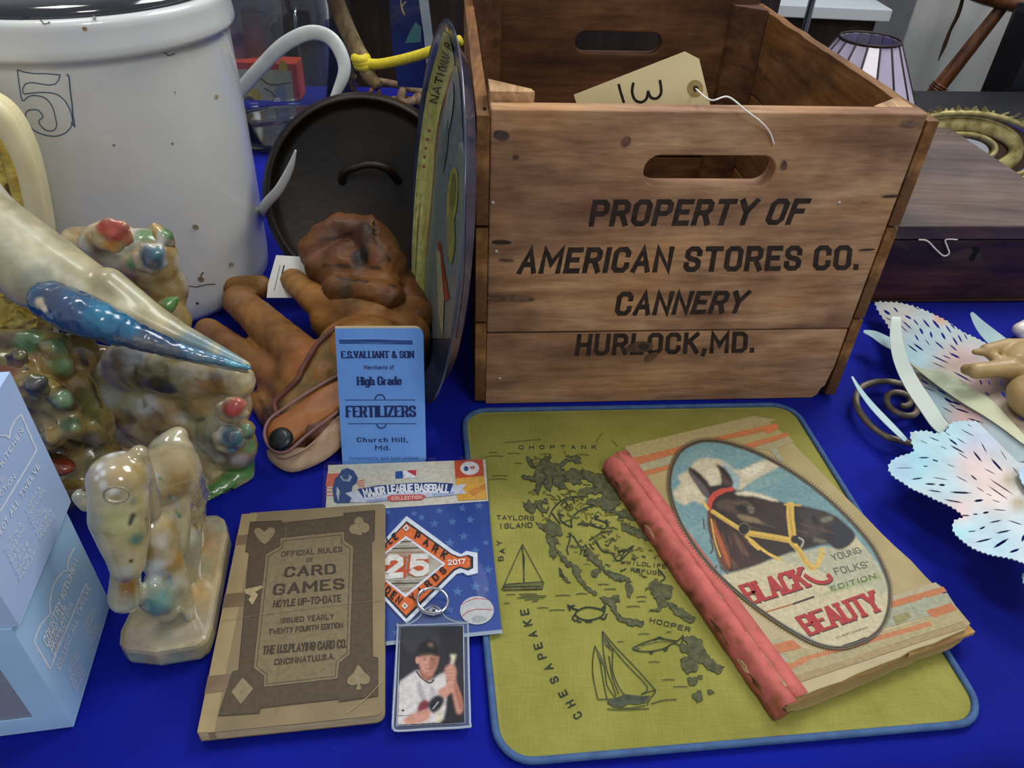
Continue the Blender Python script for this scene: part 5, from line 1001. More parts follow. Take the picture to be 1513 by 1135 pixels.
oval = f7([(306, 300), (316, 235), (350, 180), (410, 151), (480, 151), (560, 172), (640, 205), (720, 250), (800, 305), (880, 372), (950, 442), (1010, 515), (1050, 590), (1072, 660), (1068, 740), (1040, 805), (980, 850), (900, 872), (820, 858), (740, 818), (650, 760), (560, 692), (480, 620), (410, 540), (352, 450), (318, 370)])
A.build('lower_border_print', bb)
HA = Canvas(984, 648, 1326, 966, 1.15, (112, 146, 148)); HA.soft = 1.3
for k in range(40):
    HA.ell((random.uniform(990, 1260), random.uniform(655, 800)), random.uniform(10, 34), random.uniform(6, 14), random.choice([(104, 142, 146), (122, 154, 152), (134, 160, 154), (98, 134, 142)]), -20, a=.35)
# clouds
HA.poly(h([(155, 380), (200, 330), (180, 280), (240, 250), (300, 180), (380, 165), (470, 180), (530, 230), (580, 240), (640, 220), (720, 180), (800, 180), (840, 215), (780, 250), (700, 290), (640, 330), (560, 380), (400, 400), (330, 460), (280, 440), (230, 470), (170, 440)]), (196, 184, 154), 3)
HA.poly(h([(200, 400), (240, 340), (330, 330), (380, 230), (440, 240), (420, 330), (360, 380), (260, 400)]), (206, 194, 164), 3)
HA.poly(h([(600, 240), (700, 200), (740, 220), (660, 290), (600, 270)]), (214, 206, 180), 3); HA.poly(h([(470, 200), (520, 230), (580, 300), (560, 370), (500, 330)]), (150, 172, 170), 3)
# cream title panel
HA.poly(g([(0, 395), (100, 365), (300, 300), (450, 250), (560, 205), (680, 200), (850, 160), (950, 170), (1090, 60), (1180, 170), (1270, 290), (1330, 400), (1360, 520), (1370, 620), (1350, 740), (1290, 840), (1200, 900), (1080, 950), (960, 960), (840, 935), (700, 870), (560, 790), (400, 710), (250, 600), (120, 500)]), (194, 182, 146))
HA.poly(g([(560, 205), (680, 200), (850, 160), (930, 175), (1180, 170), (1270, 290), (1330, 400), (1355, 500), (1300, 560), (1250, 480), (900, 500), (860, 480), (910, 400), (860, 370), (780, 330), (640, 310), (500, 270)]), (172, 170, 142))
HA.poly(g([(770, 560), (900, 510), (1260, 385), (1300, 375), (1305, 400), (1000, 500), (790, 566)]), (150, 160, 106))
# horse
head = [(515, 905), (470, 870), (435, 800), (400, 680), (375, 600), (372, 500), (385, 440), (340, 400), (290, 320), (255, 270), (248, 235), (265, 225), (330, 270), (375, 320), (395, 350), (455, 340), (460, 290), (445, 240), (420, 205), (470, 220), (510, 265), (540, 325), (530, 360), (600, 380), (700, 395), (800, 430), (880, 460), (960, 470), (1040, 485), (1130, 510), (1200, 540), (1260, 590), (1310, 640), (1322, 680), (1290, 720), (1240, 755), (1190, 750), (1150, 720), (1080, 735), (1000, 755), (930, 770), (870, 785), (800, 810), (760, 825), (640, 870)]
HA.poly(h(head), (44, 30, 25), 2)
for P_, c_, s_ in [([(385, 450), (400, 600), (440, 740), (500, 870), (520, 900), (470, 870), (430, 780), (385, 640), (372, 520)], (104, 52, 28), 3), ([(410, 560), (440, 640), (480, 720), (520, 860), (500, 860), (450, 740), (410, 640)], (176, 92, 42), 3), ([(480, 600), (560, 680), (640, 780), (760, 820), (560, 880), (520, 760)], (58, 36, 28), 3), ([(540, 640), (600, 720), (640, 800), (600, 780), (560, 720)], (104, 74, 52), 3),
                   ([(255, 240), (300, 290), (350, 340), (385, 400), (380, 430), (330, 370), (280, 310)], (96, 84, 86), 2), ([(450, 240), (500, 300), (530, 340), (480, 340), (470, 290)], (84, 62, 54), 2), ([(395, 350), (450, 340), (520, 350), (480, 375), (410, 390)], (38, 34, 40), 2),
                   ([(560, 530), (640, 540), (720, 560), (800, 580), (780, 600), (700, 585), (600, 570)], (130, 110, 80), 3), ([(520, 450), (580, 440), (640, 450), (660, 490), (600, 480)], (92, 76, 58), 3), ([(560, 480), (600, 465), (640, 490), (630, 510), (580, 510)], (26, 20, 20), 3), ([(630, 470), (670, 480), (670, 520), (640, 520)], (112, 100, 84), 3),
                   ([(550, 390), (620, 380), (720, 400), (830, 440), (790, 445), (680, 412), (580, 405)], (220, 208, 180), 2), ([(660, 425), (800, 450), (880, 480), (880, 600), (800, 540), (700, 470)], (56, 40, 32), 3), ([(430, 450), (520, 430), (560, 520), (500, 510), (440, 490)], (78, 62, 48), 3), ([(700, 500), (820, 540), (880, 620), (800, 620), (700, 560)], (52, 38, 32), 3),
                   ([(960, 500), (1060, 500), (1160, 530), (1180, 600), (1080, 600), (980, 560)], (56, 48, 44), 3), ([(1180, 580), (1260, 600), (1320, 660), (1290, 720), (1230, 740), (1180, 700)], (36, 38, 46), 3), ([(1000, 560), (1080, 580), (1140, 640), (1060, 680), (980, 660)], (66, 54, 46), 3), ([(1040, 540), (1060, 535), (1080, 570), (1100, 600), (1060, 590)], (24, 24, 28), 3), ([(1100, 560), (1160, 540), (1180, 560), (1120, 580)], (116, 112, 96), 3), ([(1060, 680), (1140, 700), (1120, 715), (1060, 705)], (106, 96, 80), 3), ([(640, 690), (760, 720), (900, 740), (860, 790), (760, 800), (680, 760)], (48, 34, 32), 3)]:
    HA.poly(h(P_), c_, s_)
HA.stroke(h([(380, 490), (390, 440), (420, 400), (470, 375), (530, 365)]), [7, 8, 8, 6, 5], (190, 70, 52))
YL = (214, 176, 80)
HA.stroke(h([(405, 510), (480, 560), (575, 620)]), 6, YL); HA.stroke(h([(640, 650), (760, 670), (900, 695)]), 8.5, YL); HA.stroke(h([(905, 470), (905, 540), (920, 670)]), 11, YL, 3); HA.stroke(h([(870, 465), (970, 470)]), 3, (190, 152, 66))
HA.stroke(h([(620, 670), (680, 720), (760, 780), (840, 820)]), 4, YL, 3); HA.stroke(h([(650, 700), (700, 745)]), 7, YL); HA.stroke(h([(910, 705), (960, 760), (1000, 830), (1050, 875)]), 8, YL, 3); HA.stroke(h([(1105, 755), (1105, 800), (1075, 865)]), 7, (204, 172, 84), 3); HA.stroke(h([(395, 560), (420, 700), (455, 800)]), 2, YL, 3); HA.stroke(h([(345, 450), (375, 495)]), 4, YL)
HA.ell(h([(607, 622)])[0], 8.5, 8.5, (34, 26, 24)); HA.stroke([(h([(607, 622)])[0][0]+8*math.cos(a), h([(607, 622)])[0][1]+8*math.sin(a)) for a in np.linspace(0, 6.28, 14)[:-1]], 1.2, (176, 160, 120), closed=True); HA.ell(h([(935, 690)])[0], 6, 6, (40, 34, 34)); HA.stroke(h([(960, 680), (990, 700), (975, 740)]), 2.5, (170, 166, 150), 3)
for s_ in ([(390, 690), (405, 750), (390, 780)], [(345, 560), (350, 620)], [(430, 860), (410, 910)], [(455, 870), (500, 910)], [(380, 620), (395, 680)]): HA.stroke(h(s_), 2.4, (70, 62, 64), 3)
rs_ = random.Random(3)
for k in range(90):   # hair strokes following the head
    x = rs_.uniform(420, 1250); y = 470+(x-420)*.25+rs_.uniform(-60, 200)
    if x > 1000 and y > 700: continue
    c_ = rs_.choice([(92, 68, 50), (44, 32, 28), (110, 88, 62), (56, 42, 36), (36, 28, 28)]); L_ = rs_.uniform(30, 90)
    if 470 < x < 1150 and y < 760: HA.stroke(h([(x, y), (x+L_*.5, y+L_*.14), (x+L_, y+L_*.3)]), rs_.uniform(1, 2.6), c_, 0, a=.35)
for k in range(26):
    x = rs_.uniform(420, 620); y = rs_.uniform(600, 840); HA.stroke(h([(x, y), (x+rs_.uniform(10, 40), y+rs_.uniform(50, 90))]), rs_.uniform(1.5, 3), rs_.choice([(140, 76, 40), (96, 56, 38), (60, 40, 34), (120, 84, 56)]), a=.4)
HA.im *= (1+.05*RN.standard_normal(HA.X.shape))[..., None]
YL = (206, 170, 78)
for P_, w_ in [([(405, 510), (480, 560), (575, 620)], 5.5), ([(640, 650), (760, 670), (900, 695)], 8), ([(905, 470), (905, 540), (920, 670)], 10), ([(910, 705), (960, 760), (1000, 830), (1050, 875)], 7.5)]: HA.stroke(h(P_), w_, YL); HA.stroke([(x, y+2) for x, y in h(P_)], w_*.35, (168, 128, 50), a=.6)
HA.ell(h([(607, 622)])[0], 8, 8, (30, 22, 20)); HA.ell(h([(935, 690)])[0], 6, 6, (36, 30, 30)); HA.stroke(h([(960, 680), (990, 700), (975, 740)]), 2.2, (160, 156, 140), 3)
HA.build('horse_picture', bb, planemap(cp_, (0, 0, 1)), .0008, oval)
A = Art(planemap(cp_, (0, 0, 1)), .000022); A.l = 40
# lettering
RD = (168, 44, 44); SH = (70, 48, 48)
for off, cc_ in ((1.6, SH), (0, RD)):
    A.text('BLACK', [(x+off*.7, y+off) for x, y in g([(268, 626), (745, 478), (152, 462), (672, 308)])], cc_, .185, .10, .05, .6)
    A.text('BEAUTY', [(x+off*.7, y+off) for x, y in g([(732, 876), (1336, 664), (604, 714), (1232, 496)])], cc_, .185, .10, .05, .6)
    A.stroke([(x+off*.7, y+off) for x, y in g([(690, 380), (740, 415), (800, 440), (860, 440), (898, 420), (895, 395), (870, 380)])], 5.2, cc_, 4)
A.text('YOUNG', g([(925, 272), (1152, 204), (895, 220), (1125, 160)]), (62, 62, 56), .1, .2); A.text("FOLKS'", g([(945, 385), (1215, 320), (918, 330), (1190, 270)]), (92, 96, 76), .13, .2); A.text('EDITION', g([(910, 510), (1265, 408), (895, 475), (1250, 368)]), (84, 108, 54), .16, .24)
A.stroke(g([(345, 690), (600, 615), (770, 556)]), 1.8, (176, 100, 52)); A.stroke(g([(600, 615), (770, 556)]), 2.6, (66, 48, 44))
A.text('A.L.BURT COMPANY', g([(945, 890), (1205, 806), (940, 876), (1200, 792)]), (120, 108, 84), .16, .2)
A.poly(g([(990, 945), (1100, 912), (1170, 880), (1200, 882), (1215, 890), (1290, 850), (1200, 915), (1090, 955)]), (58, 54, 58))
oc = catmull(oval, 5, True)
A.stroke(oc, 5, (104, 92, 68), closed=True); A.stroke(oc, 1.8, (50, 44, 38), closed=True)
A.layer(); m = len(oc); oc2 = catmull(oval, 9, True); cx_, cy_ = np.mean([p[0] for p in oval]), np.mean([p[1] for p in oval])
for i in range(0, len(oc2)):
    p = oc2[i]; d = oc2[(i+1) % len(oc2)]-oc2[i-1]; d /= np.linalg.norm(d); n_ = np.array([-d[1], d[0]]); n_ = n_ if np.dot(n_, p-np.array([cx_, cy_])) > 0 else -n_
    A.stroke([p+n_*2, p+n_*5.5], 1.0, (84, 74, 52), up=False)
A.build('cover_lettering', bb)
# ------------------------------------------------------------------ card games rule book
kz = .0122; kq = [onz(x, y, kz) for x, y in ((296, 1082), (571, 1058), (567, 743), (356, 760))]
kb_ = thing('rule_book', (sum(kq)/4)*np.array([1, 1, 0]), 'old brown card games rule book with taped spine and suit symbols', 'book')
kex = (kq[1]-kq[0]+kq[2]-kq[3]); kyaw = math.atan2(kex[1], kex[0]); KW = np.linalg.norm(kex)/2; KH = (np.linalg.norm(kq[3]-kq[0])+np.linalg.norm(kq[2]-kq[1]))/2
KF = frame(sum(kq)/4, kyaw); KF[0][2] = 0
kraft = mat('old_kraft_cover', '74654a', '877757', rough=.7, scale=22, bump=.12, lo=.3, hi=.7); kpage = mat('rule_book_pages', 'b4a078', 'cfbd94', rough=.85, scale=60, stretch=(1, 1, 20), bump=.5)
def rrect(x0, x1, y0, y1, rs, n=5):
    P_ = []
    for (cx, cy, a0), r in zip(((x1, y0, -90), (x1, y1, 0), (x0, y1, 90), (x0, y0, 180)), rs):
        sx = -1 if cx == x1 else 1; sy = -1 if cy == y1 else 1
        if r == 0: P_.append((cx, cy)); continue
        for k in range(n): a = math.radians(a0+90*k/(n-1)); P_.append((cx+sx*r+r*math.cos(a), cy+sy*r+r*math.sin(a)))
    return P_
rs = (.006, .004, .0, .0)
prism('back_cover', [fp(KF, a, b_, .0025) for a, b_ in rrect(-KW/2, KW/2, -KH/2, KH/2, rs)], (0, 0, 1), .0006, kraft, kb_)
prism('page_block', [fp(KF, a, b_, .0031) for a, b_ in rrect(-KW/2+.0005, KW/2-.0004, -KH/2+.0004, KH/2-.0005, rs)], (0, 0, 1), .0083, kpage, kb_)
prism('front_cover', [fp(KF, a, b_, .0114) for a, b_ in rrect(-KW/2+.006, KW/2, -KH/2, KH/2, rs)], (0, 0, 1), .0008, kraft, kb_)
prism('spine_paper', [fp(KF, a, b_, .0030) for a, b_ in [(-KW/2-.0006, -KH/2+.001), (-KW/2+.010, -KH/2), (-KW/2+.012, KH/2-.001), (-KW/2-.0006, KH/2-.001)]], (0, 0, 1), .0093, mat('spine_paper', '8c7a56', '98865f', rough=.7, scale=40), kb_)
kt = mat('brown_tape', '64503a', '705a40', rough=.45, scale=60, coat=.2)
kp = T(280, 670, .3876)
for a, b_ in ((.06, .075), (.435, .475), (.765, .80)):
    pass
for y_a, y_b, xe in ((312, 350, .020), (532, 585, .020), (838, 905, .016)):
    za = [onz(*kp([(x, y)])[0], .0124) for x, y in ((180, y_a), (180, y_b))]
    yl = [np.dot(z_-KF[0], KF[2]) for z_ in za]
    prism('tape_strip', [fp(KF, a, b_, .0123) for a, b_ in ((-KW/2-.0008, yl[1]), (-KW/2+xe, yl[1]+.0005), (-KW/2+xe-.001, yl[0]), (-KW/2-.0008, yl[0]-.0003))], (0, 0, 1), .0002, kt, kb_)
    prism('tape_strip', [fp(KF, -KW/2-.0008, b_, c_) for b_, c_ in ((yl[1], .0032), (yl[0], .0032), (yl[0], .0124), (yl[1], .0124))], KF[1], -.0002, kt, kb_)
A = Art(planemap((0, 0, .0128), (0, 0, 1)), .00002); FD = (80, 68, 50); TX = (60, 50, 38); KR = (122, 108, 80)
A.poly(kp([(232, 262), (350, 257), (354, 266), (590, 240), (588, 229), (706, 218), (704, 330), (694, 336), (698, 775), (718, 780), (718, 925), (572, 946), (568, 936), (270, 970), (266, 990), (110, 1000), (165, 832), (188, 828), (228, 378), (214, 374)]), FD)
A.poly(kp([(344, 322), (590, 297), (592, 332), (626, 356), (612, 768), (572, 800), (566, 860), (282, 892), (284, 850), (243, 818), (290, 385), (346, 352)]), KR)
A.stroke(kp([(356, 334), (578, 311), (580, 342), (612, 364), (600, 762), (560, 792), (555, 850), (294, 880), (296, 842), (256, 812), (302, 392), (354, 362)]), 1.0, TX, closed=True)
A.stroke(kp([(344, 322), (590, 297), (592, 332), (626, 356), (612, 768), (572, 800), (566, 860), (282, 892), (284, 850), (243, 818), (290, 385), (346, 352)]), 1.0, TX, closed=True)
A.stroke(kp([(232, 262), (350, 257), (354, 266), (590, 240), (588, 229), (706, 218), (704, 330), (694, 336), (698, 775), (718, 780), (718, 925), (572, 946), (568, 936), (270, 970), (266, 990), (110, 1000), (165, 832), (188, 828), (228, 378), (214, 374)]), .8, TX, closed=True)
for tx, Q, wt_ in [('OFFICIAL RULES', [(348, 396), (584, 376), (352, 374), (582, 355)], .2), ('OF', [(444, 416), (472, 413), (446, 400), (472, 397)], .2), ('CARD', [(358, 476), (560, 462), (366, 432), (556, 418)], .25), ('GAMES', [(315, 545), (592, 520), (322, 497), (590, 473)], .25), ('HOYLE UP-TO-DATE', [(316, 590), (578, 567), (322, 561), (578, 538)], .19), ('ISSUED YEARLY', [(345, 650), (552, 633), (348, 629), (551, 611)], .19), ('TWENTY FOURTH EDITION', [(300, 693), (586, 666), (303, 670), (586, 644)], .19), ('THE U.S.PLAYING CARD CO.', [(276, 769), (600, 742), (282, 735), (600, 708)], .18), ('CINCINNATI,U.S.A.', [(322, 809), (554, 786), (325, 785), (554, 762)], .19)]:
    A.text(tx, kp(Q), TX, wt_, .2, .02 if wt_ > .2 else 0, .6 if wt_ > .2 else 1)
SU = (136, 122, 92)
A.poly(kp([(287, 347), (262, 325), (247, 300), (252, 288), (268, 286), (286, 299), (303, 285), (322, 286), (326, 300), (313, 322)]), SU, 2)
A.poly(kp([(203, 856), (243, 898), (196, 958), (160, 910)]), SU)
for c_, r_ in (((646, 262), 7), ((628, 290), 7.5), ((667, 285), 7.5)): A.ell(kp([c_])[0], r_, r_, SU)
A.poly(kp([(642, 285), (652, 285), (658, 312), (638, 314)]), SU)
A.poly(kp([(643, 808), (665, 835), (688, 855), (683, 878), (660, 882), (650, 878), (655, 900), (636, 902), (640, 880), (625, 886), (604, 880), (604, 858), (626, 838)]), SU, 2)
A.poly(kp([(210, 520), (275, 505), (282, 512), (250, 530), (262, 540), (240, 580), (225, 560), (235, 545), (212, 535)]), (168, 150, 112))
A.stroke(kp([(120, 640), (400, 600), (740, 560)]), .5, (126, 110, 80)); A.stroke(kp([(330, 1000), (345, 700), (370, 250)]), .5, (128, 112, 82)); A.stroke(kp([(600, 990), (680, 930), (735, 870)]), .8, (176, 158, 120))
A.build('cover_print', kb_)
# ------------------------------------------------------------------ baseball patch in its sleeve
pk = T(460, 670, .3788); pk2 = T(460, 670, .1983)
ptz = .0070; pth = thing('patch_package', onz(610, 800)*np.array([1, 1, 0]), 'carded baseball anniversary patch in a clear sleeve partly under the rule book', 'package')
# gently rising card: from the table (left) onto the cushion edge (right)
pc_ = [onz(x, y, .0078) for x, y in ((742, 933), (709, 681))]; pa = np.array([pc_[0][0], pc_[0][1], .0074]); pb = np.array([pc_[1][0], pc_[1][1], .0074]); pl_ = onz(478, 700, .0016)
pn = np.cross(pb-pa, pl_-pa); pn /= np.linalg.norm(pn); pn = pn if pn[2] > 0 else -pn
pmx = lambda x, y, o: onp(x, y, pa, pn)+pn*o
slm = thin_glass('clear_sleeve', (250, 251, 252), .04, .0, (220, 228, 236), 1.18)
cardP = pk([(66, 46), (680, 24), (700, 300), (742, 688), (290, 735), (60, 740), (50, 400)])
navyc = mat('patch_card', '1e3d86', '234492', rough=.4, scale=30)
prism('backing_card', [pmx(x, y, -.0003) for x, y in cardP], pn, -.0005, navyc, pth)
A = Art(pmx, .00003)
A.poly(pk([(66, 46), (680, 24), (690, 186), (285, 215), (56, 218)]), (214, 210, 192))
for (x, y, r_) in [(360, 265, 20), (430, 250, 18), (480, 275, 20), (550, 268, 20), (620, 260, 20), (655, 205, 18), (590, 215, 18), (500, 225, 18), (400, 235, 16), (480, 335, 22), (540, 350, 24), (595, 325, 22), (640, 380, 20), (510, 400, 20), (690, 455, 22), (640, 520, 24), (570, 540, 24), (540, 610, 20), (620, 590, 16), (470, 620, 20), (680, 350, 16), (420, 690, 18), (330, 700, 18), (685, 530, 14), (600, 440, 12), (300, 230, 14)]:
    cx, cy = pk([(x, y)])[0]; P_ = []
    for k in range(10): a = math.pi*k/5-math.pi/2+.05; rr_ = (r_ if k % 2 == 0 else r_*.42)*.3788; P_.append((cx+rr_*math.cos(a), cy+rr_*math.sin(a)*.9))
    A.poly(P_, (78, 116, 176), up=False)
A.layer()
# pitcher, stripes
A.poly(pk([(62, 80), (110, 78), (90, 130), (56, 130)]), (214, 108, 76)); 
for y in (138, 152, 166): A.stroke(pk([(56, y), (86, y-2)]), 1.6, (214, 108, 76))
for k in range(4): A.stroke(pk([(172+k*6, 112+k*9), (208, 104+k*10)]), 2, (220, 130, 100))
A.poly(pk([(88, 190), (82, 140), (92, 100), (108, 84), (118, 66), (140, 58), (165, 68), (182, 96), (176, 118), (160, 130), (158, 170), (150, 195), (100, 196)]), (42, 72, 130)); A.poly(pk([(112, 92), (130, 84), (146, 84), (160, 92), (150, 112), (124, 108)]), (160, 172, 190)); A.ell(pk([(134, 92)])[0], 5, 4.5, (42, 72, 130)); A.poly(pk([(100, 130), (112, 150), (106, 190), (98, 160)]), (190, 196, 200))
A.poly(pk([(328, 72), (356, 70), (358, 98), (328, 100)]), (38, 84, 166)); A.poly(pk([(370, 68), (410, 66), (408, 92), (388, 80)]), (206, 52, 66)); A.poly(pk([(356, 72), (370, 68), (388, 80), (410, 92), (410, 97), (358, 100), (366, 84)]), (238, 238, 240)); A.ell(pk([(362, 80)])[0], 2, 2.2, (238, 238, 240))
A.poly(pk([(558, 30), (668, 25), (674, 90), (562, 100)]), (206, 82, 46)); A.poly(pk([(562, 100), (674, 90), (686, 180), (572, 186), (566, 150)]), (222, 168, 68)); A.poly(pk([(610, 150), (676, 120), (680, 140), (630, 170)]), (212, 140, 56)); A.ell(pk([(618, 60)])[0], 14, 10, (236, 234, 232)); A.ell(pk([(604, 62)])[0], 3.5, 3.8, (40, 78, 150)); A.poly(pk([(616, 54), (640, 52), (636, 64), (622, 62)]), (196, 100, 90))
# banner
A.poly(pk([(132, 158), (160, 150), (200, 146), (560, 128), (606, 120), (590, 142), (606, 158), (550, 164), (470, 172), (300, 184), (200, 194), (150, 192), (158, 176)]), (206, 212, 228)); A.poly(pk([(210, 186), (290, 176), (300, 186), (230, 194)]), (150, 166, 206)); A.poly(pk([(470, 160), (560, 152), (550, 166), (480, 172)]), (164, 178, 212))
A.poly(pk([(180, 142), (260, 128), (380, 118), (480, 116), (554, 120), (540, 158), (460, 152), (380, 154), (280, 164), (204, 176)]), (30, 58, 124))
A.text('MAJOR', pk([(208, 176), (292, 162), (196, 140), (286, 130)]), (236, 238, 242), .2, .14, 0, 1, .0); A.text('LEAGUE', pk([(298, 162), (398, 154), (294, 126), (396, 121)]), (236, 238, 242), .2, .14); A.text('BASEBALL', pk([(404, 154), (536, 158), (402, 121), (542, 124)]), (236, 238, 242), .2, .14)
A.poly(pk([(296, 172), (310, 166), (430, 162), (448, 170), (432, 184), (312, 190), (298, 184)]), (208, 92, 84)); A.text('COLLECTION', pk([(314, 186), (432, 180), (314, 172), (432, 167)]), (240, 220, 214), .16, .3)
A.build('card_print', pth)
# embroidered patch: raised pieces
emb_w = mat('white_thread', 'cdd4e2', 'dfe4ec', rough=.7, scale=300, bump=.5); emb_o = mat('orange_thread', 'cf5e24', 'e2702e', rough=.65, scale=400, bump=.5); emb_k = mat('black_thread', '22242c', '2e3038', rough=.7, scale=400, bump=.4); emb_g = mat('grey_thread', '8c7c68', 'b4ab9c', rough=.7, scale=70, bump=.5)
DC = (368, 455)
def dia(s_, bump_=1, bx=0):
    P_ = [(370, 455-205*s_), (560-bx, 387), (600-bx*1.0, 394), (650-bx, 392), (646-bx, 472), (600-bx, 474), (565-bx, 470), (372, 455+208*s_), (178, 458)]
    return P_
outer_d = [(372, 248), (555, 383), (585, 397), (605, 384), (648, 392), (650, 470), (610, 480), (590, 468), (566, 474), (372, 668), (176, 458)]
blk = [(372, 268), (548, 396), (578, 408), (612, 400), (632, 408), (632, 452), (612, 462), (580, 452), (560, 462), (371, 650), (192, 458)]
org = [(371, 278), (545, 402), (575, 414), (606, 407), (620, 416), (620, 446), (606, 454), (578, 446), (556, 455), (370, 638), (200, 458)]
inn_w = [(370, 328), (524, 437), (368, 568), (218, 446)]; inn_ = [(370, 338), (512, 438), (368, 556), (228, 446)]
for nm, P_, m_, z_, th_, lb in [('patch_border', outer_d, emb_w, .0002, .0011, 'white stitched border'), ('patch_outline', blk, emb_k, .0013, .0002, None), ('patch_field', org, emb_o, .0015, .0003, 'orange stitched field'), ('patch_outline', inn_w, emb_w, .0018, .0002, None), ('patch_centre', inn_, emb_g, .0020, .0002, None)]:
    prism(nm, [pmx(x, y, z_) for x, y in pk(P_)], pn, th_, m_, pth, .0001, label=lb)
A = Art(lambda x, y, o: pmx(x, y, o+.0023), .00003)
for y, a_, b_ in [(352, 350, 392), (364, 330, 400), (378, 318, 420), (394, 300, 440), (500, 300, 440), (515, 315, 420), (530, 335, 405), (543, 352, 385), (412, 285, 455), (484, 280, 458)]: A.stroke(pk([(a_, y), (b_, y-2)]), 1.4, random.choice([(60, 56, 54), (170, 130, 96), (200, 196, 188)]))
for off, c_, wt_ in ((0, (196, 84, 44), .40), (0, (226, 222, 214), .24)):
    A.text('25', pk([(284, 500), (462, 484), (288, 404), (458, 400)]), c_, wt_, .32 if wt_ < .3 else .2)
KB = (24, 24, 30)
A.text('PARK', pk([(402, 338), (520, 424), (412, 308), (536, 398)]), KB, .2, .8); A.text('ORIOLE', pk([(226, 426), (342, 340), (208, 402), (326, 316)]), KB, .2, .7); A.text('CAMDEN', pk([(214, 486), (342, 600), (232, 464), (360, 572)]), KB, .2, .5); A.text('YARDS', pk([(398, 590), (532, 468), (380, 566), (512, 448)]), KB, .2, .7)
A.text('2017', pk([(534, 446), (602, 440), (532, 424), (600, 420)]), (240, 236, 230), .2, .2)
for c_ in ((371, 300), (366, 604)): A.poly(pk([(c_[0], c_[1]-14), (c_[0]+13, c_[1]), (c_[0], c_[1]+14), (c_[0]-13, c_[1])]), (224, 220, 214)); A.ell(pk([c_])[0], 1.6, 1.6, (90, 80, 74))
A.build('patch_lettering', pth)
# ball printed on the card
A = Art(lambda x, y, o: pmx(x, y, o+.0004), .00004); A.ell(pk([(646, 614)])[0], 25, 21, (200, 200, 198), 0, 32); A.stroke(pk([(588, 590), (620, 574), (650, 568), (690, 572)]), 1.2, (196, 90, 84), 3); A.stroke(pk([(586, 640), (610, 620), (650, 610), (706, 612)]), 1.2, (196, 90, 84), 3); A.ell(pk([(655, 648)])[0], 11, 5, (170, 180, 176), 0); A.build('printed_ball', pth)
prism('clear_sleeve', [pmx(x, y, .0030) for x, y in pk([(50, 42), (684, 18), (706, 300), (750, 700), (300, 742), (50, 760), (40, 400)])], pn, .0001, slm, pth)
prism('sleeve_edge', [pmx(x, y, .0001) for x, y in pk([(290, 735), (742, 688), (748, 702), (292, 750)])], pn, .0003, mat('sleeve_edge', 'a8b8c8', rough=.2, alpha=.6), pth)
# ------------------------------------------------------------------ key ring with the player card
rp = T(570, 860, .2026); rz = .0046
def rpt(x, y, z): return onz(x, y, z)
kh = thing('card_keychain', onz(638, 1000)*np.array([1, 1, 0]), 'clear acrylic keychain holding a baseball player card', 'keychain')
acr = thin_glass('clear_acrylic', (238, 242, 248), .05, .10, (190, 204, 222), 1.4)
body = catmull([rpt(x, y, .0026) for x, y in rp([(88, 330), (100, 318), (170, 305), (230, 270), (262, 232), (290, 200), (330, 180), (370, 182), (402, 205), (425, 245), (460, 272), (520, 292), (585, 298), (600, 312), (606, 400), (612, 700), (618, 1020), (605, 1060), (570, 1072), (330, 1085), (90, 1092), (55, 1075), (46, 1040), (60, 700)])], 3, True)
prism('acrylic_case', body, (0, 0, 1), .0038, acr, kh, .0007)
photo = rp([(110, 335), (562, 322), (572, 1022), (84, 1045)])
prism('photo_card', [rpt(x, y, .0066) for x, y in photo], (0, 0, 1), .0002, mat('photo_paper', '2a2a32', rough=.35), kh)
rim = [rpt(x, y, .0066) for x, y in rp([(88, 332), (100, 320), (340, 312), (585, 302), (598, 315), (606, 700), (614, 1020), (600, 1056), (330, 1072), (90, 1086), (58, 1068), (50, 1040), (70, 700)])]
tube('case_rim', rim, .0008, mat('acrylic_edge', 'c8d4e4', rough=.1, spec=.8, alpha=.45), kh, 8, 3, True); tube('case_rim', [rpt(x, y, .0068) for x, y in rp([(104, 330), (566, 316), (577, 1028), (80, 1050)])], .0004, mat('acrylic_line', 'dce6f0', rough=.1, alpha=.5), kh, 6, 1, True)
PA = Canvas(584, 920, 692, 1076, .75, (36, 34, 44)); PA.soft = 1.3
PA.poly(photo, (36, 34, 44)); PA.poly(rp([(120, 350), (330, 340), (400, 440), (300, 520), (150, 500)]), (52, 50, 60), 3); PA.poly(rp([(400, 340), (560, 335), (570, 600), (450, 560)]), (28, 28, 38), 2); PA.poly(rp([(420, 950), (470, 700), (560, 800), (572, 1020), (380, 1030)]), (24, 24, 30), 2)
PA.poly(rp([(88, 975), (92, 760), (130, 710), (210, 655), (240, 650), (300, 720), (360, 700), (430, 660), (450, 720), (440, 860), (420, 1000), (330, 1030), (84, 1042)]), (206, 200, 200), 2)
PA.poly(rp([(240, 720), (280, 800), (300, 900), (270, 880), (230, 790)]), (170, 164, 170), 2); PA.poly(rp([(330, 750), (360, 800), (350, 850), (320, 830)]), (176, 170, 176), 2); PA.poly(rp([(230, 960), (240, 890), (280, 860), (320, 880), (310, 930), (260, 960)]), (120, 40, 56), 2); PA.stroke(rp([(88, 978), (160, 975), (230, 965)]), 1, (40, 34, 40))
SK = (196, 142, 122); SD = (156, 100, 84)
PA.stroke(rp([(225, 655), (260, 700), (320, 738), (350, 715)]), 2.4, (30, 28, 32), 3)
PA.poly(rp([(245, 640), (262, 700), (300, 722), (335, 700), (350, 660)]), SD, 2)
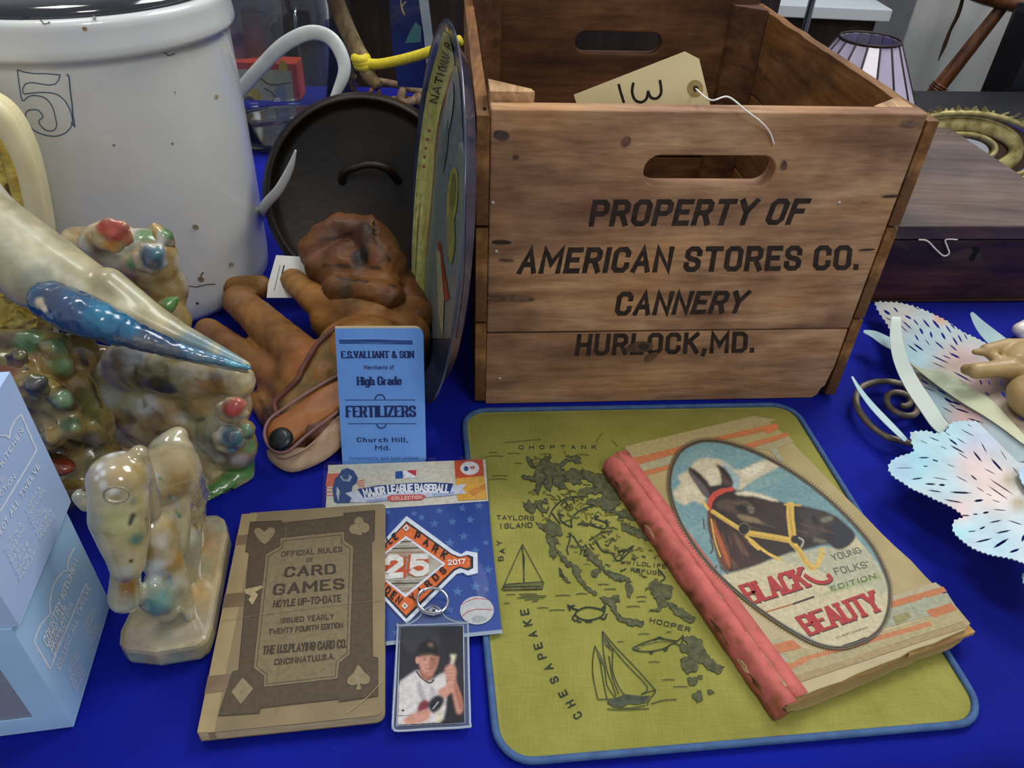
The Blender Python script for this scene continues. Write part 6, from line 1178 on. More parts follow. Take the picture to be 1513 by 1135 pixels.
PA.poly(rp([(240, 530), (245, 600), (262, 650), (300, 680), (335, 672), (362, 640), (378, 590), (382, 530), (330, 510), (270, 515)]), SK, 3); PA.poly(rp([(330, 560), (376, 545), (372, 600), (340, 650), (320, 620)]), SD, 3); PA.ell(rp([(232, 570)])[0], 3.2, 5.5, SK)
PA.poly(rp([(220, 535), (232, 480), (262, 440), (310, 420), (360, 440), (385, 490), (388, 540), (330, 528), (270, 530)]), (22, 22, 28), 3); PA.poly(rp([(225, 532), (300, 520), (390, 530), (395, 545), (320, 535), (240, 545)]), (14, 14, 18), 2); PA.poly(rp([(305, 455), (330, 445), (350, 465), (330, 475)]), (120, 100, 84), 2)
for x in (285, 335): PA.ell(rp([(x, 566)])[0], 2.2, .9, (70, 44, 40)); PA.stroke(rp([(x-14, 552), (x+12, 550)]), .8, (90, 60, 50))
PA.stroke(rp([(312, 570), (316, 605), (306, 610)]), .8, (150, 92, 78)); PA.stroke(rp([(290, 632), (312, 637), (335, 630)]), 1.1, (140, 70, 66)); PA.poly(rp([(262, 650), (300, 655), (340, 648), (330, 672), (295, 680)]), (176, 120, 104), 2)
PA.poly(rp([(130, 1000), (210, 960), (300, 930), (330, 960), (300, 1010), (200, 1045), (150, 1040)]), SK, 3); PA.poly(rp([(380, 800), (420, 765), (470, 760), (490, 790), (460, 820), (430, 850), (395, 840)]), SK, 3)
PA.poly(rp([(430, 640), (460, 605), (500, 610), (515, 660), (510, 720), (530, 780), (560, 880), (555, 950), (520, 960), (500, 880), (480, 800), (450, 780), (440, 720)]), SK, 3); PA.poly(rp([(500, 700), (520, 760), (555, 860), (556, 950), (530, 900), (505, 800)]), SD, 3)
for y in (640, 665, 690, 715): PA.stroke(rp([(440, y+8), (470, y), (500, y+4)]), .8, SD)
PA.poly(rp([(468, 530), (515, 532), (505, 560), (495, 600), (470, 602), (480, 560)]), (214, 206, 176)); PA.poly(rp([(360, 1030), (385, 930), (410, 935), (395, 1025)]), (206, 196, 166))
PA.poly(rp([(310, 880), (370, 825), (425, 850), (410, 910), (350, 960), (318, 930)]), (22, 24, 32), 2); PA.stroke(rp([(345, 925), (382, 878)]), 1.6, (180, 184, 190)); PA.ell(rp([(125, 938)])[0], 2, 1.8, (60, 54, 60))
PA.im *= (1+.05*RN.standard_normal(PA.X.shape))[..., None]
PA.build('player_photo', kh, planemap((0, 0, .0069), (0, 0, 1)), .0001, photo)
tube('case_tab_rim', [rpt(x, y, .0064) for x, y in rp([(100, 320), (170, 305), (230, 270), (262, 232), (290, 200), (330, 182), (370, 184), (402, 205), (425, 245), (460, 272), (520, 292), (585, 300)])], .0006, bpy.data.materials['acrylic_edge'], kh, 6, 3)
rgc = onz(*rp([(340, 140)])[0], .011); rc = []
for k in range(20):
    a = 2*math.pi*k/20; px_, py_ = 340+112*math.cos(a), 140+96*math.sin(a); rc.append(onz(*rp([(px_, py_)])[0], .0115-.0035*math.sin(a)))
chrome = mat('ring_steel', 'c8ccd0', rough=.18, metal=1)
tube('split_ring', rc, .0011, chrome, kh, 8, 2, True); tube('split_ring', [p+np.array([.0003, .0002, .0016]) for p in rc[3:14]], .0010, chrome, kh, 8, 2)
lathe('eyelet', [(.0015, .0012), (.0035, .0014), (.0042, .0004), (.0042, -.001), (.0015, -.001)], onz(*rp([(345, 215)])[0], .0075), chrome, kh, 20)
# ------------------------------------------------------------------ dark writing box at the right
WY = math.atan2(.0203, .2035); w0 = onz(1290, 446); w0[2] = 0; WF = frame(w0, WY)
seam = zof(1400, 352, w0+WF[1]*.07)
ltop = seam+.020
e1, e2 = onz(1387, 189, ltop), onz(1513, 257, ltop); ex2 = e1-e2
def toF(F, p): d = np.array(p)-F[0]; return np.dot(d, F[1]), np.dot(d, F[2])
a1, b1 = toF(WF, e1); a2, b2 = toF(WF, e2); xr = (a1+a2)/2+.004; yb2 = b1
dkw = wood('dark_box_wood', (44, 26, 28), (66, 42, 38), (92, 60, 50), 0, WY, .8, rough=.4, coat=.15, stain=(150, 140, 150)); dkl = wood('dark_lid_wood', (66, 50, 48), (92, 74, 68), (116, 98, 90), 0, WY, .8, rough=.38, coat=.35, stain=(190, 180, 180))
wb = thing('writing_box', fp(WF, xr/2-.06, yb2/2, 0), 'dark stained wooden lidded box with keyhole behind the crate on the right', 'box')
xl = -.10
boxf('front_board', WF, xl, xr, 0, .010, .004, seam-.001, dkw, wb, .001); boxf('back_board', WF, xl, xr, yb2-.01, yb2, .004, seam-.001, dkw, wb, .001)
boxf('side_board', WF, xl, xl+.01, .0102, yb2-.0102, .004, seam-.001, dkw, wb, .001); boxf('side_board', WF, xr-.01, xr, .0102, yb2-.0102, .004, seam-.001, dkw, wb, .001)
boxf('base_board', WF, xl-.003, xr+.003, -.003, yb2+.003, .0005, .0038, dkw, wb, .001)
boxf('lid', WF, xl-.003, xr+.003, -.004, yb2+.003, seam+.0015, ltop, dkl, wb, .003, seg=4)
wm = planemap(WF[0], WF[2]); A = Art(wm, .0001); A.poly([(1436, 366), (1441, 364), (1447, 366), (1447, 372), (1443, 376), (1440, 384), (1435, 387), (1431, 384), (1433, 378), (1438, 372)], (12, 8, 8)); A.build('keyhole', wb)
ws = [fp(WF, -.0, -.004, seam+.001)]
pf = lambda x, y, o=.0035: onp(x, y, WF[0], WF[2])-WF[2]*o
st_ob = tube('loose_string', [pf(1355, 352), pf(1368, 354), pf(1380, 366), pf(1392, 376), pf(1400, 372), pf(1397, 362), pf(1395, 352), pf(1412, 352)], .0010, string_m, None, 6)
tag(st_ob, 'loop of white string hanging from the seam of the dark wooden box', 'string')
# ------------------------------------------------------------------ gilt oval mirror leaning behind the box
gm = mat('gilt_frame', '7c7038', 'b4a870', rough=.45, metal=.4, scale=60, bump=.5, bscale=140)
mn = np.array([-.03, -.90, .44]); mn /= np.linalg.norm(mn)
mu = np.cross(np.array([1, 0, 0.]), mn); mu = -mu if mu[2] < 0 else mu; mu /= np.linalg.norm(mu); mr = np.cross(mu, mn); mr = mr if mr[0] > 0 else -mr
mb0 = fp(WF, 0, yb2+.022, .016); mbase = mb0+mr*0; ptop = onp(1428, 166, mb0, mn); ma = np.dot(ptop-mb0, mu)/2; mc = ptop-mu*ma; mb = .132
mw = thing('oval_mirror', (mc[0], mc[1], 0), 'gilt oval mirror frame with leafy crest leaning behind the dark box', 'mirror')
def ov(r, t_, o=0): return mc+mr*(mb*r*math.cos(t_))+mu*(ma*r*math.sin(t_))+mn*o
tt_ = np.linspace(0, 2*math.pi, 49)[:-1]
rin = 1-.034/ma
tube('outer_moulding', [ov(.96, t_, .004) for t_ in tt_], .0050, gm, mw, 10, 2, True); tube('inner_moulding', [ov(rin, t_, .004) for t_ in tt_], .0045, gm, mw, 10, 2, True); tube('middle_moulding', [ov((rin+.96)/2, t_, -.003) for t_ in tt_], .0125, gm, mw, 10, 2, True, flat=(mn, .35))
prism('mirror_glass', [ov(rin+.03, t_, -.002) for t_ in tt_], mn, .0015, mat('mirror_silver', 'd8d4d8', rough=.04, metal=1), mw); prism('backing', [ov(.92, t_, -.012) for t_ in tt_], mn, .006, mat('backing_wood', '4a3626', rough=.8), mw)
for k in range(110):
    t_ = 2*math.pi*k/110+random.uniform(-.02, .02); big = 1+.7*(k % 3 == 0); a = ov(.97, t_, .002); tip = ov(1.03+.05*big, t_+random.uniform(-.05, .05), .004+random.uniform(-.004, .006)); d = (ov(.97, t_+.03, .002)-a)*random.uniform(.7, 1.2)
    prism('leaf', [a-d*.9, a+d*.9, tip+d*1.0, tip+(tip-a)*.35+d*.3, tip-d*.8], mn, .003, gm, mw, .0006)
# ------------------------------------------------------------------ stained glass lampshade
LY = 1.28; lc1 = ony(1286, 58, LY); lamp = thing('lamp', (lc1[0], lc1[1], 0), 'lamp with tapered pale stained glass panel shade behind the crate', 'lamp')
r1, r2, zt, zb = .046, .118, lc1[2], lc1[2]-.128; NP = 16
gp = mat('opal_glass', 'b4a8c4', 'd6d0e4', rough=.34, scale=9, coat=.6, trans=.15, lo=.3, hi=.7, stretch=(1, 1, .4)); came = mat('lead_came', '2c2224', rough=.5, metal=.5)
for k in range(NP):
    a, b_ = 2*math.pi*(k+.04)/NP, 2*math.pi*(k+.96)/NP; P_ = [lc1*[1, 1, 0]+np.array([r*math.cos(q_), r*math.sin(q_), z]) for r, z, q_ in ((r1, zt, a), (r1, zt, b_), (r2, zb, b_), (r2, zb, a))]
    n_ = np.array([math.cos((a+b_)/2), math.sin((a+b_)/2), .5]); prism('glass_panel', P_, n_, -.0025, gp, lamp)
    c_ = 2*math.pi*k/NP; tube('lead_strip', [lc1*[1, 1, 0]+np.array([r*math.cos(c_), r*math.sin(c_), z]) for r, z in ((r1, zt+.0005), (r2, zb))], .0017, came, lamp, 6, 2)
for r, z in ((r1, zt), (r2, zb)): tube('lead_ring', [lc1*[1, 1, 0]+np.array([r*math.cos(q_), r*math.sin(q_), z]) for q_ in np.linspace(0, 2*math.pi, 33)[:-1]], .0024, came, lamp, 6, 1, True)
lathe('lamp_base', [(0, 0), (.06, 0), (.062, .006), (.03, .016), (.012, .03), (.01, zb+.01), (.006, zt-.02), (0, zt-.02)], lc1*[1, 1, 0], mat('lamp_bronze', '3c2c22', rough=.4, metal=.7), lamp, 32)
# ------------------------------------------------------------------ wooden bar stool
stl = thing('bar_stool', (1.08, 2.12, -.75), 'turned wooden bar stool with splayed legs standing behind the table', 'stool')
sw = wood('stool_wood', (66, 36, 20), (108, 66, 36), (138, 92, 54), 2, 0, .8, rough=.35, coat=.3, stain=(190, 180, 170))
s0 = ony(1486, 4, 1.98); top_z = s0[2]+.0
def leg(pt, pb):
    P_ = [pt+(pb-pt)*t_ for t_ in np.linspace(0, 1, 17)]; R_ = [.014+.006*math.sin(math.pi*min(t_*1.2, 1)) for t_ in np.linspace(0, 1, 17)]
    tube('leg', P_, R_, sw, stl, 14, 3)
    for q_ in (.22, .42, .62, .82):
        c_ = pt+(pb-pt)*q_; d_ = (pb-pt)/np.linalg.norm(pb-pt)
        for e in (-.006, 0, .006): lathe('turned_ring', [(.0, -.002), (.021, -.002), (.0235, 0), (.021, .002), (0, .002)], c_+d_*e, sw, stl, 20, axis=d_)
m1 = ony(1369, 152, 1.98); d1 = (m1-s0)/np.linalg.norm(m1-s0); t1 = (s0[2]+.75)/-d1[2]; leg(s0, np.array([s0[0]+d1[0]*t1*.62, 1.98, -.75]) if False else s0+d1*t1)
s2 = ony(1530, -12, 2.0); m2 = ony(1467, 168, 2.0); d2 = (m2-s2)/np.linalg.norm(m2-s2); leg(s2, s2+d2*((s2[2]+.75)/-d2[2]))
s3 = s2+np.array([.10, .16, 0]); leg(s3, np.array([s3[0]+.02, s3[1]+.10, -.75])); s4 = s2+np.array([.24, .02, 0]); leg(s4, np.array([s4[0]+.16, s4[1]+.04, -.75]))
lathe('seat', [(0, -.012), (.20, -.012), (.215, -.004), (.22, .008), (.21, .022), (.17, .024), (0, .016)], np.array([(s0[0]+s4[0])/2, 2.06, top_z]), sw, stl, 48)
# ------------------------------------------------------------------ counter, partition and far furniture
gA0 = ony(1330, 60, 2.55)[0]
cA = ony(1190, 27, 2.6); cB = ony(1312, 28, 2.6); ct = thing('counter', (cB[0]-.3, 2.7, -.75), 'white topped counter with dark brown panelled front far behind the lamp', 'counter')
wht = mat('white_laminate', 'e4eaf0', rough=.35); brn = wood('dark_panel', (52, 36, 34), (70, 50, 46), (84, 62, 56), 2, 0, .5, rough=.5); chm = mat('chrome_pole', 'b8bec4', rough=.2, metal=1)
zc = cA[2]; xe = min(cB[0]+.03, gA0-.03)
boxf('countertop', frame((0, 0, 0), 0), -.2+cA[0]-.6, xe, 2.6, 3.15, zc, zc+.035, wht, ct, .003)
for k in range(4): boxf('front_panel', frame((0, 0, 0), 0), xe-.02-.36*(k+1), xe-.024-.36*k, 2.64, 2.66, -.72, zc, brn, ct, .003)
boxf('plinth', frame((0, 0, 0), 0), xe-1.46, xe-.02, 2.67, 3.12, -.75, zc-.002, brn, ct, .002)
pb_ = ony(1200, 0, 2.30); tag(tube('metal_pole', [np.array([pb_[0], 2.30, -.75]), np.array([pb_[0], 2.30, 1.2])], .010, chm, None, 12), 'thin chrome pole standing in front of the white counter', 'pole')
gA = ony(1330, 60, 2.55); gry, t, b = nt('grey_drape'); v = _map(t); c = _ramp(t, _noise(t, 3, 4, v), [(.3, (186, 186, 184)), (.7, (204, 204, 200))])
t.links.new(c, b.inputs['Base Color']); b.inputs['Roughness'].default_value = .8
V = []; F_ = []; n = 60
for k in range(n+1):
    x = gA[0]+.02+1.3*k/n
    for z in np.linspace(-.74, 1.3, 12): V.append((x+.0*z, 2.55+.035*math.sin(k*.75)+.012*math.sin(k*2.1)+.02*k/n, z))
for k in range(n):
    for i in range(11): a = k*12+i; F_.append((a, a+12, a+13, a+1))
gd = mk('grey_curtain', V, F_, gry, None, True); m_ = gd.modifiers.new('s', 'SOLIDIFY'); m_.thickness = .01; tag(gd, 'pale grey cloth panel hanging behind the bar stool', 'curtain')
tw = mat('twig_bark', '4a3a2a', rough=.8)
tg = thing('hanging_cord', ony(1420, 30, 2.1), 'thin dark frayed cord hanging before the grey cloth panel', 'cord')
tube('cord', [ony(x, y, 2.12) for x, y in ((1432, -60), (1424, -10), (1416, 20), (1404, 45), (1396, 66), (1386, 90))], [.004, .004, .005, .004, .005, .001], tw, tg, 6)
blk_ = mat('black_bag', '0c0c10', '16161c', rough=.5, scale=20, bump=.4)
CZ = frame(fp(TF, .80, 1.20, 0), TY)
kb3 = boxf('black_case', CZ, 0, .62, 0.02, .195, .0005, .010, blk_, None, .004); tag(kb3, 'flat black folder case lying on the table behind the gilt mirror', 'case')
kb4 = boxf('black_bag', CZ, .46, .64, .235, .34, -.30, .17, blk_, None, .02); tag(kb4, 'black bag standing just behind the table beside the stool leg', 'bag')
# dark cabinet behind the left part of the table
cb_ = thing('dark_cabinet', (-.35, 2.0, -.75), 'tall dark brown wooden cabinet far behind the glass jar', 'cabinet')
dk1 = wood('cabinet_wood', (30, 22, 18), (44, 33, 27), (58, 44, 36), 2, 0, .5, rough=.6); IF = frame((0, 0, 0), 0)
boxf('carcass', IF, -1.5, .56, 1.86, 2.2, -.75, .9, dk1, cb_, .004)
for k in range(4):
    dx = -1.49+k*.51; d_ = boxf('door', IF, dx, dx+.50, 1.84, 1.858, -.70, .86, dk1, cb_, .004)
    boxf('door_frame', IF, dx+.03, dx+.06, 1.833, 1.8395, -.64, .80, dk1, d_, .002); boxf('door_frame', IF, dx+.44, dx+.47, 1.833, 1.8395, -.64, .80, dk1, d_, .002)
    tube('handle', [(dx+.46, 1.83, -.02), (dx+.46, 1.815, .0), (dx+.46, 1.815, .08), (dx+.46, 1.83, .10)], .004, chm, d_, 8)
# ------------------------------------------------------------------ glass jar and what stands behind it
gcl = thin_glass('jar_glass', (248, 250, 250), .03, .02, (170, 178, 184), 1.4)
jc = ony(432, 178, 1.335); jc[2] = 0; JX = ony(432, 178, 1.335)
jc = onz(425, 190); jc[2] = .0006
gj = tag(lathe('glass_jar', [(0, 0), (.118, 0), (.127, .004), (.132, .014), (.132, .20), (.128, .235), (.11, .265), (.085, .285), (.08, .29), (.08, .31), (.086, .315), (.086, .32), (.076, .32), (.076, .292), (.082, .282), (.107, .262), (.125, .233), (.129, .20), (.129, .016), (.122, .008), (0, .008)], jc, gcl, seg=96), 'large clear glass jar standing behind the stoneware crock', 'jar')
def boxpx(name, x0, x1, y0, y1, Y, dep, m, lab, cat, parent=None):
    a = ony(x0, y1, Y); b_ = ony(x1, y0, Y); return a, b_
pY = jc[1]+.150; a = ony(352, 168, pY); b_ = ony(436, 96, pY)
hgt = max(.05, b_[2]-.0); pbx = thing('picture_box', ((a[0]+b_[0])/2, pY, 0), 'small red edged picture box seen through the glass jar', 'box')
PFm = frame((a[0]-.05, pY, 0), .03); wpb = b_[0]-a[0]+.05
zl = max(a[2], 0.001); rd = mat('red_card', 'b83c28', 'c84a30', rough=.6); boxf('carton', PFm, 0, wpb, 0, .05, .001, b_[2], rd, pbx, .001)
A = Art(planemap(PFm[0], PFm[2]), .0001); A.poly([(345, 102), (430, 104), (437, 165), (350, 165)], (190, 184, 156)); A.ell((372, 143), 14, 12, (206, 176, 40)); A.ell((368, 150), 8, 8, (60, 50, 30)); A.poly([(413, 88), (422, 90), (426, 104), (412, 106)], (206, 176, 50)); A.ell((415, 138), 9, 14, (150, 154, 164)); A.stroke([(385, 115), (400, 125), (430, 122)], 2, (90, 84, 70), 3); A.stroke([(390, 130), (405, 140), (400, 155)], 2, (110, 104, 84), 3); A.build('printed_picture', pbx)
kt_ = tag(lathe('metal_bucket', [(0, 0), (.085, 0), (.09, .003), (.10, .20), (.103, .206), (.101, .208), (.095, .20), (.084, .006), (0, .006)], np.array([jc[0]-.16, jc[1]+.26, .0006]), mat('dull_tin', '6c6e72', '8c8e92', rough=.5, metal=.3, scale=20), seg=48), 'dull grey metal bucket behind the glass jar', 'bucket')
# black tipped bottle neck above jar
# ------------------------------------------------------------------ cane, yellow rope, bag, rusty clamp
cnm = wood('cane_wood', (74, 60, 38), (110, 94, 62), (140, 122, 86), 2, 0, 1.5, rough=.7)
cn = [ony(478, -60, 1.16), ony(492, -10, 1.15), ony(503, 20, 1.15), ony(516, 50, 1.14), ony(529, 78, 1.13), ony(538, 92, 1.12), ony(545, 112, 1.10)]
cnb = onz(590, 160); cno = tube('wooden_cane', cn+[ony(560, 128, 1.09)], [.012, .012, .0125, .012, .0125, .012, .010, .008], cnm, None, 12); tag(cno, 'knobbly brown wooden cane leaning with a yellow rope tied to it', 'cane')
ym = mat('yellow_rope', 'd2bc18', 'e6d43a', rough=.6, scale=200, stretch=(1, 1, 1), bump=.5)
yr = thing('yellow_rope', ony(560, 90, 1.10), 'bright yellow rope tied around the cane running behind the tray', 'rope')
tube('rope_length', [ony(536, 93, 1.105), ony(560, 95, 1.10), ony(600, 87, 1.09), ony(640, 75, 1.08), ony(680, 60, 1.06)], .0072, ym, yr, 10)
for k in range(3):
    tube('rope_knot', [ony(533+7.5*math.cos(a)*1.1+k*2, 92+k*5-6+3*math.sin(a), 1.12-.022*math.sin(a)) for a in np.linspace(0, 2*math.pi, 9)[:-1]], .0068, ym, yr, 8, 3, True)
bgm = mat('navy_package', '16204a', '24346c', rough=.3, scale=12, coat=.3)
bg = thing('toy_package', (ony(600, 100, 1.26)[0], 1.26, 0), 'dark blue blister package with clear edge behind the tray', 'package')
BP = [(574, -30), (630, -30), (636, 20), (642, 70), (648, 132), (588, 128), (578, 60)]
prism('backing_card', [ony(x, y, 1.26) for x, y in BP], (0, 1, 0), .002, bgm, bg)
A = Art(planemap((0, 1.26, 0), (0, 1, 0)), .0001); A.poly([(614, 32), (622, 40), (622, 62), (598, 64), (606, 46)], (74, 124, 124)); A.stroke([(592, 0), (594, 14), (598, 22), (594, 10), (600, 2)], 1.6, (190, 170, 130), 3); A.build('package_print', bg)
prism('clear_edge', [ony(x, y, 1.255) for x, y in ((616, -20), (630, -20), (640, 60), (646, 120), (632, 118), (626, 50))], (0, 1, 0), .004, mat('blister_edge', '8c98a0', 'a4b0b4', rough=.15, scale=20, coat=.6), bg)
rust = mat('rusty_iron', '5a4638', '8a7058', rough=.8, scale=50, bump=.5)
rk = thing('pipe_clamp', onz(610, 165), 'rusty grey iron pipe clamp lying behind the griddle', 'tool')
zc_ = .022
tube('jaw', [onz(592, 150, zc_), onz(600, 124, zc_+.01), onz(618, 118, zc_+.01), onz(622, 132, zc_), onz(610, 150, zc_)], .0085, rust, rk, 8, 4, True)
tube('jaw', [onz(618, 150, zc_), onz(628, 130, zc_+.008), onz(642, 132, zc_+.008), onz(644, 150, zc_)], .0085, rust, rk, 8, 4, True)
tube('threaded_rod', [onz(560, 150, .01), onz(600, 146, .012), onz(640, 158, .012)], .006, rust, rk, 8); tube('clamp_bar', [onz(548, 118, .04), onz(590, 126, .035), onz(630, 140, .03)], .007, rust, rk, 8)
tube('chain_piece', [onz(545, 140, .012), onz(553, 128, .02), onz(560, 138, .014), onz(552, 150, .01), onz(566, 154, .01)], .004, mat('orange_rust', '8a5030', '6a3c28', rough=.85, scale=60), rk, 8)
# ------------------------------------------------------------------ metal flower sculpture
from mathutils.geometry import delaunay_2d_cdt
pet = vcmat('brushed_painted_tin', rough=.45, bump=.08, var=.10, vscale=40, spec=.4, metal=.1)
fl_ = thing('metal_flower', onz(1450, 700)*np.array([1, 1, 0]), 'pale turquoise and pink metal flower with slotted scalloped petals and wire curl', 'ornament')
def scallop(P_, amp=3, wl=9):
    P_ = catmull(P_, 10, True); out = []; acc = 0
    for i in range(len(P_)):
        a, b_ = P_[i], P_[(i+1) % len(P_)]; L = np.linalg.norm(b_-a); k = max(1, int(L/2.2)); t_ = (b_-a)/(L+1e-9); n_ = np.array([t_[1], -t_[0]])
        for j in range(k): p = a+(b_-a)*j/k; ph = (acc+L*j/k)/wl; out.append(p+n_*amp*(abs(math.sin(math.pi*ph))-.5)*-1)
        acc += L
    return out
def petal(name, outline, slots, anchors, cols, base, curl=None, amp=2.4, wl=8, sc=True, th=.0008, label=None):
    """sheet metal petal: outline and real slots cut through, laid on the tilted plane through three anchor points (px, py, z)"""
    A3 = [onz(x, y, z) for x, y, z in anchors]; n_ = np.cross(A3[1]-A3[0], A3[2]-A3[0]); n_ /= np.linalg.norm(n_); n_ = n_ if n_[2] > 0 else -n_
    O = scallop(outline, amp, wl) if sc else catmull(outline, 5, True)
    pts = [Vector(map(float, p)) for p in O]; fc = [list(range(len(pts)))]; sl = []
    area_ = sum(O[i][0]*O[(i+1) % len(O)][1]-O[(i+1) % len(O)][0]*O[i][1] for i in range(len(O)))
    if area_ < 0: pts.reverse()
    from_ = [np.array(p) for p in O]
    for s_ in slots:
        (xa, ya), (xb, yb__) = s_[0], s_[1]; wd = s_[2] if len(s_) > 2 else 2.2; d = np.array([xb-xa, yb__-ya], float); L = np.linalg.norm(d); d /= L; q_ = np.array([-d[1], d[0]]); mid = np.array([(xa+xb)/2, (ya+yb__)/2])
        P_ = [np.array([xa, ya])+0*d, mid-q_*wd/2-d*L*.2, mid-q_*wd/2+d*L*.2, np.array([xb, yb__]), mid+q_*wd/2+d*L*.2, mid+q_*wd/2-d*L*.2]
        sl.append(P_); i0 = len(pts); pts += [Vector(map(float, p)) for p in P_]; fc.append(list(range(i0, i0+6)))
    # interior points so the sheet can curve
    xs = [p[0] for p in from_]; ys = [p[1] for p in from_]
    for gx in np.arange(min(xs), max(xs), 11):
        for gy in np.arange(min(ys), max(ys), 11): pts.append(Vector((float(gx+random.uniform(-1, 1)), float(gy+random.uniform(-1, 1)))))
    r_ = delaunay_2d_cdt(pts, [], fc, 0, 1e-4); vv, _, ff = r_[0], r_[1], r_[2]
    def inside(p, P_):
        c_ = False; j = len(P_)-1
        for i in range(len(P_)):
            if (P_[i][1] > p[1]) != (P_[j][1] > p[1]) and p[0] < (P_[j][0]-P_[i][0])*(p[1]-P_[i][1])/(P_[j][1]-P_[i][1])+P_[i][0]: c_ = not c_
            j = i
        return c_
    keep = []
    for f in ff:
        c_ = sum((np.array(vv[i]) for i in f), np.zeros(2))/len(f)
        if inside(c_, from_) and not any(abs(c_[0]-P_[1][0]) < 30 and abs(c_[1]-P_[1][1]) < 30 and inside(c_, P_) for P_ in sl): keep.append(tuple(f))
    V = []; cx, cy = np.mean(xs), np.mean(ys); rad = max(max(xs)-min(xs), max(ys)-min(ys))/2
    for q_ in vv:
        p = onp(q_[0], q_[1], A3[0], n_); o_ = (curl(q_[0], q_[1]) if curl else 0); V.append(p+n_*o_)
    used = sorted({i for f in keep for i in f}); mp_ = {i: k for k, i in enumerate(used)}
    ob = mk(name, [V[i] for i in used], [tuple(mp_[i] for i in f) for f in keep], pet, fl_, False, label=label)
    me = ob.data; P2 = np.array([[vv[i][0], vv[i][1]] for i in used]); C_ = np.tile(np.array(lin(base)), (len(used), 1))
    for (x, y, r, c_) in cols: k = np.clip(1.15-np.hypot(P2[:, 0]-x, P2[:, 1]-y)/r, 0, 1)[:, None]; k = k*k*(3-2*k); C_ = C_*(1-k)+np.array(lin(c_))*k
    a_ = me.color_attributes.new('Col', 'FLOAT_COLOR', 'POINT')
    if len(me.vertices) == len(used): a_.data.foreach_set('color', np.c_[C_, np.ones(len(used))].ravel().astype(np.float32))
    m_ = ob.modifiers.new('s', 'SOLIDIFY'); m_.thickness = th; m_.offset = -1
    return ob
TQ, PK, OL, BG = 'a8d4dc', 'd8b4b0', 'b4ac8c', 'bcccc4'
f5 = T(1250, 440, .1762); f6 = T(1300, 600, .238)
def S5(L): return [(f5([l[0]])[0], f5([l[1]])[0], (l[2] if len(l) > 2 else 14)*.1762) for l in L]
def S6(L): return [(f6([l[0]])[0], f6([l[1]])[0], (l[2] if len(l) > 2 else 10)*.238) for l in L]
# wire curl
wm_ = mat('brown_wire', '6c6256', '8a7e6c', rough=.45, metal=.5, scale=60)
cu = [(560, 1225), (420, 1190), (330, 1160), (215, 1080), (110, 950), (85, 850), (120, 760), (210, 715), (320, 700), (420, 712), (500, 745), (590, 850), (600, 940), (560, 985), (480, 985), (390, 940), (345, 880), (350, 820), (400, 795), (470, 800), (530, 835), (545, 880), (500, 910), (455, 905)]
tube('wire_curl', [onz(*f5([p])[0], .012) for p in cu], .0034, wm_, fl_, 10, 4)
tube('wire_stem', [onz(1349, 656, .012), onz(1380, 672, .012), onz(1430, 700, .014), onz(1500, 730, .016), onz(1600, 760, .018)], .0034, wm_, fl_, 10, 4)
# upper long leaf
sl_ = S5([((310, 105), (375, 150), 22), ((395, 80), (440, 130)), ((490, 150), (550, 185), 18), ((470, 195), (555, 275), 12), ((560, 180), (610, 240), 12), ((615, 255), (648, 315), 20), ((640, 180), (705, 260), 16), ((705, 285), (722, 345), 18), ((720, 185), (790, 270), 20), ((795, 290), (835, 360), 20), ((830, 230), (885, 305), 14), ((870, 215), (915, 270), 12), ((890, 330), (940, 410), 16), ((935, 310), (975, 385), 14), ((740, 365), (825, 440), 14), ((575, 310), (610, 370), 14), ((560, 385), (655, 455), 16), ((510, 395), (605, 465), 12), ((660, 350), (705, 410), 8), ((865, 395), (935, 455), 12), ((860, 465), (960, 515), 18), ((710, 485), (870, 560), 12), ((800, 485), (885, 520), 10), ((710, 540), (840, 600), 8), ((890, 620), (1060, 715), 14), ((920, 680), (1015, 735), 12), ((1120, 690), (1140, 740), 14), ((1190, 700), (1210, 740), 12), ((1290, 780), (1370, 870), 24), ((1160, 790), (1205, 830), 14), ((1380, 740), (1410, 790), 16), ((1410, 900), (1470, 930), 14), ((1300, 690), (1305, 750), 12), ((560, 70), (620, 110), 8), ((985, 300), (1020, 360), 10), ((1430, 1000), (1490, 1030), 14), ((450, 230), (520, 300), 8), ((330, 170), (380, 195), 8)])
petal('long_petal', f5([(245, 45), (330, 38), (450, 45), (600, 85), (720, 135), (850, 200), (980, 290), (1100, 345), (1250, 420), (1500, 500), (1700, 640), (1800, 900), (1700, 1250), (1500, 1210), (1350, 1080), (1200, 970), (1000, 850), (800, 720), (640, 620), (520, 530), (420, 400), (350, 240), (275, 130)]), sl_, [(1295, 450, .020), (1345, 540, .032), (1513, 620, .055)], [(1330, 465, 40, 'c8c4bc'), (1380, 500, 50, 'b8ccd0'), (1345, 530, 40, 'b4d4dc'), (1390, 470, 16, 'd8a888'), (1420, 545, 50, 'd0aca4'), (1450, 580, 50, 'dcb4b0'), (1500, 620, 60, 'b4a48c'), (1400, 575, 40, 'c0c8ac'), (1440, 610, 40, 'c4ccb0')], 'b8c4c4')
petal('leaf_midrib', f5([(510, 525), (640, 600), (800, 625), (960, 700), (1120, 800), (1240, 880), (1340, 990), (1460, 1120), (1560, 1250), (1500, 1240), (1300, 1090), (1150, 990), (1000, 900), (850, 800), (700, 690), (590, 600)]), [], [(1345, 540, .034), (1400, 565, .043), (1513, 640, .0585)], [(1480, 640, 60, 'c8c8a8'), (1390, 560, 20, 'a0a48c')], 'bcc4a4', sc=False)
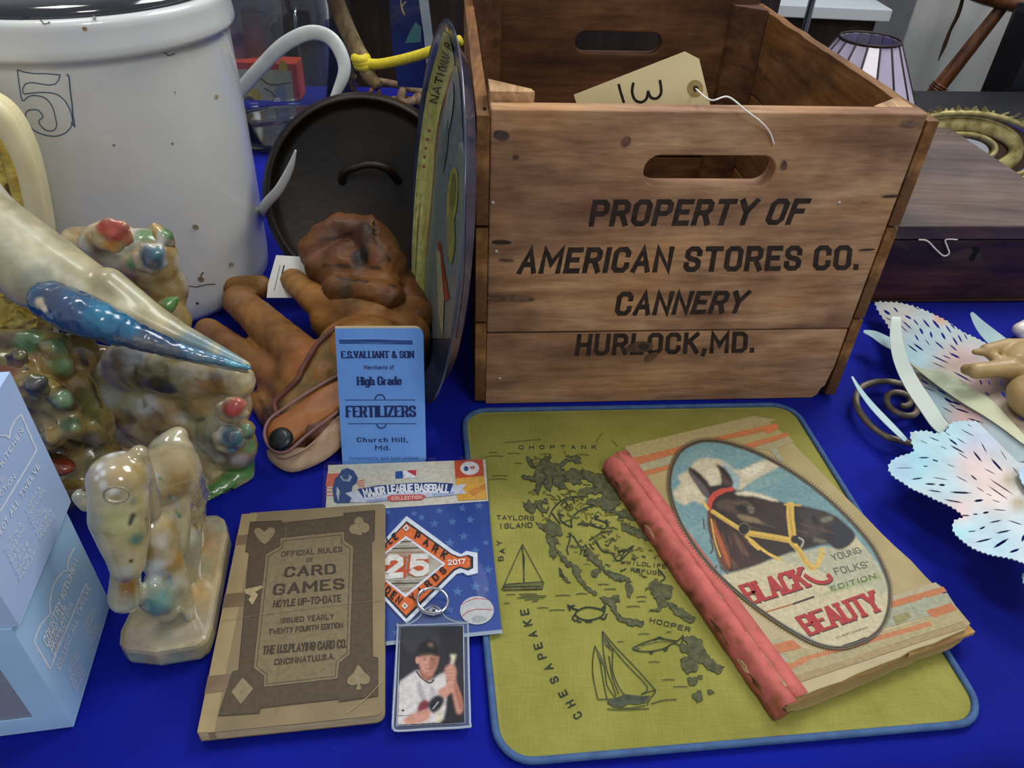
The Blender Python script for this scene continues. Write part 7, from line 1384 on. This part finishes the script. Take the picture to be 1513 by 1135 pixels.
petal('under_petal', f5([(515, 540), (560, 575), (700, 680), (850, 790), (1000, 890), (1130, 980), (1350, 1120), (1600, 1300), (1300, 1400), (1000, 1200), (870, 1060), (790, 970), (700, 870), (620, 750), (560, 660)]), S5([((615, 685), (705, 735)), ((620, 735), (760, 800), 8), ((760, 765), (850, 820), 14), ((820, 840), (900, 890), 20), ((880, 870), (970, 905), 18), ((800, 915), (905, 975), 8), ((900, 925), (1045, 975), 14), ((860, 890), (930, 930), 10), ((1010, 1010), (1165, 1060), 12)]), [(1345, 545, .0290), (1400, 630, .0300), (1513, 680, .052)], [(1360, 560, 30, 'c4b8b4'), (1390, 595, 40, 'acccd4'), (1430, 615, 40, 'd4b4b0')], 'b4c8cc', sc=False)
# blades
def blade(P_, hw, z0, z1, c1, nm='blade'):
    C_ = catmull(P_, 6); L, R_ = ribbon(C_, [hw[0]+(hw[1]-hw[0])*math.sin(math.pi*min(1, (i/(len(C_)-1))*hw[2]+.02)) for i in range(len(C_))]); m = len(C_)
    V = []; F_ = []
    for i in range(m):
        z = z0+(z1-z0)*i/(m-1); V += [onz(*L[i], z), onz(*R_[i], z)]
        if i: F_.append((2*i-2, 2*i-1, 2*i+1, 2*i))
    ob = mk(nm, V, F_, c1, fl_, False); m_ = ob.modifiers.new('s', 'SOLIDIFY'); m_.thickness = .0008; return ob
bm1 = mat('blade_turquoise', 'a8c8d0', 'b4cccc', rough=.3, metal=.25, scale=20); bm2 = mat('blade_cream', 'b8c4ba', 'c8d0c4', rough=.3, metal=.2, scale=15)
blade(f5([(420, 165), (415, 260), (425, 400), (470, 560), (560, 740), (680, 920), (760, 1040), (830, 1110)]), (12, 23, .75), .050, .036, bm2)
blade(f5([(145, 285), (230, 310), (320, 360), (420, 410)]), (2, 15, .6), .026, .024, bm1)
blade(f5([(48, 665), (110, 770), (200, 890), (310, 1010), (420, 1120), (500, 1200)]), (2, 9, .8), .028, .022, bm1)
blade(f5([(1050, 130), (1120, 230), (1220, 330), (1350, 430)]), (3, 22, .6), .030, .045, bm1)
# big front petal with three lobes
sl_ = S6([((235, 325), (310, 325)), ((320, 335), (365, 350)), ((90, 390), (210, 388), 5), ((265, 378), (300, 378), 8), ((190, 460), (270, 450)), ((315, 445), (430, 465), 6), ((275, 487), (350, 490), 12), ((362, 493), (408, 495), 14), ((290, 525), (390, 540), 9), ((425, 538), (575, 545), 13), ((390, 583), (520, 607), 10), ((580, 595), (645, 587), 16), ((575, 675), (610, 677), 10), ((635, 670), (678, 662), 14), ((695, 645), (790, 655), 7), ((500, 683), (560, 685), 10), ((675, 730), (760, 712), 10), ((715, 795), (815, 775), 12), ((540, 785), (600, 780), 8), ((615, 770), (655, 752), 12), ((585, 853), (700, 825), 12), ((700, 888), (800, 825), 18), ((800, 915), (870, 890), 16), ((880, 850), (895, 800), 16), ((790, 712), (890, 745), 8), ((425, 205), (485, 250), 12), ((300, 195), (375, 225), 7), ((430, 245), (530, 300), 10), ((575, 280), (635, 355), 12), ((685, 325), (765, 415), 14), ((625, 225), (665, 300), 7), ((495, 145), (590, 195), 6), ((470, 200), (535, 240), 6), ((670, 450), (835, 560), 8), ((665, 495), (800, 590), 8), ((560, 430), (605, 468), 10), ((465, 435), (550, 480), 6), ((640, 390), (720, 430), 6), ((745, 275), (790, 345), 5), ((820, 380), (860, 430), 6), ((595, 505), (650, 540), 6), ((655, 545), (700, 565), 5), ((480, 290), (550, 335), 6), ((370, 250), (420, 275), 5), ((245, 215), (300, 240), 5), ((400, 165), (440, 190), 5), ((690, 585), (750, 605), 6), ((410, 365), (470, 385), 5), ((540, 115), (570, 135), 5)])
petal('front_petal', f6([(190, 170), (250, 158), (300, 158), (350, 172), (410, 155), (440, 110), (520, 95), (620, 105), (700, 160), (780, 210), (900, 290), (1100, 420), (1300, 700), (1250, 1000), (1050, 1050), (900, 985), (800, 950), (690, 930), (600, 900), (540, 865), (480, 815), (450, 770), (460, 715), (510, 695), (490, 665), (430, 625), (350, 590), (290, 560), (200, 520), (140, 480), (80, 440), (50, 390), (70, 345), (120, 315), (205, 285), (195, 230)]), sl_, [(1315, 690, .034), (1400, 625, .040), (1513, 820, .050)], [(1345, 650, 22, 'd4c0a8'), (1350, 680, 60, 'a0d4e0'), (1330, 690, 30, 'a8c8dc'), (1400, 640, 60, 'b0d4e0'), (1450, 660, 40, 'b8c4d8'), (1400, 720, 40, 'b4ccd4'), (1440, 690, 40, 'd8c4c4'), (1470, 720, 50, 'e0ccc4'), (1425, 785, 40, 'a0dce4'), (1450, 800, 40, 'b4c8d4'), (1480, 810, 40, 'b0d0dc'), (1420, 755, 30, 'dcc8c4'), (1495, 710, 18, 'a89c80'), (1505, 745, 16, 'a89870'), (1500, 650, 30, 'd0bcc0')], 'c0ccd0')  # olive spots at the petal centre are shadow painted into the colour
petal('side_petal', f6([(860, 400), (900, 380), (1000, 380), (1150, 480), (1100, 600), (950, 560), (880, 480)]), [], [(1508, 690, .055), (1560, 690, .058), (1540, 730, .056)], [(1510, 700, 20, 'a8c4d8')], 'b4ccdc', amp=1.5)
petal('lower_petal', f6([(885, 1050), (920, 1010), (1000, 960), (1200, 980), (1200, 1250), (1000, 1200), (900, 1120)]), [], [(1513, 840, .036), (1560, 840, .040), (1540, 890, .036)], [], 'b0d8e0', amp=1.5)
# tan bud
bud = [('c', onz(1428, 546, .066), onz(1442, 548, .070), .0055, .007), ('c', onz(1442, 548, .070), onz(1475, 545, .072), .0080, .0085), ('c', onz(1475, 545, .072), onz(1530, 545, .072), .0085, .016), ('c', onz(1478, 535, .075), onz(1458, 520, .078), .006, .0045), ('c', onz(1455, 520, .079), onz(1440, 520, .078), .0045, .003), ('c', onz(1457, 517, .080), onz(1490, 510, .082), .006, .007), ('c', onz(1490, 512, .080), onz(1530, 520, .078), .008, .014), ('e', onz(1525, 535, .075), (.03, .022, .02)), ('e', onz(1540, 590, .07), (.03, .03, .02))]
me = blobmesh(bud, .0014, 4); link('bud', me, mat('tan_bud', '9a8054', 'b09668', rough=.5, scale=40, coat=.15), fl_, True)
tube('flower_stem', [onz(1540, 590, .062), onz(1580, 640, .05), onz(1600, 720, .03), onz(1600, 760, .018)], .006, wm_, fl_, 8)
ww = thing('ceramic_piece', onz(1510, 490, .0), 'small white ceramic piece at the right edge beyond the flower', 'ornament')
me = blobmesh([('c', onz(1507, 487, .012), onz(1540, 478, .016), .0085, .014), ('e', onz(1512, 492, .008), (.010, .010, .0075)), ('e', onz(1545, 486, .014), (.018, .016, .014))], .0015, 3); link('ceramic_body', me, mat('white_ceramic', 'e4dcd4', 'd8c8b8', rough=.2, coat=.6, scale=50), ww, True)
tube('dark_trim', [onz(1500, 490, .006), onz(1503, 495, .005), onz(1512, 497, .004)], .0016, iron, ww, 6)
